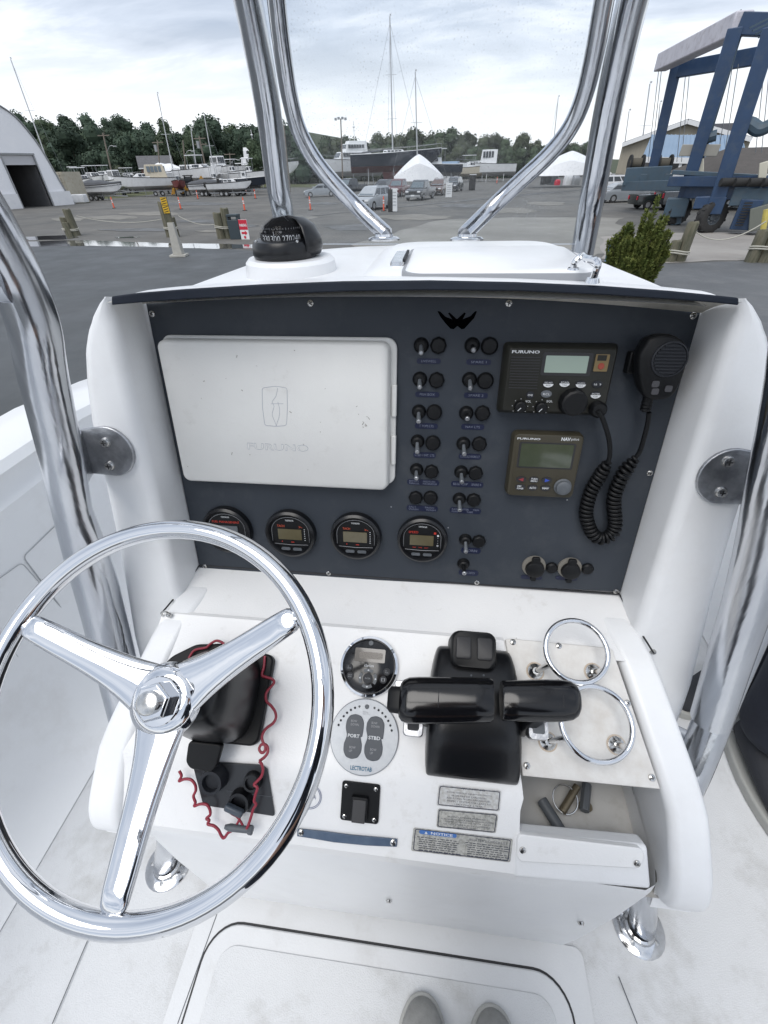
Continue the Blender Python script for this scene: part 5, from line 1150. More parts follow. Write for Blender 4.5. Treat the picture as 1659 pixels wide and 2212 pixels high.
# blue strip with two screws
sp = [(642, 1790), (700, 1796), (760, 1804), (830, 1810), (858, 1813), (857, 1829), (790, 1826), (720, 1819), (680, 1812), (642, 1806)]
P = [on(LM, x, y, .002) for x, y in sp]; cen = (sum(p[0] for p in P)/10, sum(p[1] for p in P)/10)
bs_ = empty('blue_strip', mat=LM @ T3(*cen), label='bowed blue-grey plastic strip held by a screw at each end below the rocker switch', cat='strip')
mb = MB(); mb.prism([(x - cen[0], y - cen[1]) for x, y in P][::-1], .0005, .0028); mb.build('band', mat('strip_blue', (.045, .075, .13), .35, c2=(.09, .13, .19), nscale=50), bs_, bevel=.0005)
for x, y in ((650, 1798), (849, 1820)): a_ = on(LM, x, y, .003); pscrew(bs_, a_[0] - cen[0], a_[1] - cen[1], .0048, .0028)
# ================================================================= THROTTLE BINNACLE
hb_ = .0
def uq(x, y, h): return Vector((*on(UM, x, y, h), h))
th = empty('throttle', label='black twin lever engine throttle control on the white pod', cat='throttle')
bx0_, bx1_ = uq(924, 1560, .05).x, uq(1132, 1560, .05).x; cxm = (bx0_ + bx1_)/2; hw_ = (bx1_ - bx0_)/2
ytop, ybot = uq(1030, 1400, .02).y, uq(1030, 1688, .012).y
mb = MB(); R = []
# side profile over y: height of the hump
prof = [(ytop + .002, .004, .80), (ytop - .002, .028, .84), (ytop - .014, .040, .90), (ytop - .04, .052, .97), (ytop - .07, .060, 1.0), (ytop - .105, .060, 1.0), (ytop - .14, .054, 1.02), (ybot + .030, .040, 1.02), (ybot + .010, .026, 1.0), (ybot, .010, .97), (ybot - .001, .001, .96)]
n_c = 17
for y, h, wf in prof:
    q = []; w = hw_*wf
    for i in range(n_c):
        a = pi*i/(n_c - 1); cx_ = math.copysign(abs(cos(a))**.35, cos(a)); sy = max(0, sin(a))**.45; q.append(Vector((cxm + w*cx_, y, h*sy)))
    R.append(q)
vs = [p for r in R for p in r]
mb.T = UM; mb.add(vs, [(i*n_c + j, i*n_c + j + 1, (i + 1)*n_c + j + 1, (i + 1)*n_c + j) for i in range(len(R) - 1) for j in range(n_c - 1)] + [tuple((len(R) - 1)*n_c + j for j in range(n_c)), tuple(range(n_c))[::-1]])
mb.build('housing', blks, th, ang=50, sub=1)
# upper switch head
tcx, tcy = uq(1024, 1395, .058).x, uq(1024, 1395, .058).y; tw_ = szz(UM, 1024, 1395, 100)*.46
mb = MB(); mb.T = UM @ T3(tcx, tcy, 0); mb.rings([[Vector((x, y - .006, z)) for x, y in rrect(2*tw_*f, .058*f, .014)] for f, z in ((1.04, .0), (1.02, .040), (.98, .054), (.90, .058))]); mb.build('switch_head', blk, th, ang=50)
for s in (-1, 1):
    mb = MB(); mb.T = UM @ T3(tcx + s*tw_*.46, tcy - .004, .056); mb.rings([[Vector((x, y, z)) for x, y in rrect(.0235*f, .034*f, .004)] for f, z in ((1, 0), (.98, .005), (.88, .006))]); mb.build('trim_button', mat('tbtn%d' % s, (.016, .016, .018), .5), th)
for x in (1018, 1045): mb = MB(); mb.T = UM @ T3(uq(x, 1459, .058).x, uq(x, 1459, .058).y, .0585); mb.lathe([(.0016, 0), (0, .0012)], 8); mb.build('lamp_dot', grey, th)
p = uq(1028, 1680, .02); mb = MB(); mb.T = UM; mb.tube(smooth_path([uq(955, 1672, .014), uq(1020, 1682, .015), uq(1095, 1680, .014)], 5), .0014, 6); mb.build('lower_crease', goo, th)
# lever arms and grips
for s, (x0, x1, yc, hpx) in ((-1, (850, 1063, 1512, 82)), (1, (1083, 1267, 1513, 72))):
    hh = .098
    A = uq(x0 + (12 if s < 0 else 0), yc, hh); B = uq(x1 - (0 if s < 0 else 14), yc, hh)
    rr = .031 if s < 0 else .0275; R = []
    Lg = (B - A)
    def sec(t, k): 
        c_ = A.lerp(B, t) + Vector((0, .0, 0)); return [c_ + Vector((0, math.copysign(abs(cos(a))**.8, cos(a))*rr*k, math.copysign(abs(sin(a))**.8, sin(a))*rr*.72*k)) for a in [2*pi*j/20 for j in range(20)]]
    ts = [(0, .55), (.01, .72), (.04, .88), (.10, .98), (.2, 1.0), (.5, .99), (.8, .96), (.97, .94), (1, .88)] if s < 0 else [(0, .90), (.02, .95), (.2, .97), (.5, 1.0), (.75, .99), (.88, .92), (.95, .76), (.99, .5), (1, .3)]
    mb = MB(); mb.T = UM; mb.rings([sec(t, k) for t, k in ts]); grip = mb.build('grip', blkg, th, ang=50)
    gj = A.lerp(B, .42 if s < 0 else .74); mb = MB(); mb.T = UM; mb.tube([gj + Vector((0, cos(a)*rr*.985, sin(a)*rr*.71)) for a in [2*pi*j/20 for j in range(20)]], .0008, 4, closed=True); mb.build('grip_seam', goo, grip)
    xe = uq(880 if s < 0 else 1170, 1560, .06).x
    ya, za = uq(1000, 1512, hh).y, hh
    base = Vector((cxm + s*hw_*1.0, (ytop + ybot)/2 - .005, .022)); topv = Vector((cxm + s*(hw_ + .016), ya, za - .004))
    mb = MB(); mb.T = UM; R = []
    for t, w, th_ in ((0, .030, .010), (.3, .026, .011), (.7, .022, .012), (1, .02, .014)):
        c_ = base.lerp(topv, t); R.append([c_ + Vector((s*x, y, 0)) for x, y in rrect(th_*1.6, w*1.6, .004, 3)])
    mb.rings(R); mb.build('lever_arm', blks, th, ang=50, bevel=.001)
    # chrome-look arm face
    c_ = uq(893 if s < 0 else 1163, 1563 if s < 0 else 1570, .058)
    mb = MB(); mb.T = UM @ T3(c_.x, c_.y, .050); mb.rings([[Vector((x, y, z)) for x, y in rrect(.030*f, .036*f, .006)] for f, z in ((.9, -.02), (1, 0), (.9, .009))]); o = mb.build('arm_hub', alu_w, th, ang=50)
    mb = MB(); mb.T = UM @ T3(c_.x - .0*s, c_.y, .0592); mb.prism(rrect(.017, .018, .003), 0, .0014); mb.build('hub_cap', dkgrey if s < 0 else grey, th, bevel=.0005)
    if s < 0:
        c_ = uq(868, 1478, .085); mb = MB(); mb.T = UM @ T3(c_.x + .008, c_.y, .085); mb.prism(rrect(.036, .010, .004), -.004, .004); mb.build('trim_rocker', alu_w, th, bevel=.001)
        c_ = A + Vector((-.006, 0, 0)); mb = MB(); mb.T = UM @ Matrix.Translation(c_); mb.rings([[Vector((z, x, y)) for x, y in rrect(.036*f, .028*f, .008)] for f, z in ((1, .008), (.95, -.006), (.7, -.010))]); mb.build('thumb_switch', blk, th, ang=50)
# ================================================================= BACKGROUND MATERIALS
navyhull = mat('navy_hull', (.012, .018, .030), .18, coat=.4); redbot = mat('red_antifoul', (.16, .03, .025), .7, c2=(.11, .03, .03), nscale=2)
bluebot = mat('blue_antifoul', (.05, .09, .15), .7, c2=(.04, .06, .09), nscale=2)
whull = mat('white_hull', (.72, .73, .74), .3, c2=(.62, .63, .64), nscale=1.2, dirt=(.35, .33, .28), dscale=2, damt=.3)
wshrink = mat('shrink_wrap', (.80, .80, .81), .45, c2=(.70, .71, .73), nscale=1.5, bump=.03, bscale=3)
canvas_c = mat('cream_canvas', (.55, .50, .40), .8, c2=(.48, .43, .34), nscale=3); canvas_g = mat('grey_canvas', (.09, .095, .105), .8, c2=(.06, .065, .075), nscale=3)
winm = mat('dark_window', (.02, .025, .03), .08, coat=.6); winf = mat('window_pale', (.10, .13, .15), .1, coat=.5)
tyre = mat('tyre_rubber', (.022, .022, .023), .8, c2=(.035, .034, .033), nscale=12); rimm = mat('wheel_rim', (.40, .41, .42), .4, .6)
galv = mat('galvanised', (.35, .36, .37), .45, .5, c2=(.26, .27, .28), nscale=20)
woodp = mat('weathered_wood', (.13, .12, .085), .9, c2=(.075, .078, .05), nscale=9, namt=1, stretch=(1, 1, .15), bump=.012, bscale=30, dirt=(.20, .19, .16), dscale=6, damt=.6)
rope_m = mat('old_rope', (.42, .41, .36), .9); polew = mat('utility_pole', (.20, .17, .14), .9, c2=(.14, .12, .10), nscale=6)
mastm = mat('mast_aluminium', (.50, .51, .52), .35, .6); wirem = mat('rigging_wire', (.22, .23, .24), .5, .5)
conem = mat('orange_plastic', (.75, .10, .035), .5, c2=(.6, .09, .04), nscale=6); refl = mat('white_band', (.75, .75, .75), .4); rubk = mat('black_rubber', (.02, .02, .02), .8)
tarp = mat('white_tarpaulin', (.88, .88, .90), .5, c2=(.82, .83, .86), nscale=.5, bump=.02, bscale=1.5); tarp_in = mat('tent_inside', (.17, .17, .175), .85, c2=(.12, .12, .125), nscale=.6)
contm = mat('container_beige', (.46, .43, .35), .6, c2=(.36, .33, .26), nscale=2, dirt=(.22, .14, .08), dscale=3, damt=.5)
bluem_l = mat('hoist_blue', (.022, .055, .125), .4, c2=(.016, .040, .090), nscale=1.3, dirt=(.07, .09, .11), dscale=2, damt=.5); bluegr = mat('hoist_slate', (.055, .095, .135), .5, c2=(.045, .075, .10), nscale=2, dirt=(.09, .09, .085), dscale=3, damt=.5)
beamw = mat('hoist_white', (.56, .55, .60), .5, c2=(.44, .43, .48), nscale=1, dirt=(.20, .17, .17), dscale=3, damt=.6)
yelm = mat('machine_yellow', (.50, .26, .03), .5, c2=(.36, .19, .03), nscale=4, dirt=(.12, .08, .05), dscale=5, damt=.6)
concp = mat('concrete_post', (.42, .41, .37), .85, c2=(.34, .33, .30), nscale=6, bump=.005, bscale=40)
sidingt = mat('tan_siding', (.33, .30, .24), .7, c2=(.28, .255, .205), nscale=.8, stretch=(6, 6, .3)); roofb = mat('blue_metal_roof', (.19, .27, .37), .45, c2=(.16, .235, .33), nscale=.7)
shing = mat('grey_shingle', (.13, .13, .135), .9, c2=(.09, .09, .095), nscale=2, bump=.01, bscale=12); shing2 = mat('brown_shingle', (.085, .075, .070), .9, c2=(.06, .055, .05), nscale=2, bump=.01, bscale=10); brickm = mat('red_siding', (.17, .09, .07), .8, c2=(.13, .07, .06), nscale=3)
dkroof = mat('dark_roof', (.12, .12, .13), .8); whitep = mat('white_paint', (.68, .69, .70), .5)
signr = mat('sign_red', (.50, .015, .04), .45); signy = mat('sign_yellow', (.62, .38, .02), .5); blkbin = mat('bin_slate', (.03, .045, .055), .55)
def gloc(p): return Vector((p.x, p.y, 0))
# ================================================================= TREES
def leafmat(n, c, c2, c3):
    return mat(n, c, .75, c2=c2, nscale=.55, namt=1, dirt=c3, dscale=2.5, damt=.7, dlo=.45, objrand=.28, spec=.2)
lf = [leafmat('leaves_dark', (.040, .064, .046), (.054, .080, .054), (.068, .094, .062)), leafmat('leaves_mid', (.044, .066, .040), (.060, .084, .048), (.074, .098, .056)), leafmat('leaves_olive', (.056, .068, .044), (.070, .084, .052), (.086, .098, .062))]
bark = mat('bark', (.09, .075, .06), .9, c2=(.06, .05, .04), nscale=8)
def crown_mesh(seed, w, h, nb, nl, ls, pine=0):
    R = random.Random(seed); vs = []; fs = []; blobs = []
    for i in range(nb):
        t = R.random(); a = R.random()*2*pi
        if pine: rr = (1 - t)*.9*w*.5*R.uniform(.5, 1); z = h*(.15 + .85*t); br = w*.16
        else: rr = w*.5*R.uniform(.1, .72)*sqrt(max(.05, 1 - (2*t - 1)**2*.75)); z = h*(.25 + .65*t); br = w*R.uniform(.15, .24)
        blobs.append((Vector((rr*cos(a), rr*sin(a), z)), br*R.uniform(.6, 1.15)))
    for i in range(nl):
        c, br = blobs[i % nb]; d = Vector((R.gauss(0, 1), R.gauss(0, 1), R.gauss(0, 1) + .3)).normalized(); p = c + d*br*R.uniform(.75, 1.12)
        n = (d + Vector((R.gauss(0, .5), R.gauss(0, .5), R.gauss(0, .5)))).normalized(); u = n.orthogonal().normalized(); v = n.cross(u); a = R.random()*6.28; u, v = u*cos(a) + v*sin(a), v*cos(a) - u*sin(a)
        s = ls*R.uniform(.6, 1.3); k = len(vs); vs += [p - u*s, p + v*s*.7, p + u*s, p - v*s*.7 + n*s*.2]; fs.append((k, k + 1, k + 2, k + 3))
    for c, br in blobs:                # soft inner mass so that the crown is not see-through everywhere
        mb = MB(); mb.sph(c, br*.80, 7, 5); k = len(vs); vs += [Vector(p) for p in mb.v]; fs += [tuple(i + k for i in f) for f in mb.f]
    me = bpy.data.meshes.new('crown'); me.from_pydata(vs, [], fs); return me
def trunk_mesh(h, r):
    mb = MB(); mb.tube([(0, 0, -.3), (.05, 0, h*.3), (-.08, .05, h*.6), (.04, 0, h*.85)], [r, r*.8, r*.55, r*.2], 7)
    for k in range(5): a = k*1.3; z = h*(.35 + .1*k); mb.tube([(0, 0, z), (cos(a)*h*.14, sin(a)*h*.14, z + h*.12), (cos(a)*h*.2, sin(a)*h*.2, z + h*.24)], [r*.35, r*.22, r*.08], 5)
    return mb.mesh('trunk', bark)
CR = []
for i in range(6):
    for j in range(1): CR.append(crown_mesh(10 + i, 7.5 + (i % 3)*.8, 9 + (i % 2)*1.2, 22, 2600, .26))
PN_ = [crown_mesh(50, 4.2, 11, 40, 2600, .22, 1)]
TR = trunk_mesh(9, .28)
mats_c = {}
def tree(x, y, z, sc, lab, cr=None, m=0, group='trees on the wooded hill'):
    e_ = empty('tree', (x, y, z), random.random()*6.28, lab, 'tree', group); e_.scale = (sc*random.uniform(.9, 1.15), sc*random.uniform(.9, 1.15), sc)
    c = cr if cr is not None else random.choice(CR); key = (c.name, m)
    if key not in mats_c: k = c.copy(); k.materials.append(lf[m]); mats_c[key] = k
    o = bpy.data.objects.new('crown', mats_c[key]); link(o, e_); o = bpy.data.objects.new('trunk', TR); link(o, e_); return e_
# hill on the left: tops follow the photographed ridge line
ridge = [(20, 236), (60, 245), (110, 248), (150, 256), (170, 252), (210, 240), (255, 262), (300, 268), (340, 262), (400, 268), (440, 282), (490, 282), (560, 275), (640, 285)]
def ridge_y(x):
    for (a, b), (c, d) in zip(ridge, ridge[1:]):
        if x <= c: return b + (d - b)*max(0, x - a)/(c - a)
    return ridge[-1][1]
random.seed(11)
def seg_(x, S):
    for a, b in S:
        if x <= a: return b
    return S[-1][1]
HS = ((30, 'at the far left edge'), (75, 'above the fabric building'), (130, 'behind the far left mast'), (190, 'above the beige container'), (245, 'beside the lamp pole'), (300, 'above the blue crane boom'), (345, 'above the grey-roofed house'), (390, 'behind the tall left mast'), (435, 'above the sportfishing boat'), (480, 'above the pilothouse workboat'), (530, 'left of the windshield leg'), (600, 'behind the left windshield leg'), (900, 'right of the left windshield leg'))
def hill_label(x, row): return ('dark skyline tree on the ridge ', 'dark tree just under the ridge ', 'round tree halfway down the hill ', 'low tree at the foot of the hill ')[row] + seg_(x, HS)
CS = ((640, 'inside the left windshield tube'), (700, 'left of the floodlight pole'), (760, 'behind the floodlight pole'), (820, 'above the white trawler'), (870, 'behind the tallest mast'), (920, 'behind the second mast'), (980, 'above the blue-roofed shed'), (1040, 'above the far workboat'), (1110, 'right of the far workboat'), (1180, 'left of the lone thin mast'), (1250, 'above the peaked white wrap'), (1400, 'behind the right windshield leg'))
def line_label(x, row): return ('grey-green treetop of the back row ', 'grey-green tree of the middle row ', 'front grey-green tree of the line ')[row] + seg_(x, CS)
LT = 'dark green tree in the dense wooded hill behind the boatyard on the left'
for row, (Y, fr_) in enumerate(((235, 1.0), (205, .78), (178, .55), (155, .34))):
    n = 17 + row*2
    for i in range(n):
        x = -30 + (680 - -30)*(i + random.uniform(-.3, .3))/n; p = PY(x, 388, Y + random.uniform(-8, 8)); top = PY(x, ridge_y(x) + (random.uniform(-8, 10) if row == 0 else 0), p.y).z
        hh = random.uniform(11, 15)*(1.0 if row else 1.1); ztop = top*fr_ + (hh*.55)*(1 - fr_)
        sc = hh/10.5; tree(p.x, p.y, max(-.3, ztop - hh), sc*1.1, hill_label(x, row), m=random.choice((0, 0, 1)))
# straight tree line ahead
cridge = [(600, 282), (660, 290), (740, 298), (850, 290), (930, 284), (970, 280), (1010, 290), (1060, 294), (1120, 300), (1180, 316), (1240, 322), (1300, 325)]
def cy_(x):
    for (a, b), (c, d) in zip(cridge, cridge[1:]):
        if x <= c: return b + (d - b)*max(0, x - a)/(c - a)
    return cridge[-1][1]
LC = 'grey-green tree in the straight tree line seen through the windshield'
for row, (Y, fr_) in enumerate(((176, 1.0), (168, .8), (161, .58))):
    n = 26
    for i in range(n):
        x = 596 + (1310 - 596)*(i + random.uniform(-.35, .35))/n; p = PY(x, 385, Y + random.uniform(-3, 3)); top = PY(x, cy_(x) + random.uniform(-5, 5), p.y).z*fr_
        hh = min(max(7.5, top*1.0), 13); tree(p.x, p.y, max(-.5, top - hh), hh/9.9, line_label(x, row), m=random.choice((1, 2, 2)), group='trees in the line ahead')
p = PY(287, 388, 190); tree(p.x, p.y, PY(287, 254, p.y).z - 10.5, 1.05, 'flat-topped pine standing a little above the hill ridge', cr=CR[1], m=0)
p = PY(560, 400, 118); tree(p.x, p.y, -.3, .98, 'lighter green rounded tree just left of the left windshield leg', m=1, group='trees at the foot of the hill')
p = PY(272, 400, 125); tree(p.x, p.y, -.3, .55, 'low olive bush tree to the left of the grey-roofed house', m=2, group='trees at the foot of the hill')
# ================================================================= JUNIPER
jm = mat('juniper_leaves', (.10, .13, .032), .7, c2=(.15, .165, .045), nscale=5, namt=1, dirt=(.035, .062, .02), dscale=6, damt=.85, dlo=.46, spec=.2)
jb = VP(1365, 600, G(1365, 560)); g = gloc(PZ(1350, 632, .0)); g = gloc(g)
jt = VP(1388, 404, g).z
jn = empty('juniper_bush', g, 0, 'bushy yellow-green juniper shrub growing by the right side of the boat', 'shrub')
R_ = random.Random(5); vs = []; fs = []
wid = (VP(1425, 560, g) - VP(1275, 560, g)).length/2
plumes = []
for i in range(70):
    a = R_.random()*6.28; r = sqrt(R_.random())*wid*.66; h = jt*(1 - .75*(r/wid)**1.2)*R_.uniform(.62, 1.0)
    plumes.append((Vector((r*cos(a)*.75, r*sin(a)*.75, .05)), Vector((r*cos(a)*1.35, r*sin(a)*1.35, h))))
for i, (A, B) in enumerate(plumes):
    L = (B - A).length
    for k in range(560):
        t = R_.random()**.75; c = A.lerp(B, t); w = wid*.22*(1 - t*.82); d = Vector((R_.gauss(0, 1), R_.gauss(0, 1), R_.gauss(0, .5))).normalized(); p = c + d*w*R_.uniform(.4, 1.0)
        ax = (d*.8 + Vector((0, 0, 1))*R_.uniform(.3, 1.2) + Vector((R_.gauss(0, .3), R_.gauss(0, .3), 0))).normalized(); sd = ax.orthogonal().normalized(); q = R_.random()*6.28; sd = (Matrix.Rotation(q, 3, ax) @ sd)
        l = R_.uniform(.035, .085); wv_ = l*.26; n0 = len(vs); vs += [p - sd*wv_, p + sd*wv_, p + ax*l + sd*wv_*.4, p + ax*l - sd*wv_*.4]; fs.append((n0, n0 + 1, n0 + 2, n0 + 3))
me = bpy.data.meshes.new('foliage'); me.from_pydata(vs, [], fs); me.materials.append(jm); link(bpy.data.objects.new('foliage', me), jn)
mb = MB()
for A, B in plumes[::3]: mb.tube([A, A.lerp(B, .5), A.lerp(B, .9)], [.03, .018, .006], 5)
mb.build('stems', bark, jn)['kind'] = 'stuff'
# small blue sign in the bush
g2 = gloc(PZ(1308, 590, 0)); t_ = VP(1308, 522, g2).z; e_ = empty('blue_sign', g2, .3, 'small faded blue sign board half hidden in the left side of the juniper', 'sign')
mb = MB(); mb.box((0, 0, t_ - .28), (.30, .03, .55)); mb.build('board', mat('faded_blue', (.10, .20, .33), .6), e_); mb = MB(); mb.box((.0, .03, t_/2), (.06, .04, t_)); mb.build('post', whitep, e_)
# ================================================================= POSTS, CONES, SIGNS
def piling(gx, parts, label, rope=True, group='wooden piling bollards', name='bollard', cat='bollard'):
    e_ = empty(name, gx, 0, label, cat, group)
    for dx, dy, r, h, lx in parts:
        mb = MB(); n = 10; R = []
        for z, k in ((-.2, 1.05), (.3*h, 1), (.7*h, .97), (h*.97, .95), (h, .78)):
            R.append([Vector((dx + lx*z/h + r*k*cos(2*pi*j/n)*(1 + .05*sin(j*2.1)), dy + r*k*sin(2*pi*j/n), z + (.03*cos(j) if z == h else 0))) for j in range(n)])
        mb.rings(R); mb.build('log', woodp, e_)
    if rope:
        h = min(p[3] for p in parts)*.42; mb = MB()
        x0 = min(p[0] - p[2] for p in parts); x1 = max(p[0] + p[2] for p in parts); cx = (x0 + x1)/2; w = (x1 - x0)/2 + .03; d = max(p[2] for p in parts) + .06
        for dz in (0, .07): mb.tube([(cx + w*cos(a), d*sin(a), h + dz + .03*sin(a*2)) for a in [2*pi*k/20 for k in range(20)]], .025, 6, closed=True)
        mb.build('rope_wrap', rope_m, e_)
    return e_
piling(G(157, 509), [(-.22, .1, .26, 1.0, -.0), (.30, 0, .24, 1.42, -.05), (.05, -.2, .22, .75, 0)], 'cluster of cut wooden pilings left of the yellow sign post, mirrored in the puddle')
piling(G(378, 512), [(0, .1, .24, 1.0, 0), (-.30, 0, .2, 1.75, 0)], 'wooden piling cluster standing just behind the concrete sign post')
piling(G(487, 515), [(-.18, 0, .27, 1.25, 0), (.25, .05, .24, 1.45, 0)], 'wooden piling cluster with green rope beside the dark waste bin')
s1 = (VP(1492, 480, G(1470, 566)).z)
piling(G(1462, 565), [(-.24, 0, .18, s1*.55, .0), (.10, .05, .20, s1, .04)], 'leaning pair of wooden pilings wrapped with rope, to the right of the juniper')
piling(G(1635, 566), [(-.22, 0, .20, 1.0, .0), (.16, 0, .22, 1.5, .04), (.6, .05, .2, 1.5, .0)], 'greenish wooden pilings with rope at the right edge of the picture')
# slack rope between the right pilings
a_ = VP(1500, 498, G(1500, 562)); b_ = VP(1655, 478, G(1650, 562)); mb = MB()
mb.tube([a_.lerp(b_, t/16) + Vector((0, 0, -.42*(1 - (2*t/16 - 1)**2))) for t in range(17)], .022, 6); mb.build('rope', rope_m, None, label='pale slack rope strung between the two right-hand pilings', cat='rope')
for k, (x0, y0, x1, y1) in enumerate(((165, 466, 365, 470), (385, 466, 486, 478))):
    a_, b_ = VP(x0, y0, G(157, 509) if k == 0 else G(378, 512)), VP(x1, y1, G(378, 512) if k == 0 else G(487, 515)); mb = MB()
    mb.tube([a_.lerp(b_, t/14) + Vector((0, 0, -.3*(1 - (2*t/14 - 1)**2))) for t in range(15)], .016, 5); mb.build('rope', rope_m, None, label=('thin rope sagging between the leftmost pilings and the sign post', 'thin rope sagging from the sign post to the piling by the bin')[k], cat='rope')
# concrete post with yellow sign
g = G(388, 554); H1 = VP(375, 480, g).z; H2 = VP(360, 425, g).z
e_ = empty('sign_post', g, .2, 'tapered concrete post carrying a yellow and black vertical sign on a wooden stake', 'sign post')
mb = MB(); mb.box((0, 0, .05), (.72, .62, .10)); mb.build('footing', concp, e_, bevel=.02)
mb = MB(); mb.hexa([(-.21, -.21, .1), (.21, -.21, .1), (.21, .21, .1), (-.21, .21, .1)], [(-.12, -.12, H1), (.12, -.12, H1), (.12, .12, H1), (-.12, .12, H1)]); mb.build('concrete_shaft', concp, e_, bevel=.015)
mb = MB(); mb.box((0, 0, (H1 + H2)/2 - .05), (.20, .16, H2 - H1 + .1)); mb.build('wooden_stake', woodp, e_)
hs = (H2 - H1)*.30
for i in range(2):
    z = H2 - hs*.55 - i*hs*1.05
    mb = MB(); mb.box((0, -.10, z), (.25, .02, hs*.98)); p_ = mb.build('sign_plate', signy, e_)
    for j in range(3): mb = MB(); mb.beam((-.10, -.113, z - hs*.35 + j*hs*.3), (.10, -.113, z - hs*.2 + j*hs*.3), .004, hs*.09, (0, 0, 1)); mb.build('black_stroke', rubk, p_)
# bin and parking sign
g = G(513, 516); H = VP(508, 462, g).z; e_ = empty('waste_bin', g, 0, 'dark slate waste bin with an open hooded top beside the red parking sign', 'bin')
mb = MB(); mb.box((0, 0, H*.39), (.62, .55, H*.78)); mb.build('box', blkbin, e_, bevel=.02); mb = MB(); mb.box((0, 0, H*.95), (.62, .55, H*.10)); mb.build('hood', blkbin, e_, bevel=.02)
mb = MB()
for x in (-.27, .27): mb.box((x, .0, H*.84), (.06, .5, H*.16))
mb.build('hood_posts', blkbin, e_)
g = G(531, 517); H = VP(527, 474, g).z; e_ = empty('parking_sign', g, -.1, 'red and white PARKING sign board with an arrow leaning on the bin', 'sign')
mb = MB(); mb.box((0, 0, H*.5), (.50, .04, H)); mb.build('white_board', whitep, e_); mb = MB(); mb.box((0, -.023, H*.74), (.50, .006, H*.50)); mb.build('red_field', signr, e_)
text('PARKING', .42, .13, whitep, e_, None, M=frame((0, -.03, H*.72), (1, 0, 0), (0, 0, 1)), bold=.03)
mb = MB(); mb.T = frame((0, -.026, H*.33), (1, 0, 0), (0, 0, 1)); mb.prism([(-.17, -.05), (.04, -.05), (.04, -.12), (.19, 0), (.04, .12), (.04, .05), (-.17, .05)], 0, .004); mb.build('arrow', signr, e_)
mb = MB(); mb.T = frame((0, -.026, H*.11), (1, 0, 0), (0, 0, 1)); mb.lathe([(.07, 0), (.07, .004), (0, .004)], 14); mb.build('round_mark', signr, e_)
# traffic delineators
def cone(p, lab, h=1.1):
    e_ = empty('traffic_cone', p, random.random(), lab, 'traffic cone', 'orange delineator cones around the yard')
    mb = MB(); mb.lathe([(.085, .03), (.075, .1), (.055, h*.9), (.045, h*.93), (.03, h*.94), (.03, h), (0, h)], 12); mb.build('tube', conem, e_)
    mb = MB(); mb.prism(rrect(.42, .42, .12, 3), 0, .05); mb.build('base', rubk, e_)
    for z in (.70, .55): mb = MB(); mb.lathe([(.068, z*h - .05), (.066, z*h + .05)], 12); mb.build('reflective_band', refl, e_)
CN = [((247, 450), 'orange delineator cone furthest left, in front of the grey covered boat'), ((391, 452), 'pinkish orange delineator cone below the yellow backhoe'), ((428, 430), 'far orange delineator cone just right of the backhoe bucket'), ((529, 455), 'orange delineator cone nearest the left windshield leg, behind the parking sign'),
      ((532, 420), 'small far orange cone next to the dark-hulled boat trailer'), ((552, 429), 'far orange cone close beside the left windshield leg'), ((671, 454), 'faint orange cone seen through the lower left glass, in front of the small silver car'), ((829, 456), 'orange cone right next to the silver off-road car'), ((1073, 396), 'tiny far orange cone beside the black bin in the far yard')]
for (x, y), l in CN: cone(G(x, y), l)
g = G(852, 458); e_ = empty('notice_board', g, -.2, 'white upright board on the ground beside the silver off-road car', 'sign board'); mb = MB(); mb.box((0, 0, .85), (.5, .06, 1.6)); mb.build('board', whitep, e_); mb = MB(); mb.box((-.35, .1, .8), (.4, .3, 1.6)); mb.build('stand', rubk, e_)
for i in range(5): MB().box((0, -.04, .5 + i*.22), (.34, .01, .05)).build('text_line', greym, e_)
g = G(969, 427); e_ = empty('notice_board', g, -.2, 'white board in front of the dark jeep in the car row', 'sign board'); mb = MB(); mb.box((0, 0, .75), (.75, .06, 1.4)); mb.build('board', whitep, e_)
for i in range(5): MB().box((0, -.04, .4 + i*.2), (.5, .01, .05)).build('text_line', greym, e_)
g = G(1019, 411); e_ = empty('waste_bin', g, 0, 'black wheeled bin standing alone in the far yard through the glass', 'bin'); mb = MB(); mb.box((0, 0, .95), (.95, .9, 1.9)); mb.build('box', rubk, e_, bevel=.04); mb = MB(); mb.box((0, 0, 1.93), (1.05, 1.0, .08)); mb.build('lid', whitep, e_)
# ================================================================= POLES AND MASTS
def pole(base, top, r, label, m, name='utility_pole', cat='utility pole', arm=0, lamp=0, trafo=0, group=None):
    e_ = empty(name, base, 0, label, cat, group); t = Vector(top) - Vector(base)
    mb = MB(); mb.cyl((0, 0, 0), t, r, r*.7, 8); mb.build('shaft', m, e_)
    for k in range(arm): mb = MB(); mb.beam(t*(.96 - .1*k) + Vector((-1.2, 0, 0)), t*(.96 - .1*k) + Vector((1.2, 0, 0)), .12, .14); mb.build('crossarm', polew, e_)
    if lamp: mb = MB(); mb.tube(smooth_path([t*.70, t*.74 + Vector((.9, 0, .5)), t*.76 + Vector((1.7, 0, .3))], 4), .05, 6); a = mb.build('lamp_arm', galv, e_); MB().box(t*.76 + Vector((1.9, 0, .25)), (.6, .3, .16)).build('lamp_head', galv, a, bevel=.04)
    if trafo: MB().cyl(t*.86 + Vector((-.5, 0, -.6)), t*.86 + Vector((-.5, 0, .5)), .32, n=12).build('transformer', galv, e_)
    return e_
def vp2(x, y, p): return VP(x, y, p)
def P2(base, tx, ty): return VP(tx, ty, base)
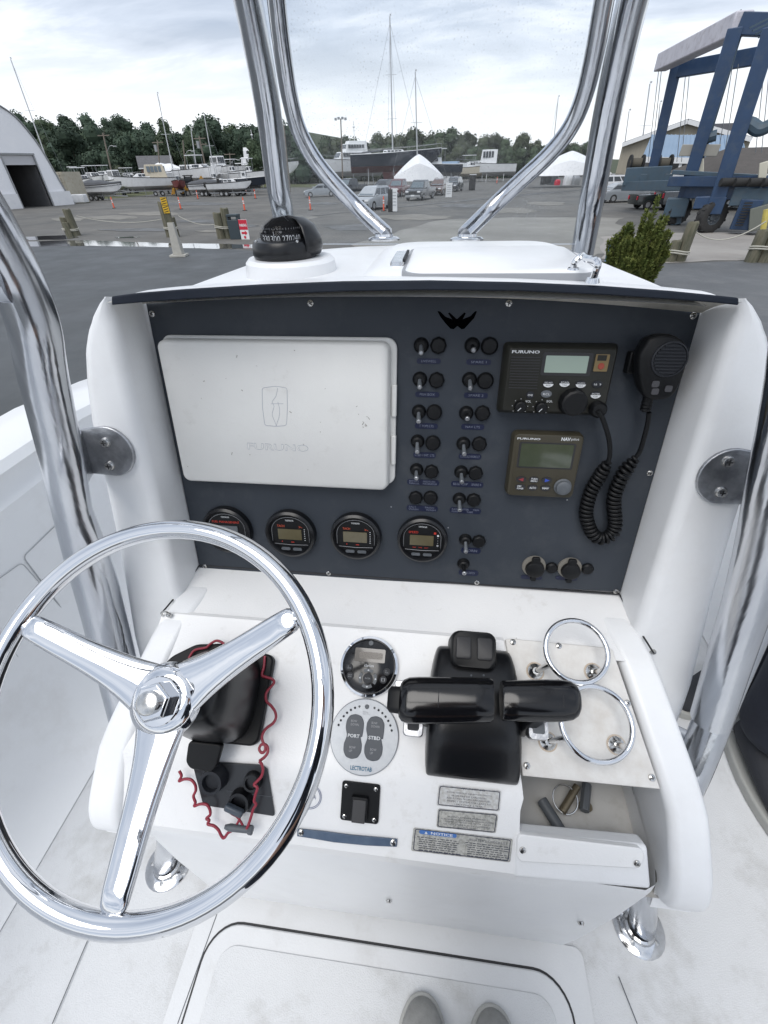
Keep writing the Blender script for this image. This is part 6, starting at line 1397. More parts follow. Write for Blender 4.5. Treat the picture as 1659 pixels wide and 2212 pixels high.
for (bx, by), (tx, ty), r, l, kw in (((252, 420), (222, 287), .17, 'leaning wooden utility pole with a street lamp arm behind the white pilothouse boat', dict(arm=1, lamp=1)), ((350, 415), (340, 303), .16, 'utility pole with one crossarm above the grey-roofed house', dict(arm=1, trafo=1)), ((406, 415), (395, 303), .15, 'slim utility pole with lamp, between the two masts over the yard', dict(arm=0, lamp=1)),
        ((455, 414), (430, 294), .19, 'utility pole carrying transformers, right of the white sportfishing boats', dict(arm=2, trafo=1)), ((503, 410), (496, 330), .14, 'small far utility pole with lamp near the left windshield leg', dict(arm=1, lamp=1)), ((741, 408), (736, 256), .15, 'tall light pole with a cluster of floodlights seen through the glass', dict(arm=0)), ((627, 432), (612, 270), .20, 'thick weathered pole just right of the left windshield leg', dict(arm=0))):
    b = G(bx, by); e_ = pole(b, P2(b, tx, ty), r, l, polew, **kw)
    if 'floodlights' in l:
        t = P2(b, tx, ty) - b
        for dx in (-.9, -.35, .35, .9): MB().box(t + Vector((dx, -.2, .1 - abs(dx)*.2)), (.4, .3, .35)).build('floodlight', galv, e_)
def mast(b, top, r, label, spreaders=(.62,), stays=((-2, 0), (2, 0)), group=None, base_dx=0):
    e_ = empty('sailboat_mast', b, 0, label, 'mast', group); t = Vector(top) - Vector(b)
    mb = MB(); mb.cyl((0, 0, 0), t, r, r*.75, 8); mb.build('spar', mastm, e_)
    for s in spreaders: mb = MB(); c = t*s; mb.beam(c + Vector((-.9, 0, 0)), c + Vector((.9, 0, 0)), .05, .05); mb.build('spreader', mastm, e_)
    for dx, dy in stays: mb = MB(); mb.tube([Vector((dx, dy, 0)), t*.97], .018, 4); mb.build('stay', wirem, e_)
    MB().box(t + Vector((.1, 0, .15)), (.25, .05, .2)).build('masthead', mastm, e_)
    return e_
for (bx, by), lift, (tx, ty), r, l, kw in (((130, 425), 1.5, (23, 128), .11, 'tall raked mast at the far left, in front of the wooded hill', dict(spreaders=(.66,), stays=((3.2, 0),))), ((384, 418), 2, (340, 203), .10, 'tall mast rising left of the shrink-wrapped boat', dict(stays=((3.6, 0),))), ((432, 416), 2, (413, 283), .10, 'shorter white mast over the large white sportfishing boat', dict(stays=())), ((470, 414), 2, (441, 249), .10, 'mast over the wooden pilothouse boat with a long back stay', dict(stays=((3, 0),))),
        ((1187, 395), 1, (1206, 210), .09, 'thin lone mast right of centre over the tree line', dict(stays=((-1.5, 0),), spreaders=())), ((1374, 405), 1, (1404, 181), .10, 'tallest of the three bare masts left of the travel hoist', dict(stays=())), ((1337, 405), 1, (1359, 240), .08, 'mast nearest the right windshield leg', dict(stays=(), spreaders=())), ((1408, 400), 1, (1426, 222), .08, 'short mast just beside the first blue hoist leg', dict(stays=(), spreaders=()))):
    b = G(bx, by); mast(b, P2(b, tx, ty), r, l, **kw)
# ================================================================= BOATS
def hull_rings(L, B, D, sheer=.25, rake=.18, n=12, z0=0, vee=.35, stern=1.0):
    R = []
    for i in range(n + 1):
        t = i/n; x = -L/2 + L*t; b = B/2*(stern + (1 - stern)*min(1, t*2.5))*(1 - max(0, (t - .45)/.55)**2.2)**.8 if t < 1 else .02
        b = max(b, .02); zs = z0 + D*(1 + sheer*t**2); kx = x - (rake*L*max(0, (t - .75)/.25)*0); kz = z0 + (D*.75*max(0, (t - .72)/.28)**1.8)
        xo = x + L*rake*.35*max(0, (t - .6)/.4)
        P = [(xo, -b, zs), (xo, -b*.97, zs - D*.22), (x + (xo - x)*.4, -b*.86, max(kz, z0 + D*vee)), (x, 0, kz), (x + (xo - x)*.4, b*.86, max(kz, z0 + D*vee)), (xo, b*.97, zs - D*.22), (xo, b, zs)]
        R.append([Vector(p) for p in P])
    return R
def boat(loc, rz, L, label, hm=None, bm=None, style='cruiser', z=.9, D=None, group=None, cat='boat', trailer=True, name='motor_boat'):
    hm = hm or whull; e_ = empty(name, loc, rz, label, cat, group); B = L*.33; D = D or L*.17
    R = hull_rings(L, B, D, z0=z); n = 7
    mb = MB(); vs = [p for r in R for p in r]; m = len(R)
    up_f = []; lo_f = []
    for i in range(m - 1):
        for j in range(n - 1): (up_f if j in (0, 1, 4, 5) else lo_f).append((i*n + j, i*n + j + 1, (i + 1)*n + j + 1, (i + 1)*n + j))
    mb.add(vs, up_f + [tuple(range(n))]); mb.build('topsides', hm, e_, ang=50)
    mb = MB(); mb.add(vs, lo_f); mb.build('bottom', bm or hm, e_, ang=50)
    mb = MB(); mb.add([r[0] - Vector((0, -.03, .12)) for r in R] + [r[6] - Vector((0, .03, .12)) for r in R], [(i, i + 1, m + i + 1, m + i) for i in range(m - 1)]); mb.build('deck', whull, e_, ang=0)
    for k in (0, 6): mb = MB(); mb.tube([r[k] for r in R], .05, 5); mb.build('rub_rail', rubk if hm is not navyhull else whull, e_)
    zs = z + D
    def cab(x0, x1, w, h, name='cabin', m=None, slope=.5, zz=None, slope2=.1, win=True, wm=None):
        z_ = zs if zz is None else zz; mb = MB(); mb.hexa([(x0, -w/2, z_ - .1), (x1, -w/2*.8, z_ - .1), (x1, w/2*.8, z_ - .1), (x0, w/2, z_ - .1)], [(x0 + slope2, -w/2*.85, z_ + h), (x1 - slope, -w/2*.7, z_ + h), (x1 - slope, w/2*.7, z_ + h), (x0 + slope2, w/2*.85, z_ + h)])
        c = mb.build(name, m or whitep, e_, bevel=.05)
        if win:
            nw = max(2, int((x1 - x0 - slope)/.6))
            for s in (-1, 1):
                for i in range(nw):
                    xa = x0 + .15 + (x1 - slope - x0 - .25)*i/nw; xb = xa + (x1 - slope - x0 - .25)/nw*.8; yk = lambda zf: s*(w/2*(1 - .15*zf)*.95 + .04)
                    mb = MB(); q = [(xa, yk(.45) , z_ + h*.45), (xb, yk(.45)*.97, z_ + h*.45), (xb, yk(.88)*.97, z_ + h*.88), (xa, yk(.88), z_ + h*.88)]; mb.add(q + [(a, b*.9, c_) for a, b, c_ in q], [(0, 1, 2, 3), (7, 6, 5, 4), (0, 4, 5, 1), (1, 5, 6, 2), (2, 6, 7, 3), (3, 7, 4, 0)]); mb.build('window', wm or winm, c)
            for i in range(3):
                y0 = -w*.33 + w*.66*i/3; y1 = y0 + w*.2; mb = MB(); fx = lambda zf: x1 - slope*zf + .03
                mb.add([(fx(.4), y0, z_ + h*.42), (fx(.4), y1, z_ + h*.42), (fx(.9), y1, z_ + h*.9), (fx(.9), y0, z_ + h*.9), (fx(.4) - .1, y0, z_ + h*.42), (fx(.4) - .1, y1, z_ + h*.42), (fx(.9) - .1, y1, z_ + h*.9), (fx(.9) - .1, y0, z_ + h*.9)], [(0, 1, 2, 3), (7, 6, 5, 4), (0, 4, 5, 1), (1, 5, 6, 2), (2, 6, 7, 3), (3, 7, 4, 0)]); mb.build('window', wm or winm, c)
        return c
    def rail(x0, x1, h=.55):
        mb = MB()
        for s in (0, 6):
            P = [r[s] + Vector((0, 0, h)) for r in R if x0 <= r[3].x <= x1]
            if len(P) > 1:
                mb.tube(P, .022, 5)
                for p in P[::2]: mb.cyl(p, p - Vector((0, 0, h)), .018, n=5)
        mb.build('bow_rail', galv, e_)
    def hard(x0, x1, w, h, m=whitep):
        mb = MB(); mb.box(((x0 + x1)/2, 0, zs + h), (x1 - x0, w, .1)); t = mb.build('hardtop', m, e_, bevel=.03); mb = MB()
        for x in (x0 + .2, x1 - .3):
            for s in (-1, 1): mb.cyl((x, s*w*.42, zs - .2), (x + .1, s*w*.40, zs + h), .03, n=6)
        mb.build('top_frame', galv, e_)
    if style == 'cruiser': cab(-L*.12, L*.26, B*.72, L*.10, slope=L*.10); hard(-L*.2, L*.08, B*.7, L*.22); rail(0, L)
    if style == 'pilot': cab(-L*.15, L*.14, B*.68, L*.20, slope=L*.03, slope2=0); cab(L*.1, L*.36, B*.6, L*.05, 'cuddy', slope=.4); rail(L*.1, L)
    if style == 'yacht':
        cab(-L*.30, L*.22, B*.75, L*.10, slope=L*.08); cab(-L*.25, L*.08, B*.62, L*.085, 'wheelhouse', zz=zs + L*.10, slope=L*.03); cab(-L*.25, L*.02, B*.5, L*.03, 'flybridge', zz=zs + L*.185, slope=.2, win=False); rail(L*.05, L)
        mb = MB(); mb.cyl((-L*.1, 0, zs + L*.2), (-L*.1, 0, zs + L*.42), .06, n=6); mb.beam((-L*.1, -.8, zs + L*.32), (-L*.1, .8, zs + L*.32), .06, .06); mb.sph((-L*.1, 0, zs + L*.36), .28, 8, 6, (1, 1, .5)); mb.build('radar_mast', whitep, e_)
    if style == 'sportfish': cab(-L*.10, L*.30, B*.66, L*.07, slope=L*.16); hard(-L*.16, L*.06, B*.62, L*.19); rail(L*.05, L, .5)
    if style == 'canvas': cab(-L*.05, L*.30, B*.66, L*.07, slope=L*.14); cab(-L*.34, L*.06, B*.74, L*.19, 'canvas_top', canvas_c, slope=L*.06, slope2=L*.04, wm=winf); rail(L*.05, L)
    if style == 'center': cab(-L*.04, L*.08, B*.3, L*.12, 'console', slope=.2, slope2=0); hard(-L*.12, L*.10, B*.55, L*.26, whitep)
    if style in ('cover', 'shrink'):
        m_ = canvas_g if style == 'cover' else wshrink; hh = L*.09 if style == 'cover' else L*.15
        def cv_(u, v):
            i = u*(m - 1); i0 = min(int(i), m - 2); f = i - i0; a = R[i0][0].lerp(R[i0 + 1][0], f); b = R[i0][6].lerp(R[i0 + 1][6], f); p = a.lerp(b, v); s = 4*v*(1 - v)
            p.z += hh*(s**.8)*(.35 + .75*sin(pi*min(1, u*1.15 + .05)))*(1 + .08*sin(u*23)) - (.25 if v in (0, 1) else 0); p.y *= 1.03; return p
        mb = MB(); mb.grid(cv_, 26, 8); mb.build('cover' if style == 'cover' else 'shrink_wrap', m_, e_, ang=25)
    if style == 'sail':
        cab(-L*.12, L*.16, B*.45, L*.035, slope=.8); rail(-L/2, L, .6)
        mb = MB(); mb.hexa([(-L*.10, -.12, z - L*.12), (L*.06, -.12, z - L*.12), (L*.06, .12, z - L*.12), (-L*.10, .12, z - L*.12)], [(-L*.14, -.2, z + .5), (L*.14, -.2, z + .5), (L*.14, .2, z + .5), (-L*.14, .2, z + .5)]); mb.build('keel', bm, e_)
    if style in ('cover', 'center', 'sportfish', 'canvas') and L < 11:
        for s in ((0,) if L < 8 else (-.4, .4)):
            mb = MB(); mb.box((-L/2 - .35, s, z + D*.85), (.5, .38, .65)); mb.box((-L/2 - .3, s, z + D*.2), (.22, .16, 1.1)); mb.build('outboard', rubk if s >= 0 else whitep, e_, bevel=.08)
    if trailer:
        mb = MB()
        for s in (-1, 1): mb.beam((-L*.45, s*B*.28, z - .12), (L*.35, s*B*.2, z - .12), .1, .14); mb.beam((L*.35, s*B*.2, z - .12), (L*.62, 0, z - .25), .1, .12)
        for x in (-L*.3, 0, L*.3): mb.beam((x, -B*.3, z - .12), (x, B*.3, z - .12), .1, .1)
        for x in (-L*.35, L*.1):
            for s in (-1, 1): mb.beam((x, s*B*.30, 0), (x, s*B*.30, z + D*.3), .07, .07)
        mb.build('trailer_frame', galv, e_)
        for x in (-L*.18, -L*.06):
            for s in (-1, 1):
                mb = MB(); mb.cyl((x, s*B*.36 - .1, .36), (x, s*B*.36 + .1, .36), .36, n=14); w = mb.build('wheel', tyre, e_); MB().cyl((x, s*(B*.36) - .115, .36), (x, s*(B*.36) + .115, .36), .19, n=10).build('rim', rimm, w)
    elif z > .6:
        mb = MB()
        for x in (-L*.3, 0, L*.25):
            for s in (-1, 1): mb.beam((x, s*B*.5, 0), (x, s*B*.34, z + D*.25), .09, .09)
        mb.build('jack_stands', galv, e_)
    return e_
def vlen(x0, x1, y): return (G(x1, y) - G(x0, y)).length
GB = 'boats stored along the left of the yard'
def B_(x, y, L, deg, label, **k): return boat(gloc(G(x, y)), radians(deg), L, label, group=GB, **k)
B_(190, 425, 9.0, -42, 'white cruiser with blue bottom and hardtop, next to the beige container', style='cruiser', bm=bluebot, hm=whull, z=.8)
B_(214, 420, 9.0, -38, 'white walkaround boat with hardtop right behind the grey-covered boat', style='cruiser', z=1.2)
B_(222, 433, 6.8, 5, 'open white boat under a fitted dark grey cover on a trailer', style='cover', z=.7)
B_(262, 424, 7.6, -38, 'white pilothouse boat with a high bow, right of the grey-covered boat', style='pilot', z=1.0)
B_(292, 418, 7.2, -30, 'white boat with windscreen between the pilothouse boat and the cream canvas', style='center', z=1.1)
B_(330, 424, 9.6, -150, 'cruiser with a cream canvas enclosure, right in front of the grey-roofed house', style='canvas', z=.9)
B_(374, 414, 9.0, 25, 'boat wrapped wholly in white shrink wrap behind the red-bottomed hull', style='shrink', z=1.8, trailer=False)
B_(393, 424, 6.5, -62, 'small white boat with red bottom standing bow-on behind the backhoe', style='center', bm=redbot, hm=redbot, z=.9)
B_(440, 417, 11, -24, 'large white flared-bow sportfishing boat right of the backhoe', style='sportfish', z=1.7, trailer=False)
B_(484, 412, 10, -38, 'white pilothouse workboat with a tall square cabin, left of the centre console boats', style='pilot', z=2.0, trailer=False)
B_(510, 415, 7.5, -30, 'open white centre console boat behind the dark-hulled boat', style='center', z=1.7)
B_(533, 422, 7.4, 14, 'dark blue hulled open boat beside the left windshield leg', style='center', hm=navyhull, bm=navyhull, z=.9)
B_(455, 424, 6, 6, 'low dark trailer boat under a cover in front of the sportfishing boat', style='cover', z=.6)
B_(176, 418, 8, -30, 'white boat half hidden behind the container and the first cruiser', style='center', z=1.3)
B_(240, 415, 8.5, -25, 'white hardtop boat in the back row above the grey-covered boat', style='cruiser', z=1.6)
B_(285, 413, 8, 20, 'low white sportfishing boat in the back row left of the cream canvas', style='sportfish', z=1.5)
B_(356, 419, 6.5, -65, 'narrow white boat seen bow-on between the cream canvas and the red hull', style='pilot', z=1.2)
B_(415, 413, 8, -20, 'white hull with a short cabin above the backhoe cab', style='pilot', z=1.5)
B_(470, 419, 7, -50, 'white open boat on a trailer in front of the pilothouse workboat', style='center', z=.9)
B_(498, 424, 6.5, 10, 'small white skiff on a low trailer left of the dark-hulled boat', style='sportfish', z=.6)
B_(545, 415, 8, -20, 'white T-top boat touching the left windshield leg', style='center', z=1.5)
B_(575, 405, 15, 4, 'long white express yacht behind the left windshield leg', style='yacht', z=1.6, trailer=False)
boat(gloc(G(668, 396)), radians(3), 14, 'long white motor yacht with a low cabin, seen between leg and curved tube', style='cruiser', z=1.9, trailer=False)
boat(gloc(G(757, 405)), radians(-145), 14.5, 'white trawler yacht with a row of cabin windows and radar mast', style='yacht', z=1.8, trailer=False)
sb_ = gloc(G(850, 408)); boat(sb_, radians(8), 15, 'navy blue sailing yacht with red bottom propped behind the car row', style='sail', hm=navyhull, bm=redbot, z=2.4, trailer=False, name='sailing_yacht', cat='sailing yacht')
t_ = P2(sb_, 842, 35); mt = mast(sb_ + Vector((0, 0, 0)), t_, .13, 'tallest mast of the scene, rising from the navy sailing yacht', spreaders=(.45, .7), stays=((-7, 0), (6.6, 0), (-1.2, .5), (1.2, -.5)))
mb = MB(); bz = t_.z*.16; mb.cyl(sb_ + Vector((-.2, 0, 5.6)), sb_ + Vector((-5.5, -.3, 5.2)), .12, n=8); mb.build('sail_boom', canvas_g, None, label='grey covered boom on the navy sailing yacht', cat='boom')
# shrink wrapped tent-like boat
def tentboat(base, L, W, zr, ze, label, rz=0, z0=0):
    e_ = empty('wrapped_boat', base, rz, label, 'covered boat'); mb = MB()
    def f(u, v):
        x = -L/2 + L*u; k = max(.0, 1 - abs(2*u - 1)**1.25); s = 1 - abs(2*v - 1); w = W/2*(.35 + .65*k**.5); z = ze*(.55 + .45*k) + (zr - ze)*s**1.0*(.05 + .95*k) + .15*sin(u*19)*s*(1 - s)
        if v in (0, 1): z = z0
        return Vector((x, (2*v - 1)*w, z))
    mb.grid(f, 22, 10); mb.build('shrink_wrap', wshrink, e_, ang=20); return e_
b = gloc(G(903, 410)); tentboat(b, 8.2, 4, P2(b, 897, 333).z, 3.2, 'big white tent-shaped shrink-wrapped boat right of the navy yacht', .15, 1.2)
mast(b, P2(b, 897, 155), .11, 'second tallest mast, standing out of the white wrapped boat', spreaders=(.6,), stays=((-5, 0), (5.5, 0)))
b = gloc(G(1222, 404)); tentboat(b, 12.5, 6, P2(b, 1225, 326).z, 3.0, 'white peaked shrink-wrapped boat just left of the right windshield leg', -.1, 1.5)
boat(gloc(G(935, 405)), radians(-160), 10, 'dark hulled boat under the edge of the white wrap', style='cruiser', hm=navyhull, z=1.6, trailer=False)
boat(gloc(G(1050, 392)), radians(175), 13, 'weathered pale workboat with raised wheelhouse in the far centre of the yard', style='pilot', z=1.0, trailer=False)
boat(gloc(G(1015, 393)), radians(10), 10, 'low dull boat on stands left of the far workboat', style='cruiser', hm=canvas_c, z=1.0, trailer=False)
# ================================================================= VEHICLES
def car(loc, rz, kind, paint, label, sc=1, group='cars parked in the yard', cat='car'):
    e_ = empty('parked_car', loc, rz, label, cat, group); e_.scale = (sc, sc, sc)
    L, W = (4.7, 1.9) if kind != 'pickup' else (5.5, 2.0)
    low = {'suv': [(-2.35, .45), (-2.38, .75), (-2.30, 1.05), (-1.9, 1.10), (.95, 1.10), (1.35, 1.02), (2.15, .92), (2.33, .78), (2.36, .45)], 'sedan': [(-2.3, .4), (-2.33, .7), (-2.2, .95), (-1.4, .98), (.9, .95), (2.0, .82), (2.28, .65), (2.3, .4)], 'pickup': [(-2.75, .55), (-2.78, 1.12), (-.75, 1.14), (1.2, 1.14), (1.45, 1.10), (2.5, 1.02), (2.72, .85), (2.75, .5)]}[kind]
    top = {'suv': [(-2.22, 1.08), (-1.95, 1.62), (-1.6, 1.74), (.15, 1.72), (.55, 1.60), (1.30, 1.06)], 'sedan': [(-1.9, .95), (-1.2, 1.38), (-.6, 1.44), (.2, 1.42), (1.15, .93)], 'pickup': [(-.85, 1.12), (-.72, 1.78), (-.4, 1.85), (.55, 1.82), (.8, 1.72), (1.42, 1.1)]}[kind]
    R = []
    bot = low[0][1] - .18
    P = [(low[0][0] + .08, bot)] + low + [(low[-1][0] - .08, bot)]
    MX = lambda y: Matrix(((1, 0, 0, 0), (0, 0, 1, y), (0, 1, 0, 0), (0, 0, 0, 1)))
    for y, k in ((-W/2, .90), (-W/2 + .02, .97), (-W/2 + .16, 1), (W/2 - .16, 1), (W/2 - .02, .97), (W/2, .90)):
        R.append([Vector((x*(1 if abs(k - 1) < .01 else .985), y, bot + (z - bot)*k)) for x, z in P])
    mb = MB(); mb.rings(R); body = mb.build('body', paint, e_, ang=40)
    R = []; zb = top[0][1]
    for y, k in ((-W/2 + .10, 0), (-W/2 + .30, 1), (W/2 - .30, 1), (W/2 - .10, 0)):
        R.append([Vector((x, math.copysign(W/2 - (.10 + .2*((z - zb)/(top[2][1] - zb))) - (0 if k else 0), y), z)) for x, z in top] if k == 0 else [Vector((x*.985, y, z + .03)) for x, z in top])
    mb = MB(); mb.rings([R[0], R[1], R[2], R[3]]); cab_ = mb.build('cabin', paint, e_, ang=30)
    zt = top[2][1]; zl = zb + .06; zh = zt - .14
    def xat(z, front):
        P_ = top[:3] if not front else top[3:][::-1]
        for (x0, z0), (x1, z1) in zip(P_, P_[1:]):
            if min(z0, z1) <= z <= max(z0, z1) + 1e-6: return x0 + (x1 - x0)*(z - z0)/(z1 - z0 + 1e-9)
        return P_[0][0]
    xr0, xr1, xf0, xf1 = xat(zl, 0), xat(zh, 0), xat(zl, 1), xat(zh, 1)
    nw = 3 if kind == 'suv' else 2
    for s in (-1, 1):
        for i in range(nw):
            a0, a1 = i/nw + .02, (i + 1)/nw - .03
            q = [(xr0 + .08 + (xf0 - xr0 - .16)*a0, zl), (xr0 + .08 + (xf0 - xr0 - .16)*a1, zl), (xr1 + .06 + (xf1 - xr1 - .12)*a1, zh), (xr1 + .06 + (xf1 - xr1 - .12)*a0, zh)]
            yy = lambda z: s*(W/2 - (.10 + .2*((z - zb)/(zt - zb))) + .012)
            mb = MB(); mb.add([(x, yy(z), z) for x, z in q] + [(x, yy(z) - s*.05, z) for x, z in q], [(0, 1, 2, 3), (7, 6, 5, 4), (0, 4, 5, 1), (1, 5, 6, 2), (2, 6, 7, 3), (3, 7, 4, 0)]); mb.build('side_window', winm, cab_)
    for fx, nm in ((1, 'windscreen'), (0, 'rear_window')):
        s = 1 if fx else -1; xa, xb = (xf0, xf1) if fx else (xr0, xr1)
        q = [(xa + s*.025, -W/2 + .24, zl), (xa + s*.025, W/2 - .24, zl), (xb + s*.025, W/2 - .36, zh), (xb + s*.025, -W/2 + .36, zh)]
        mb = MB(); mb.add(q + [(x - s*.06, y, z) for x, y, z in q], [(0, 1, 2, 3), (7, 6, 5, 4), (0, 4, 5, 1), (1, 5, 6, 2), (2, 6, 7, 3), (3, 7, 4, 0)]); mb.build(nm, winf if fx else winm, cab_)
    xw = (-1.45, 1.45) if kind != 'pickup' else (-1.7, 1.75); wr = .36 if kind != 'sedan' else .32
    for x in xw:
        for s in (-1, 1):
            mb = MB(); mb.cyl((x, s*(W/2 - .20), wr), (x, s*(W/2 + .01), wr), wr, n=18); w = mb.build('wheel', tyre, e_); MB().cyl((x, s*(W/2 - .05), wr), (x, s*(W/2 + .02), wr), wr*.58, n=12).build('rim', rimm, w)
    xf = low[-2][0]; zf = low[-2][1]
    for s in (-1, 1):
        MB().box((xf - .02, s*(W/2 - .30), zf - .02), (.10, .36, .15)).build('headlight', whitep, e_, bevel=.03); MB().box((low[1][0] + .02, s*(W/2 - .18), .88), (.08, .20, .28)).build('tail_light', signr, e_, bevel=.02)
        MB().box((.95 if kind != 'pickup' else 1.0, s*(W/2 + .08), 1.14), (.14, .18, .12)).build('door_mirror', paint, e_, bevel=.03)
    MB().box((xf + .0, 0, zf - .06), (.06, W*.46, .18)).build('grille', rubk, e_); MB().box((xf + .02, 0, .42), (.10, W*.9, .22)).build('bumper', galv if kind == 'pickup' else rubk, e_, bevel=.03)
    MB().box((xf + .07, 0, .5), (.02, .42, .13)).build('number_plate', whitep, e_)
    if kind == 'suv':
        mb = MB()
        for s in (-1, 1): mb.tube([(-1.5, s*.62, 1.78), (-1.3, s*.62, 1.83), (-.1, s*.62, 1.82), (.1, s*.62, 1.76)], .02, 5)
        mb.build('roof_rails', rubk, e_)
    if kind == 'pickup': mb = MB(); mb.box((-1.75, 0, 1.10), (1.85, W*.8, .06)); mb.build('bed', rubk, e_)
    return e_
def paintm(n, c, r=.25): return mat(n, c, r, coat=.6, c2=tuple(x*.85 for x in c), nscale=1.5)
psil = paintm('paint_silver', (.36, .38, .40)); pdk = paintm('paint_dark', (.018, .02, .024)); pred = paintm('paint_red', (.10, .018, .02)); pgr = paintm('paint_graphite', (.05, .055, .062)); pbr = paintm('paint_brown', (.10, .06, .05)); pwh = paintm('paint_white', (.62, .63, .65)); pgreen = paintm('paint_green_black', (.02, .028, .028)); plg = paintm('paint_light_grey', (.25, .27, .29))
def C_(x, y, deg, kind, p, label, sc=1): return car(gloc(G(x, y)), radians(deg), kind, p, label, sc)
C_(806, 452, -112, 'suv', psil, 'silver off-road car facing the camera at the front of the car row')
C_(757, 421, -118, 'pickup', pdk, 'black pickup truck behind the curved tube, left of the silver off-road car', 1.05)
C_(829, 421, -108, 'suv', pdk, 'black car with roof rails just behind the silver off-road car')
C_(862, 424, -105, 'pickup', pred, 'dark red pickup truck under the bow of the navy yacht')
C_(908, 431, -106, 'pickup', pgr, 'dark pickup truck facing forward in the middle of the car row')
C_(948, 421, -104, 'suv', pbr, 'brownish car second from the right end of the row')
C_(980, 413, -104, 'suv', pgr, 'dark square off-road car at the right end of the row')
C_(693, 425, -165, 'sedan', plg, 'small light grey car alone to the left of the row, under the curved tube')
C_(1318, 398, 20, 'sedan', pwh, 'white car with its boot lid up near the tan building')
C_(1330, 416, 12, 'suv', pwh, 'white off-road car beside the right windshield leg')
C_(1345, 436, 10, 'sedan', plg, 'grey car just behind the juniper bush')
C_(1424, 450, 8, 'pickup', pgreen, 'blackish green pickup truck behind the travel hoist winches', .85)
C_(1500, 452, 0, 'pickup', pgr, 'dark truck half hidden behind the hoist legs', 1.05)
# backhoe
g = gloc(G(414, 421)); e_ = empty('backhoe', g, radians(200), 'dirty yellow backhoe loader with a cab parked before the boats', 'backhoe')
mb = MB(); mb.box((0, 0, 1.0), (3.0, 1.3, .8)); mb.box((1.0, 0, 1.35), (1.3, 1.0, .7)); mb.build('chassis', yelm, e_, bevel=.08)
mb = MB()
for x in (-.7, .55):
    for y in (-.6, .6): mb.beam((x, y, 1.3), (x*.9, y*.9, 2.7), .09, .09)
mb.box((-.08, 0, 2.75), (1.6, 1.4, .14)); cb_ = mb.build('cab_frame', rubk, e_); MB().box((-.08, 0, 2.0), (1.15, 1.1, 1.2)).build('cab_glass', winm, cb_)
for x, r in ((-1.0, .75), (1.3, .5)):
    for s in (-1, 1): w = MB().cyl((x, s*.65, r), (x, s*1.05, r), r, n=18).build('wheel', tyre, e_); MB().cyl((x, s*.7, r), (x, s*1.07, r), r*.5, n=12).build('rim', yelm, w)
mb = MB(); mb.beam((1.0, .5, 1.5), (2.6, .5, .8), .15, .25); mb.beam((1.0, -.5, 1.5), (2.6, -.5, .8), .15, .25); mb.build('loader_arm', yelm, e_); mb = MB(); mb.hexa([(2.6, -1.0, .2), (3.3, -1.0, .15), (3.3, 1.0, .15), (2.6, 1.0, .2)], [(2.5, -1.0, 1.1), (2.8, -1.0, 1.1), (2.8, 1.0, 1.1), (2.5, 1.0, 1.1)]); mb.build('front_bucket', yelm, e_, bevel=.04)
mb = MB(); mb.beam((-1.5, 0, 1.1), (-2.3, 0, 2.6), .22, .28); mb.beam((-2.3, 0, 2.6), (-3.0, 0, 1.2), .18, .22); mb.box((-3.0, 0, .85), (.5, .6, .6)); mb.build('digger_arm', yelm, e_)
# blue crane boom
b0 = VP(255 + 12, 372, G(270, 400)); b1 = VP(340, 348, G(335, 400)); e_ = empty('crane_boom', b0, 0, 'slate blue crane boom with white lettering lying in front of the grey-roofed house', 'crane boom')
mb = MB(); mb.beam((0, 0, 0), b1 - b0, 1.0, 2.2); mb.build('boom', bluegr, e_, bevel=.1); mb = MB(); mb.beam((b1 - b0) + Vector((-.3, -.0, 0)), (b1 - b0)*1.10, 1.3, 2.6); mb.build('boom_head', beamw, e_, bevel=.15)
mb = MB(); mb.beam((0, .0, 0), (-1.0, .3, -b0.z), 1.2, 1.8); mb.build('boom_base', bluegr, e_, bevel=.1)
M = frame(Vector((0, -.55, 0)) + (b1 - b0)*.62, (b1 - b0).normalized(), (0, 0, 1)); mb = MB(); mb.T = M
for k in range(9): mb.box((-2.6 + k*.62, 0, .02), (.44, .34, .02))
mb.build('worn_lettering', whitep, e_)
# ================================================================= BUILDINGS
def at(g, x, y): return VP(x, y, g)
# white fabric storage building (arched) at the left edge
gR = G(163, 441); gL = G(-150, 466); ax = (gR - gL); Wd = ax.length; ux = ax.normalized(); uy = Vector((-ux.y, ux.x, 0))
apex = at(gL.lerp(gR, .35), -40, 205).z
e_ = empty('fabric_building', gL.lerp(gR, .5), math.atan2(ux.y, ux.x), 'big white arched fabric storage building with an open dark doorway at the left edge', 'storage building')
hgt = at(G(80, 448), 80, 330).z
def arch(t):                             # t -1..1 across
    s = 1 - abs(t)**2.15; return s**.62
Hh = hgt/arch(.50)*.98

dx0, dx1 = -Wd/2 + (G(62, 450) - gL).dot(ux)*0, 0
def xof(px_, py_): g_ = PL(px_, py_, uy, gR); return (g_ - gL).dot(ux) - Wd/2, g_.z
rs = [xof(x, y) for x, y in ((162, 441), (141, 412), (121, 378), (104, 348), (84, 315), (60, 283), (32, 252), (0, 229), (-45, 207), (-100, 190))]; ap = rs[-1][0]; rs[0] = (rs[0][0], 0)
prof = [Vector((x, 0, z)) for x, z in rs] + [Vector((2*ap - x, 0, z)) for x, z in rs[-2::-1]]; prof = smooth_path(prof[::-1], 3)
def zarch(x):
    for a, b in zip(prof, prof[1:]):
        if a.x <= x <= b.x: return a.z + (b.z - a.z)*(x - a.x)/max(1e-6, b.x - a.x)
    return 0
d0 = xof(58, 452)[0]; d1 = xof(88, 449)[0]
dl, dr = xof(-25, 455)[0], xof(116, 445)[0]
dxl, _ = xof(53, 452); dxr, _ = xof(113, 448); dh = xof(70, 337)[1]
dxr = xof(116, 446)[0]; dtop = xof(60, 334)[1]
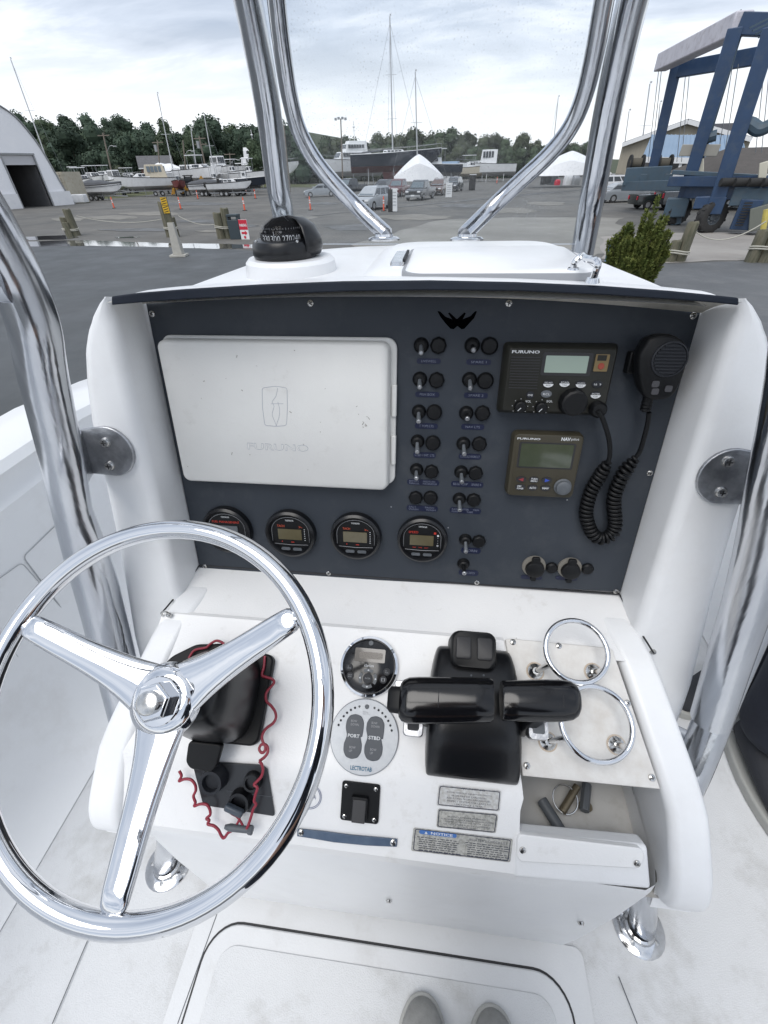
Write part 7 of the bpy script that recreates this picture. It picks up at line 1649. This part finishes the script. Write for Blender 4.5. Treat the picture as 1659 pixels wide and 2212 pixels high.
# front wall with door opening: left part, right part, header
def wallpart(x0, x1, z0, nm, n=10):
    mb = MB(); P = [(x0 + (x1 - x0)*i/n) for i in range(n + 1)]
    vs = [Vector((x, 0, z0 if z0 else 0)) for x in P] + [Vector((x, 0, max(z0, zarch(x)))) for x in P]
    mb.add(vs, [(i, i + 1, n + 2 + i, n + 1 + i) for i in range(n)]); return mb.build(nm, tarp, e_, ang=0)
doorw = dxr - dxl; dxl = dxr - max(4.2, doorw)
wallpart(prof[0].x, dxl, 0, 'front_wall', 24); wallpart(dxr, prof[-1].x, 0, 'front_wall', 16); wallpart(dxl, dxr, dtop, 'front_wall')
mb = MB(); R = [[p + Vector((0, y, 0)) for p in prof] for y in (0, 4, 8, 12, 16, 20, 24)]; n = len(prof); mb.add([p for r in R for p in r], [(i*n + j, i*n + j + 1, (i + 1)*n + j + 1, (i + 1)*n + j) for i in range(len(R) - 1) for j in range(n - 1)]); mb.build('fabric_roof', tarp, e_, ang=60)
mb = MB(); mb.tube([p + Vector((0, -.05, 0)) for p in prof], .10, 6); mb.build('arch_edge', galv, e_)
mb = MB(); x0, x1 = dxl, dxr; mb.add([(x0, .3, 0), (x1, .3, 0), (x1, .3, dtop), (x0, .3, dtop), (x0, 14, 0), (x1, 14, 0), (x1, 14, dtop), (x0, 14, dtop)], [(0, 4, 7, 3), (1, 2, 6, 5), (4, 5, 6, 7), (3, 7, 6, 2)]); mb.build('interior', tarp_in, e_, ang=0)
mb = MB(); mb.box(((x0 + x1)/2, -.06, dtop + .05), (x1 - x0 + .3, .1, .18))
for x in (x0, x1): mb.box((x, -.06, dtop/2), (.16, .1, dtop))
mb.build('door_frame', galv, e_); mb = MB(); mb.box(((x0 + x1)/2, .1, dtop*.90), (x1 - x0, .05, dtop*.18)); mb.build('rolled_door', mat('door_flap', (.50, .50, .52), .5), e_)
for xs in (dxr + 1.6, dxl - 1.6): MB().box((xs, -.12, .75), (3.0, .1, 1.5)).build('skirt_sheet', wshrink, e_)
# beige container
gc = gloc(G(140, 440)); e_ = empty('shipping_container', gc, radians(2), 'upright beige ribbed container next to the white fabric building', 'container')
w_ = 2.6; Hc = at(gc, 140, 371).z; mb = MB(); mb.box((0, 2, Hc/2), (w_, 4, Hc)); mb.build('body', contm, e_)
for i in range(7): MB().box((-w_/2 + .18 + i*(w_ - .36)/6, -.04, Hc/2), (.12, .09, Hc*.96)).build('rib', contm, e_)
for i in range(9): MB().box((0, -.055, .3 + i*(Hc - .6)/8), (w_ - .1, .05, .09)).build('cross_rib', contm, e_)
g = gloc(G(176, 439)); e_ = empty('ibc_tank', g, .1, 'small white box tank on the grass beside the container foot', 'tank'); MB().box((0, 0, .55), (1.8, 1.2, 1.0)).build('tank', whull, e_, bevel=.1); MB().box((0, 0, .05), (1.9, 1.3, .12)).build('pallet', woodp, e_)
# house with grey roof
def gable(g, rz, W, D_, he, hr, wallm, roofm, label, name='house', wins=(3, 2), over=.4, cat='house'):
    e_ = empty(name, g, rz, label, cat); mb = MB(); mb.hexa([(-W/2, -D_/2, 0), (W/2, -D_/2, 0), (W/2, D_/2, 0), (-W/2, D_/2, 0)], [(-W/2, -D_/2, he), (W/2, -D_/2, he), (W/2, D_/2, he), (-W/2, D_/2, he)]); 
    mb.add([(-W/2, -D_/2, he), (-W/2, D_/2, he), (-W/2, 0, hr)], [(0, 1, 2)]); mb.add([(W/2, -D_/2, he), (W/2, D_/2, he), (W/2, 0, hr)], [(0, 2, 1)]); wl = mb.build('wall', wallm, e_, ang=0)
    for s in (-1, 1):
        a = Vector((0, s*D_/2, he)); b = Vector((0, 0, hr)); d = (a - b).normalized(); a2 = a + d*over; t = Vector((0, 0, .18)); mb = MB()
        mb.hexa([(-W/2 - over, a2.y, a2.z), (W/2 + over, a2.y, a2.z), (W/2 + over, 0, hr), (-W/2 - over, 0, hr)], [(-W/2 - over, a2.y, a2.z + .18), (W/2 + over, a2.y, a2.z + .18), (W/2 + over, 0, hr + .18), (-W/2 - over, 0, hr + .18)]); mb.build('roof', roofm, e_, ang=0)
        MB().box((0, a2.y, a2.z - .02), (W + 2*over, .08, .22)).build('fascia', whitep, e_)
    for k in range(wins[0]):
        for r in range(wins[1]):
            x = -W/2 + W*(k + .5)/wins[0]; z = he*(r + .55)/wins[1]; f = MB().box((x, -D_/2 - .03, z), (1.1, .08, 1.3)).build('window', whitep, e_); MB().box((x, -D_/2 - .08, z), (.9, .04, 1.1)).build('pane', winm, f)
    for k in range(2):
        y = -D_/4 + D_/2*k; f = MB().box((-W/2 - .03, y, he*.6), (.08, 1.0, 1.3)).build('window', whitep, e_); MB().box((-W/2 - .08, y, he*.6), (.04, .8, 1.1)).build('pane', winm, f)
    return e_
g = gloc(G(352, 411)); hr = at(g, 350, 338).z; he = at(g, 352, 360).z; w_ = (at(g, 388, 360) - at(g, 318, 365)).length
gable(g, radians(28), w_*.95, w_*.7, he, hr, brickm, shing, 'two-storey house with grey shingle roof and reddish walls under the wooded hill')
g = gloc(G(962, 394)); gable(g, radians(3), (at(g, 985, 375) - at(g, 936, 375)).length, 6, at(g, 960, 371).z, at(g, 960, 351).z, whitep, roofb, 'low shed with a pale blue roof right of the white wrapped boat', 'shed', (2, 1), cat='shed')
# tan gabled hall with blue metal roof in front, at right
gT = gloc(G(1440, 412)); 
hp_ = at(gT, 1440, 268).z; hl_ = at(gT, 1336, 316).z; xl_ = (at(gT, 1332, 380) - gT); xr_ = (at(gT, 1590, 380) - gT); ul = Vector((xr_ - xl_)).normalized()
e_ = empty('boat_hall', gT, math.atan2(ul.y, ul.x), 'large tan-sided boat hall with a gable end and a blue metal lean-to roof', 'building')
x0, x1 = -xl_.length, xr_.length
mb = MB(); P = [(x0, 0), (x0, hl_), (0, hp_), (x1*.55, hp_ - (hp_ - hl_)*.55), (x1, hl_), (x1, 0)]
vs = [Vector((x, 0, z)) for x, z in P] + [Vector((x, 22, z)) for x, z in P]; n = 6; mb.add(vs, [tuple(range(n)), tuple(range(n, 2*n))[::-1]] + [(i, (i + 1) % n, n + (i + 1) % n, n + i) for i in range(n)]); mb.build('wall', sidingt, e_, ang=0)
for (a, b), (c, d) in ((P[1], P[2]), (P[2], P[3]), (P[3], P[4])):
    mb = MB(); mb.hexa([(a, -.5, b + .02), (c, -.5, d + .02), (c, 22.5, d + .02), (a, 22.5, b + .02)], [(a, -.5, b + .35), (c, -.5, d + .35), (c, 22.5, d + .35), (a, 22.5, b + .35)]); mb.build('roof', dkroof, e_, ang=0); mb = MB(); mb.beam((a, -.55, b + .1), (c, -.55, d + .1), .1, .4); mb.build('fascia', whitep, e_)
gF = gloc(G(1500, 428)); q = lambda x, y: at(gF, x, y)
e2_ = empty('blue_roof_shed', gF, math.atan2(ul.y, ul.x), 'open shed with a ribbed blue metal roof standing before the tan hall', 'shed'); MI = e2_.matrix_basis.inverted() if False else (Matrix.Translation(gF) @ Matrix.Rotation(math.atan2(ul.y, ul.x), 4, 'Z')).inverted()
a0, a1, b1_, b0_ = MI @ q(1388, 343), MI @ q(1612, 349), MI @ q(1612, 292), MI @ q(1404, 291)
a0.y = a1.y = 0; b0_.y = b1_.y = 5
mb = MB(); t = Vector((0, 0, .15)); mb.hexa([a0, a1, b1_, b0_], [a0 + t, a1 + t, b1_ + t, b0_ + t]); rf = mb.build('roof', roofb, e2_, ang=0)
ns = 22
for i in range(ns + 1):
    u = i/ns; mb = MB(); mb.beam(a0.lerp(a1, u) + t, b0_.lerp(b1_, u) + t, .07, .10); mb.build('roof_seam', roofb, rf)
MB().beam(a0 + Vector((0, -.05, -.05)), a1 + Vector((0, -.05, -.05)), .15, .45).build('fascia', whitep, e2_)
mb = MB()
for u in (0, .2, .4, .6, .8, 1): p = a0.lerp(a1, u); mb.beam((p.x, .1, 0), (p.x, .1, p.z), .25, .25)
mb.build('columns', whitep, e2_); MB().box(((a0.x + a1.x)/2, 6, a0.z/2), (a1.x - a0.x, .2, a0.z)).build('back_wall', tarp_in, e2_)
# upper dark roof behind
gU = gloc(G(1510, 405)); q = [at(gU, 1459, 272), at(gU, 1562, 270), at(gU, 1562, 287), at(gU, 1475, 290)]; e_ = empty('roof_monitor', gU, 0, 'dark flat-topped roof block rising behind the blue metal roof', 'building')
w_ = (q[1] - q[0]).length; mb = MB(); mb.box((w_*.0, 3, (q[0].z)/2), (w_, 6, q[0].z)); mb.build('block', dkroof, e_); MB().box((0, -.1, q[0].z - 1.4), (w_ + .6, .2, .5)).build('fascia', whitep, e_)
# dark shingled pavilion at right
gP = gloc(G(1610, 452)); e_ = empty('pavilion', gP, 0, 'open brown-shingled pavilion with white fascia behind the hoist at right', 'pavilion')
zf = at(gP, 1600, 376).z; zr = at(gP, 1600, 318).z; xa = -(at(gP, 1515, 376) - gP).xy.length; xb = 9
mb = MB(); mb.add([(xa, -2, zf), (xb, -2, zf), (xb, 8, zf), (xa, 8, zf), (xa + 2.2, 3, zr), (xb, 3, zr)], [(0, 1, 5, 4), (3, 4, 5, 2), (0, 4, 3), (1, 2, 5)]); mb.build('roof', shing2, e_, ang=0)
mb = MB(); mb.beam((xa, -2.05, zf - .2), (xb, -2.05, zf - .2), .12, .45); mb.beam((xa, -2, zf - .2), (xa, 8, zf - .2), .12, .45); mb.build('fascia', whitep, e_)
for x in [xa + .3 + i*2.1 for i in range(6)]: MB().box((x, -1.8, zf/2), (.22, .22, zf)).build('column', whitep, e_)
f = MB().box(((xa + xb)/2, 3, zf/2), (xb - xa - 1, 4, zf*.98)).build('wall', mat('pav_wall', (.25, .27, .28), .7), e_)
for i in range(4): MB().box((xa + 2 + i*2.3, .95, zf*.6), (1.5, .1, 1.2)).build('window', winm, f)
# dark clutter left of right leg
for i, (x, y, w_, h_, m_, l) in enumerate(((1178, 399, 1.6, 2.2, rubk, 'dark equipment block left of the right windshield leg, under the wrapped boat'), (1195, 399, 1.2, 2.0, pgr, 'second dark equipment block beside the red and white bundle'), (1203, 400, .9, .8, signr, 'small red and white bundle on the far ground'), (1225, 400, 1.3, 1.6, whull, 'pale rounded bag of material on the far ground'), (1242, 400, 1.2, 1.3, galv, 'grey pallet load next to the pale bag'))):
    e_ = empty('equipment', gloc(G(x, y)), .3, l, 'equipment'); mb = MB(); mb.rings([[Vector((a*k, b*k, z)) for a, b in rrect(w_, w_*.8, .2)] for k, z in ((1, 0), (1.02, h_*.5), (.9, h_*.85), (.5, h_))]); mb.build('load', m_, e_, ang=40)
# ================================================================= TRAVEL HOIST
hoist = empty('travel_hoist', gloc(G(1490, 500)), 0, 'tall blue travelling boat hoist with a pale top beam and rubber wheels', 'boat hoist')
HI = Matrix.Translation(-gloc(G(1490, 500)))
def hbm(a, b, w, h, nm, m, par=None, bevel=.03): return MB().beam(HI @ Vector(a), HI @ Vector(b), w, h).build(nm, m, par or hoist, bevel=bevel)
g1, g2_, g3 = gloc(G(1398, 458)), gloc(G(1462, 486)), gloc(G(1536, 503))
T1, T2, T3_ = VP(1462, 140, g1), VP(1588, 62, g2_), VP(1668, 60, g3)
B1, B2, B3 = VP(1410, 372, g1), VP(1480, 420, g2_), VP(1553, 425, g3)
sc1, sc2, sc3 = 22*(g1.xy.length)/1200, 27*(g2_.xy.length)/1200, 31*(g3.xy.length)/1200
hbm(B1 - Vector((0, 0, .5)), T1, sc1*.85, sc1*.8, 'leg', bluem_l); hbm(B2 - Vector((0, 0, .5)), T2, sc2*.85, sc2*.8, 'leg', bluem_l); hbm(B3 - Vector((0, 0, .5)), T3_, sc3*.85, sc3*.8, 'leg', bluem_l)
hbm(B2 + Vector((.32, -.1, 0)), T2 + Vector((.30, -.1, 0)), .10, .12, 'cable_track', bluegr)
ta, tb_ = VP(1430, 135, g1), VP(1598, 52, g2_); hbm(ta, tb_ + (tb_ - ta)*.02, .8, .85, 'top_beam', beamw, bevel=.06)
ca, cb2 = T1 + Vector((.1, 0, -.25)), VP(1655, 118, gloc(G(1560, 470))); hbm(ca, cb2, .5, .75, 'cross_beam', bluem_l)
hbm(VP(1596, 52, g2_), VP(1720, 56, g2_), .5, .75, 'cross_beam', bluem_l)
hbm(T1 + Vector((0, 0, .55)), T2 + Vector((0, 0, .6)), .04, .04, 'guard_wire', wirem, bevel=0)
mb = MB()
for k in range(7): a = HI @ VP(1620 + k*6, 60 + k*7, g3); mb.beam(a, a + Vector((.9, 0, .35)), .06, .06)
mb.build('upper_rails', bluegr, hoist)
# hoisting cables
for x0, x1 in ((1423, 1400), (1429, 1407), (1482, 1462), (1490, 1472)):
    a, b = VP(x0, 150, g1), VP(x1, 350, g1); MB().tube([HI @ a, HI @ b], .020, 4).build('cable', wirem, hoist)
for x0, x1 in ((1583, 1552), (1595, 1566), (1652, 1632), (1663, 1645)):
    a, b = VP(x0, 138, g2_), VP(x1, 330, g2_); MB().tube([HI @ a, HI @ b], .018, 4).build('cable', wirem, hoist)
# winch carriage
wa, wb_ = VP(1350, 382, g1), VP(1447, 378, g1); wbx = hbm(wa, wb_, 1.2, (VP(1400, 362, g1) - VP(1400, 402, g1)).length*.95, 'winch_box', bluegr, bevel=.05)
for x in (1383, 1436): hbm(VP(x - 8, 385, g1) - Vector((0, .62, 0)), VP(x + 8, 385, g1) - Vector((0, .62, 0)), .1, .5, 'box_rib', bluegr, wbx)
for cx in (1374, 1434):
    for k in (-14, 14):
        c = HI @ VP(cx + k*.95, 352, g1); rr = (VP(1370, 338, g1) - VP(1370, 366, g1)).length*.62; mb = MB(); mb.T = Matrix.Translation(c) @ Matrix.Rotation(pi/2, 4, 'Y'); mb.lathe([(0, -.05), (rr, -.05), (rr, .05), (0, .05)], 18); mb.build('drum_flange', rubk, hoist)
    c0, c1 = HI @ VP(cx - 13, 352, g1), HI @ VP(cx + 13, 352, g1); MB().cyl(c0, c1, rr*.62, n=14).build('winch_drum', mat('cable_drum', (.10, .09, .07), .8) if cx == 1374 else bpy.data.materials['cable_drum'], hoist)
hbm(VP(1352, 402, g1), VP(1660, 398, g3), .6, .55, 'side_frame', bluegr); hbm(VP(1450, 392, g2_), VP(1662, 392, g3), .5, .45, 'side_frame', bluem_l)
hbm(VP(1480, 415, g2_), VP(1662, 418, g3), .5, .55, 'lower_frame', bluem_l); hbm(VP(1580, 425, g3), VP(1664, 425, g3), .6, .7, 'lower_frame', bluegr)
hbm(VP(1455, 372, g2_), VP(1660, 384, g3), .25, .2, 'pipe_rail', bluegr)
q = [VP(x, y, g2_) for x, y in ((1436, 428), (1489, 428), (1478, 470), (1438, 468))]; c = sum((p for p in q), Vector())/4
hbm(VP(1437, 448, g2_), VP(1485, 447, g2_), 1.1, (VP(1460, 428, g2_) - VP(1460, 468, g2_)).length, 'wheel_box', bluegr, bevel=.06)
hbm(VP(1462, 465, g2_), VP(1460, 485, g2_), .5, .5, 'wheel_fork', bluegr)
def bigwheel(gx, px_, py_, rp, lab):
    c = VP(px_, py_, gx); rr = (VP(px_, py_ - rp, gx) - VP(px_, py_ + rp, gx)).length/2; c = HI @ c; c.z = rr*1.0
    mb = MB(); d = Vector((.25, -1, 0)).normalized(); M = Matrix.Translation(c) @ d.to_track_quat('Z', 'Y').to_matrix().to_4x4(); mb.T = M
    mb.lathe([(rr*.50, -.22), (rr*.80, -.27), (rr*.97, -.22), (rr, -.10), (rr, .10), (rr*.97, .22), (rr*.80, .27), (rr*.50, .22)], 30)
    w = mb.build('wheel', tyre, hoist, ang=50); mb = MB(); mb.T = M
    for k in range(26):
        a = 2*pi*k/26; mb.box((rr*1.0*cos(a), rr*1.0*sin(a), .12 if k % 2 else -.12), (.06, .09, .20), Matrix.Rotation(a, 3, 'Z'))
    mb.build('tread_lug', tyre, w)['kind'] = 'stuff'
    mb = MB(); mb.T = M; mb.lathe([(rr*.52, .20), (rr*.48, .10), (rr*.25, .06), (rr*.22, .16), (0, .17)], 24); mb.build('rim', mat('hoist_rim_%d' % px_, (.10, .115, .13), .6), w)
    mb = MB(); mb.T = M
    for k in range(8): a = k*pi/4; mb.cyl((rr*.33*cos(a), rr*.33*sin(a), .06), (rr*.33*cos(a), rr*.33*sin(a), .14), .03, n=6)
    mb.build('wheel_nuts', galv, w)
bigwheel(g3, 1532, 480, 33, ''); bigwheel(g2_, 1458, 477, 28, '')
hbm(VP(1553, 425, g3), VP(1540, 462, g3), .7, .7, 'wheel_fork', bluem_l); hbm(VP(1500, 438, g3), VP(1556, 436, g3), .5, .5, 'wheel_fork', bluem_l)
q0, q1 = VP(1626, 430, g3), VP(1598, 495, g3); hbm(q0, q1, .8, .9, 'ladder_box', bluem_l)
for k in range(9): p = q0.lerp(q1, .1 + k*.09); hbm(p + Vector((-.55, -.5, 0)), p + Vector((-.2, -.5, 0)), .05, .06, 'ladder_rung', rubk, bevel=0)
hbm(VP(1655, 440, g3), VP(1650, 490, g3), 1.4, 1.2, 'engine_cover', mat('engine_grey', (.13, .14, .12), .6))
for x in (1560, 1590, 1620, 1650): c = HI @ VP(x, 393, g3); MB().cyl(c + Vector((-.3, -.5, 0)), c + Vector((.3, -.5, 0)), .17, n=12).build('hydraulic_motor', rubk, hoist)
for x in (1570, 1620): c = HI @ VP(x, 276, g3); 
mb = MB(); P = [HI @ VP(x, y, g3) for x, y in ((1598, 277), (1618, 268), (1640, 280), (1665, 270))]; mb.tube(smooth_path(P, 5), .28, 10); mb.build('sling_roller', bluegr, hoist)
mb = MB(); P = [HI @ VP(x, y, g2_) for x, y in ((1522, 300), (1535, 296), (1548, 292))]; mb.tube(smooth_path(P, 4), .26, 10); mb.build('sling_roller', bluegr, hoist)
for (x, y0, y1) in ((1512, 345, 385), (1503, 418, 450)): hbm(VP(x, y0, g2_), VP(x, y1, g2_), .35, .35, 'padded_fender', mat('fender_cream', (.50, .48, .40), .8) if y0 == 345 else bpy.data.materials['fender_cream'])
hbm(VP(1650, 350, g3), VP(1646, 388, g3), .32, .32, 'padded_fender', bpy.data.materials['fender_cream'])
hbm(VP(1470, 325, g2_), VP(1553, 325, g2_), .3, .5, 'canvas_sling', mat('sling', (.30, .29, .26), .85))
yp = gloc(G(1640, 545)); e_ = empty('yellow_pole', yp, 0, 'worn yellow painted pole leaning at the right edge', 'pole'); MB().cyl((0, 0, .0), VP(1656, 452, yp) - yp, .10, n=10).build('pole', mat('yellow_paint', (.55, .45, .10), .6, c2=(.4, .34, .1), nscale=6), e_)
# ================================================================= PEOPLE
skinm = mat('skin', (.45, .27, .19), .55); trous = mat('navy_trousers', (.012, .016, .028), .85, c2=(.008, .010, .018), nscale=14, bump=.003, bscale=20); jack = mat('dark_jacket', (.014, .018, .028), .8, c2=(.02, .024, .034), nscale=9, bump=.003, bscale=16); shoe_d = mat('dark_shoe', (.018, .020, .026), .75, bump=.0006, bscale=300); sole = mat('shoe_sole', (.36, .36, .34), .7); hairm = mat('hair', (.04, .028, .02), .7); shoe_g = mat('grey_shoe', (.30, .30, .29), .6, c2=(.22, .22, .21), nscale=60, bump=.0006, bscale=250); sole_g = mat('pale_rubber', (.42, .42, .40), .5, bump=.0008, bscale=300)
def skin_mesh(name, pts, edges, m, parent, sub=2):
    me = bpy.data.meshes.new(name); me.from_pydata([p[0] for p in pts], edges, []); me.materials.append(m)
    o = bpy.data.objects.new(name, me); link(o, parent)
    mo = o.modifiers.new('skin', 'SKIN'); mo.use_smooth_shade = True
    for i, p in enumerate(pts): v = me.skin_vertices[0].data[i]; r = p[1]; v.radius = (r, r) if not isinstance(r, tuple) else r
    me.skin_vertices[0].data[0].use_root = True
    s = o.modifiers.new('sub', 'SUBSURF'); s.levels = sub; s.render_levels = sub; return o
def shoe(parent, M, L=.30, W=.105, up_m=None, so_m=None, tall=.11):
    up_m = up_m or shoe_d; so_m = so_m or sole
    def outl(t): return (W/2)*(.72 + .33*sin(pi*min(1, t*1.15 - .05)) if t > .1 else .55 + 1.7*t)*(1 if t < .84 else sqrt(max(.0, 1 - ((t - .84)/.16)**2))*.98 + .02)
    R = []; n = 16
    for t in [0, .04, .12, .25, .4, .55, .68, .77, .84] + [.84 + .16*sin(pi/2*k/7) for k in range(1, 8)]:
        w = max(.004, outl(t)); h = tall*(1 if t < .3 else 1 - .55*((t - .3)/.5)**1.0 if t < .8 else .45*sqrt(max(0, 1 - ((t - .8)/.205)**2)) + .02)
        R.append([Vector((w*cos(2*pi*k/n), L*t, .022 + max(0, h*(.5 + .5*sin(2*pi*k/n))**.8))) for k in range(n)])
    mb = MB(); mb.T = M; mb.rings(R); s = mb.build('shoe', up_m, parent, ang=70)
    R = [[Vector((outl(i/20)*1.07*s_, L*(i/20)*1.02 - .003, z)) for i in range(21)] for s_, z in ((-1, 0), )]
    TT = [0, .04, .12, .25, .4, .55, .68, .77, .84] + [.84 + .16*sin(pi/2*k/9) for k in range(1, 10)]
    P = [(outl(t)*1.12, L*t*1.035 - .003) for t in TT] + [(-outl(t)*1.12, L*t*1.035 - .003) for t in TT[::-1]]
    mb = MB(); mb.T = M; mb.prism(P, 0, .034); mb.build('sole', so_m, s, bevel=.006, seg=3); return s
def person(loc, rz, label, sc=1.0, pose='stand', shm=(None, None), feet=None):
    ff = feet or [((-.13, 0), (-.13, -.08), .12), ((.13, 0), (.13, -.08), -.12)]; kx = [(f[0][0]*.75 + s_*.02, f[0][1]*.5 + .02) for f, s_ in zip(ff, (-1, 1))]
    e_ = empty('person', loc, rz, label, 'person'); e_.scale = (sc,)*3
    H = (lambda *a: Vector(a)) if pose == 'stand' else (lambda x, y, z: Vector((x, y - .17*min(1, max(0, z - .1)/.8), z)))
    if pose == 'stand': hands = [H(-.27, .10, .98), H(.27, .10, .98)]; elb = [H(-.27, -.03, 1.10), H(.27, -.03, 1.10)]
    else: hands = [H(-.09, .19, 1.42), H(.09, .19, 1.42)]; elb = [H(-.27, .04, 1.16), H(.27, .04, 1.16)]
    body = [(H(0, 0, .96), .13), (H(0, 0, 1.12), .115), (H(0, -.01, 1.28), .12), (H(0, -.02, 1.42), .10), (H(0, -.01, 1.50), .055), (H(0, .01, 1.57), .05)]
    ed = [(0, 1), (1, 2), (2, 3), (3, 4), (4, 5)]
    for s, h, el in ((-1, hands[0], elb[0]), (1, hands[1], elb[1])):
        k = len(body); body += [(H(s*.17, -.01, 1.42), .048), (el, .038), (h, .026)]; ed += [(3, k), (k, k + 1), (k + 1, k + 2)]
        k = len(body); a_ = ff[0 if s < 0 else 1][0]; c_ = kx[0 if s < 0 else 1]; body += [(H(s*.09, 0, .88), .095), (H(c_[0], c_[1], .50), .062), (H(a_[0], a_[1], .10), .045)]; ed += [(0, k), (k, k + 1), (k + 1, k + 2)]
    skin_mesh('body', body, ed, skinm, e_)
    jp = [(H(0, 0, .93), .155), (H(0, 0, 1.12), .14), (H(0, -.01, 1.28), .145), (H(0, -.02, 1.43), .12), (H(0, -.01, 1.49), .075)]; je = [(0, 1), (1, 2), (2, 3), (3, 4)]
    for s, h, el in ((-1, hands[0], elb[0]), (1, hands[1], elb[1])):
        k = len(jp); jp += [(H(s*.18, -.01, 1.42), .088), (el, .068), (el.lerp(h, .9), .05)]; je += [(3, k), (k, k + 1), (k + 1, k + 2)]
    skin_mesh('jacket', jp, je, jack, e_)
    tp = [(H(0, 0, .95), .15)]; te = []
    for s in (-1, 1): k = len(tp); a_ = ff[0 if s < 0 else 1][0]; c_ = kx[0 if s < 0 else 1]; tp += [(H(s*.10, 0, .84), .115), (H(c_[0], c_[1], .50), .098), (H(c_[0]*.3 + a_[0]*.7, c_[1]*.3 + a_[1]*.7, .24), .094), (H(a_[0], a_[1], .10), .098)]; te += [(0, k), (k, k + 1), (k + 1, k + 2), (k + 2, k + 3)]
    skin_mesh('trousers', tp, te, trous, e_)
    hy = 0 if pose == 'stand' else -.17
    HM = T3(0, hy, 0)
    mb = MB(); mb.T = HM; mb.sph((0, .03, 1.66), .098, 20, 14, (.80, .98, 1.18)); hd_ = mb.build('head', skinm, e_, ang=80)
    mb = MB(); mb.T = HM; mb.sph((0, .005, 1.685), .104, 18, 12, (.84, .98, 1.08)); mb.build('hair', hairm, e_, ang=80)
    mb = MB(); mb.T = HM; mb.hexa([(-.016, .115, 1.625), (.016, .115, 1.625), (.014, .105, 1.63), (-.014, .105, 1.63)][::-1], [(-.006, .118, 1.67), (.006, .118, 1.67), (.006, .10, 1.67), (-.006, .10, 1.67)]).build('nose', skinm, e_, bevel=.004)
    for s in (-1, 1): MB().sph((s*.032, .115 + hy, 1.672), .011, 8, 6).build('eye', whitep, e_); MB().sph((s*.080, .02 + hy, 1.66), .024, 8, 6, (.35, .8, 1.2)).build('ear', skinm, e_)
    MB().box((0, .116 + hy, 1.602), (.045, .01, .008)).build('mouth', signr, e_, bevel=.003)
    for s, h in ((-1, hands[0]), (1, hands[1])):
        d = Vector((0, .3, -1)) if pose == 'stand' else Vector((-s*.5, .12, .6)); d.normalize(); u = d.cross(Vector((s, 0, 0))).normalized(); v = d.cross(u)
        pts = [(h, .028), (h + d*.05, .034), (h + d*.09, .034)]; ee = [(0, 1), (1, 2)]
        for f in range(4):
            o_ = v*(-.024 + f*.016); l = (.07, .08, .076, .06)[f]; k = len(pts); pts += [(h + d*.09 + o_, .010), (h + d*(.09 + l*.5) + o_ + u*.008, .009), (h + d*(.09 + l) + o_ + u*.025, .007)]; ee += [(2, k), (k, k + 1), (k + 1, k + 2)]
        k = len(pts); pts += [(h + d*.05 - v*.035, .012), (h + d*.085 - v*.045 + u*.015, .010)]; ee += [(1, k), (k, k + 1)]
        skin_mesh('hand', pts, ee, skinm, e_, 1)
    for f in ff: shoe(e_, T3(f[1][0], f[1][1], 0) @ Matrix.Rotation(f[2], 4, 'Z'), up_m=shm[0], so_m=shm[1], L=.33 if pose == 'stand' else .30, W=.115)
    return e_
# bystander at the right; his shoe tip is what shows beside the tubes
pb = PZ(1640, 1790, ZD)
person((1.02, .85, ZD), radians(180), 'person in dark navy trousers and dark shoes standing at the right side of the console', 1.0, feet=[((-.05, -.08), (-.11, -.11), radians(-64)), ((.025, .17), (.035, .10), .05)])
# photographer: only the grey toe caps are in view
f1, f2 = PZ(925, 2190, ZD), PZ(1050, 2205, ZD); fcx_ = (f1.x + f2.x)/2
person((.115, -.108, ZD), 0, 'person whose two grey rubber toe caps show at the bottom of the picture', .92, 'hold', (shoe_g, sole_g), feet=[((-.068, 0), (-.068, -.08), .04), ((.068, 0), (.068, -.08), -.04)])
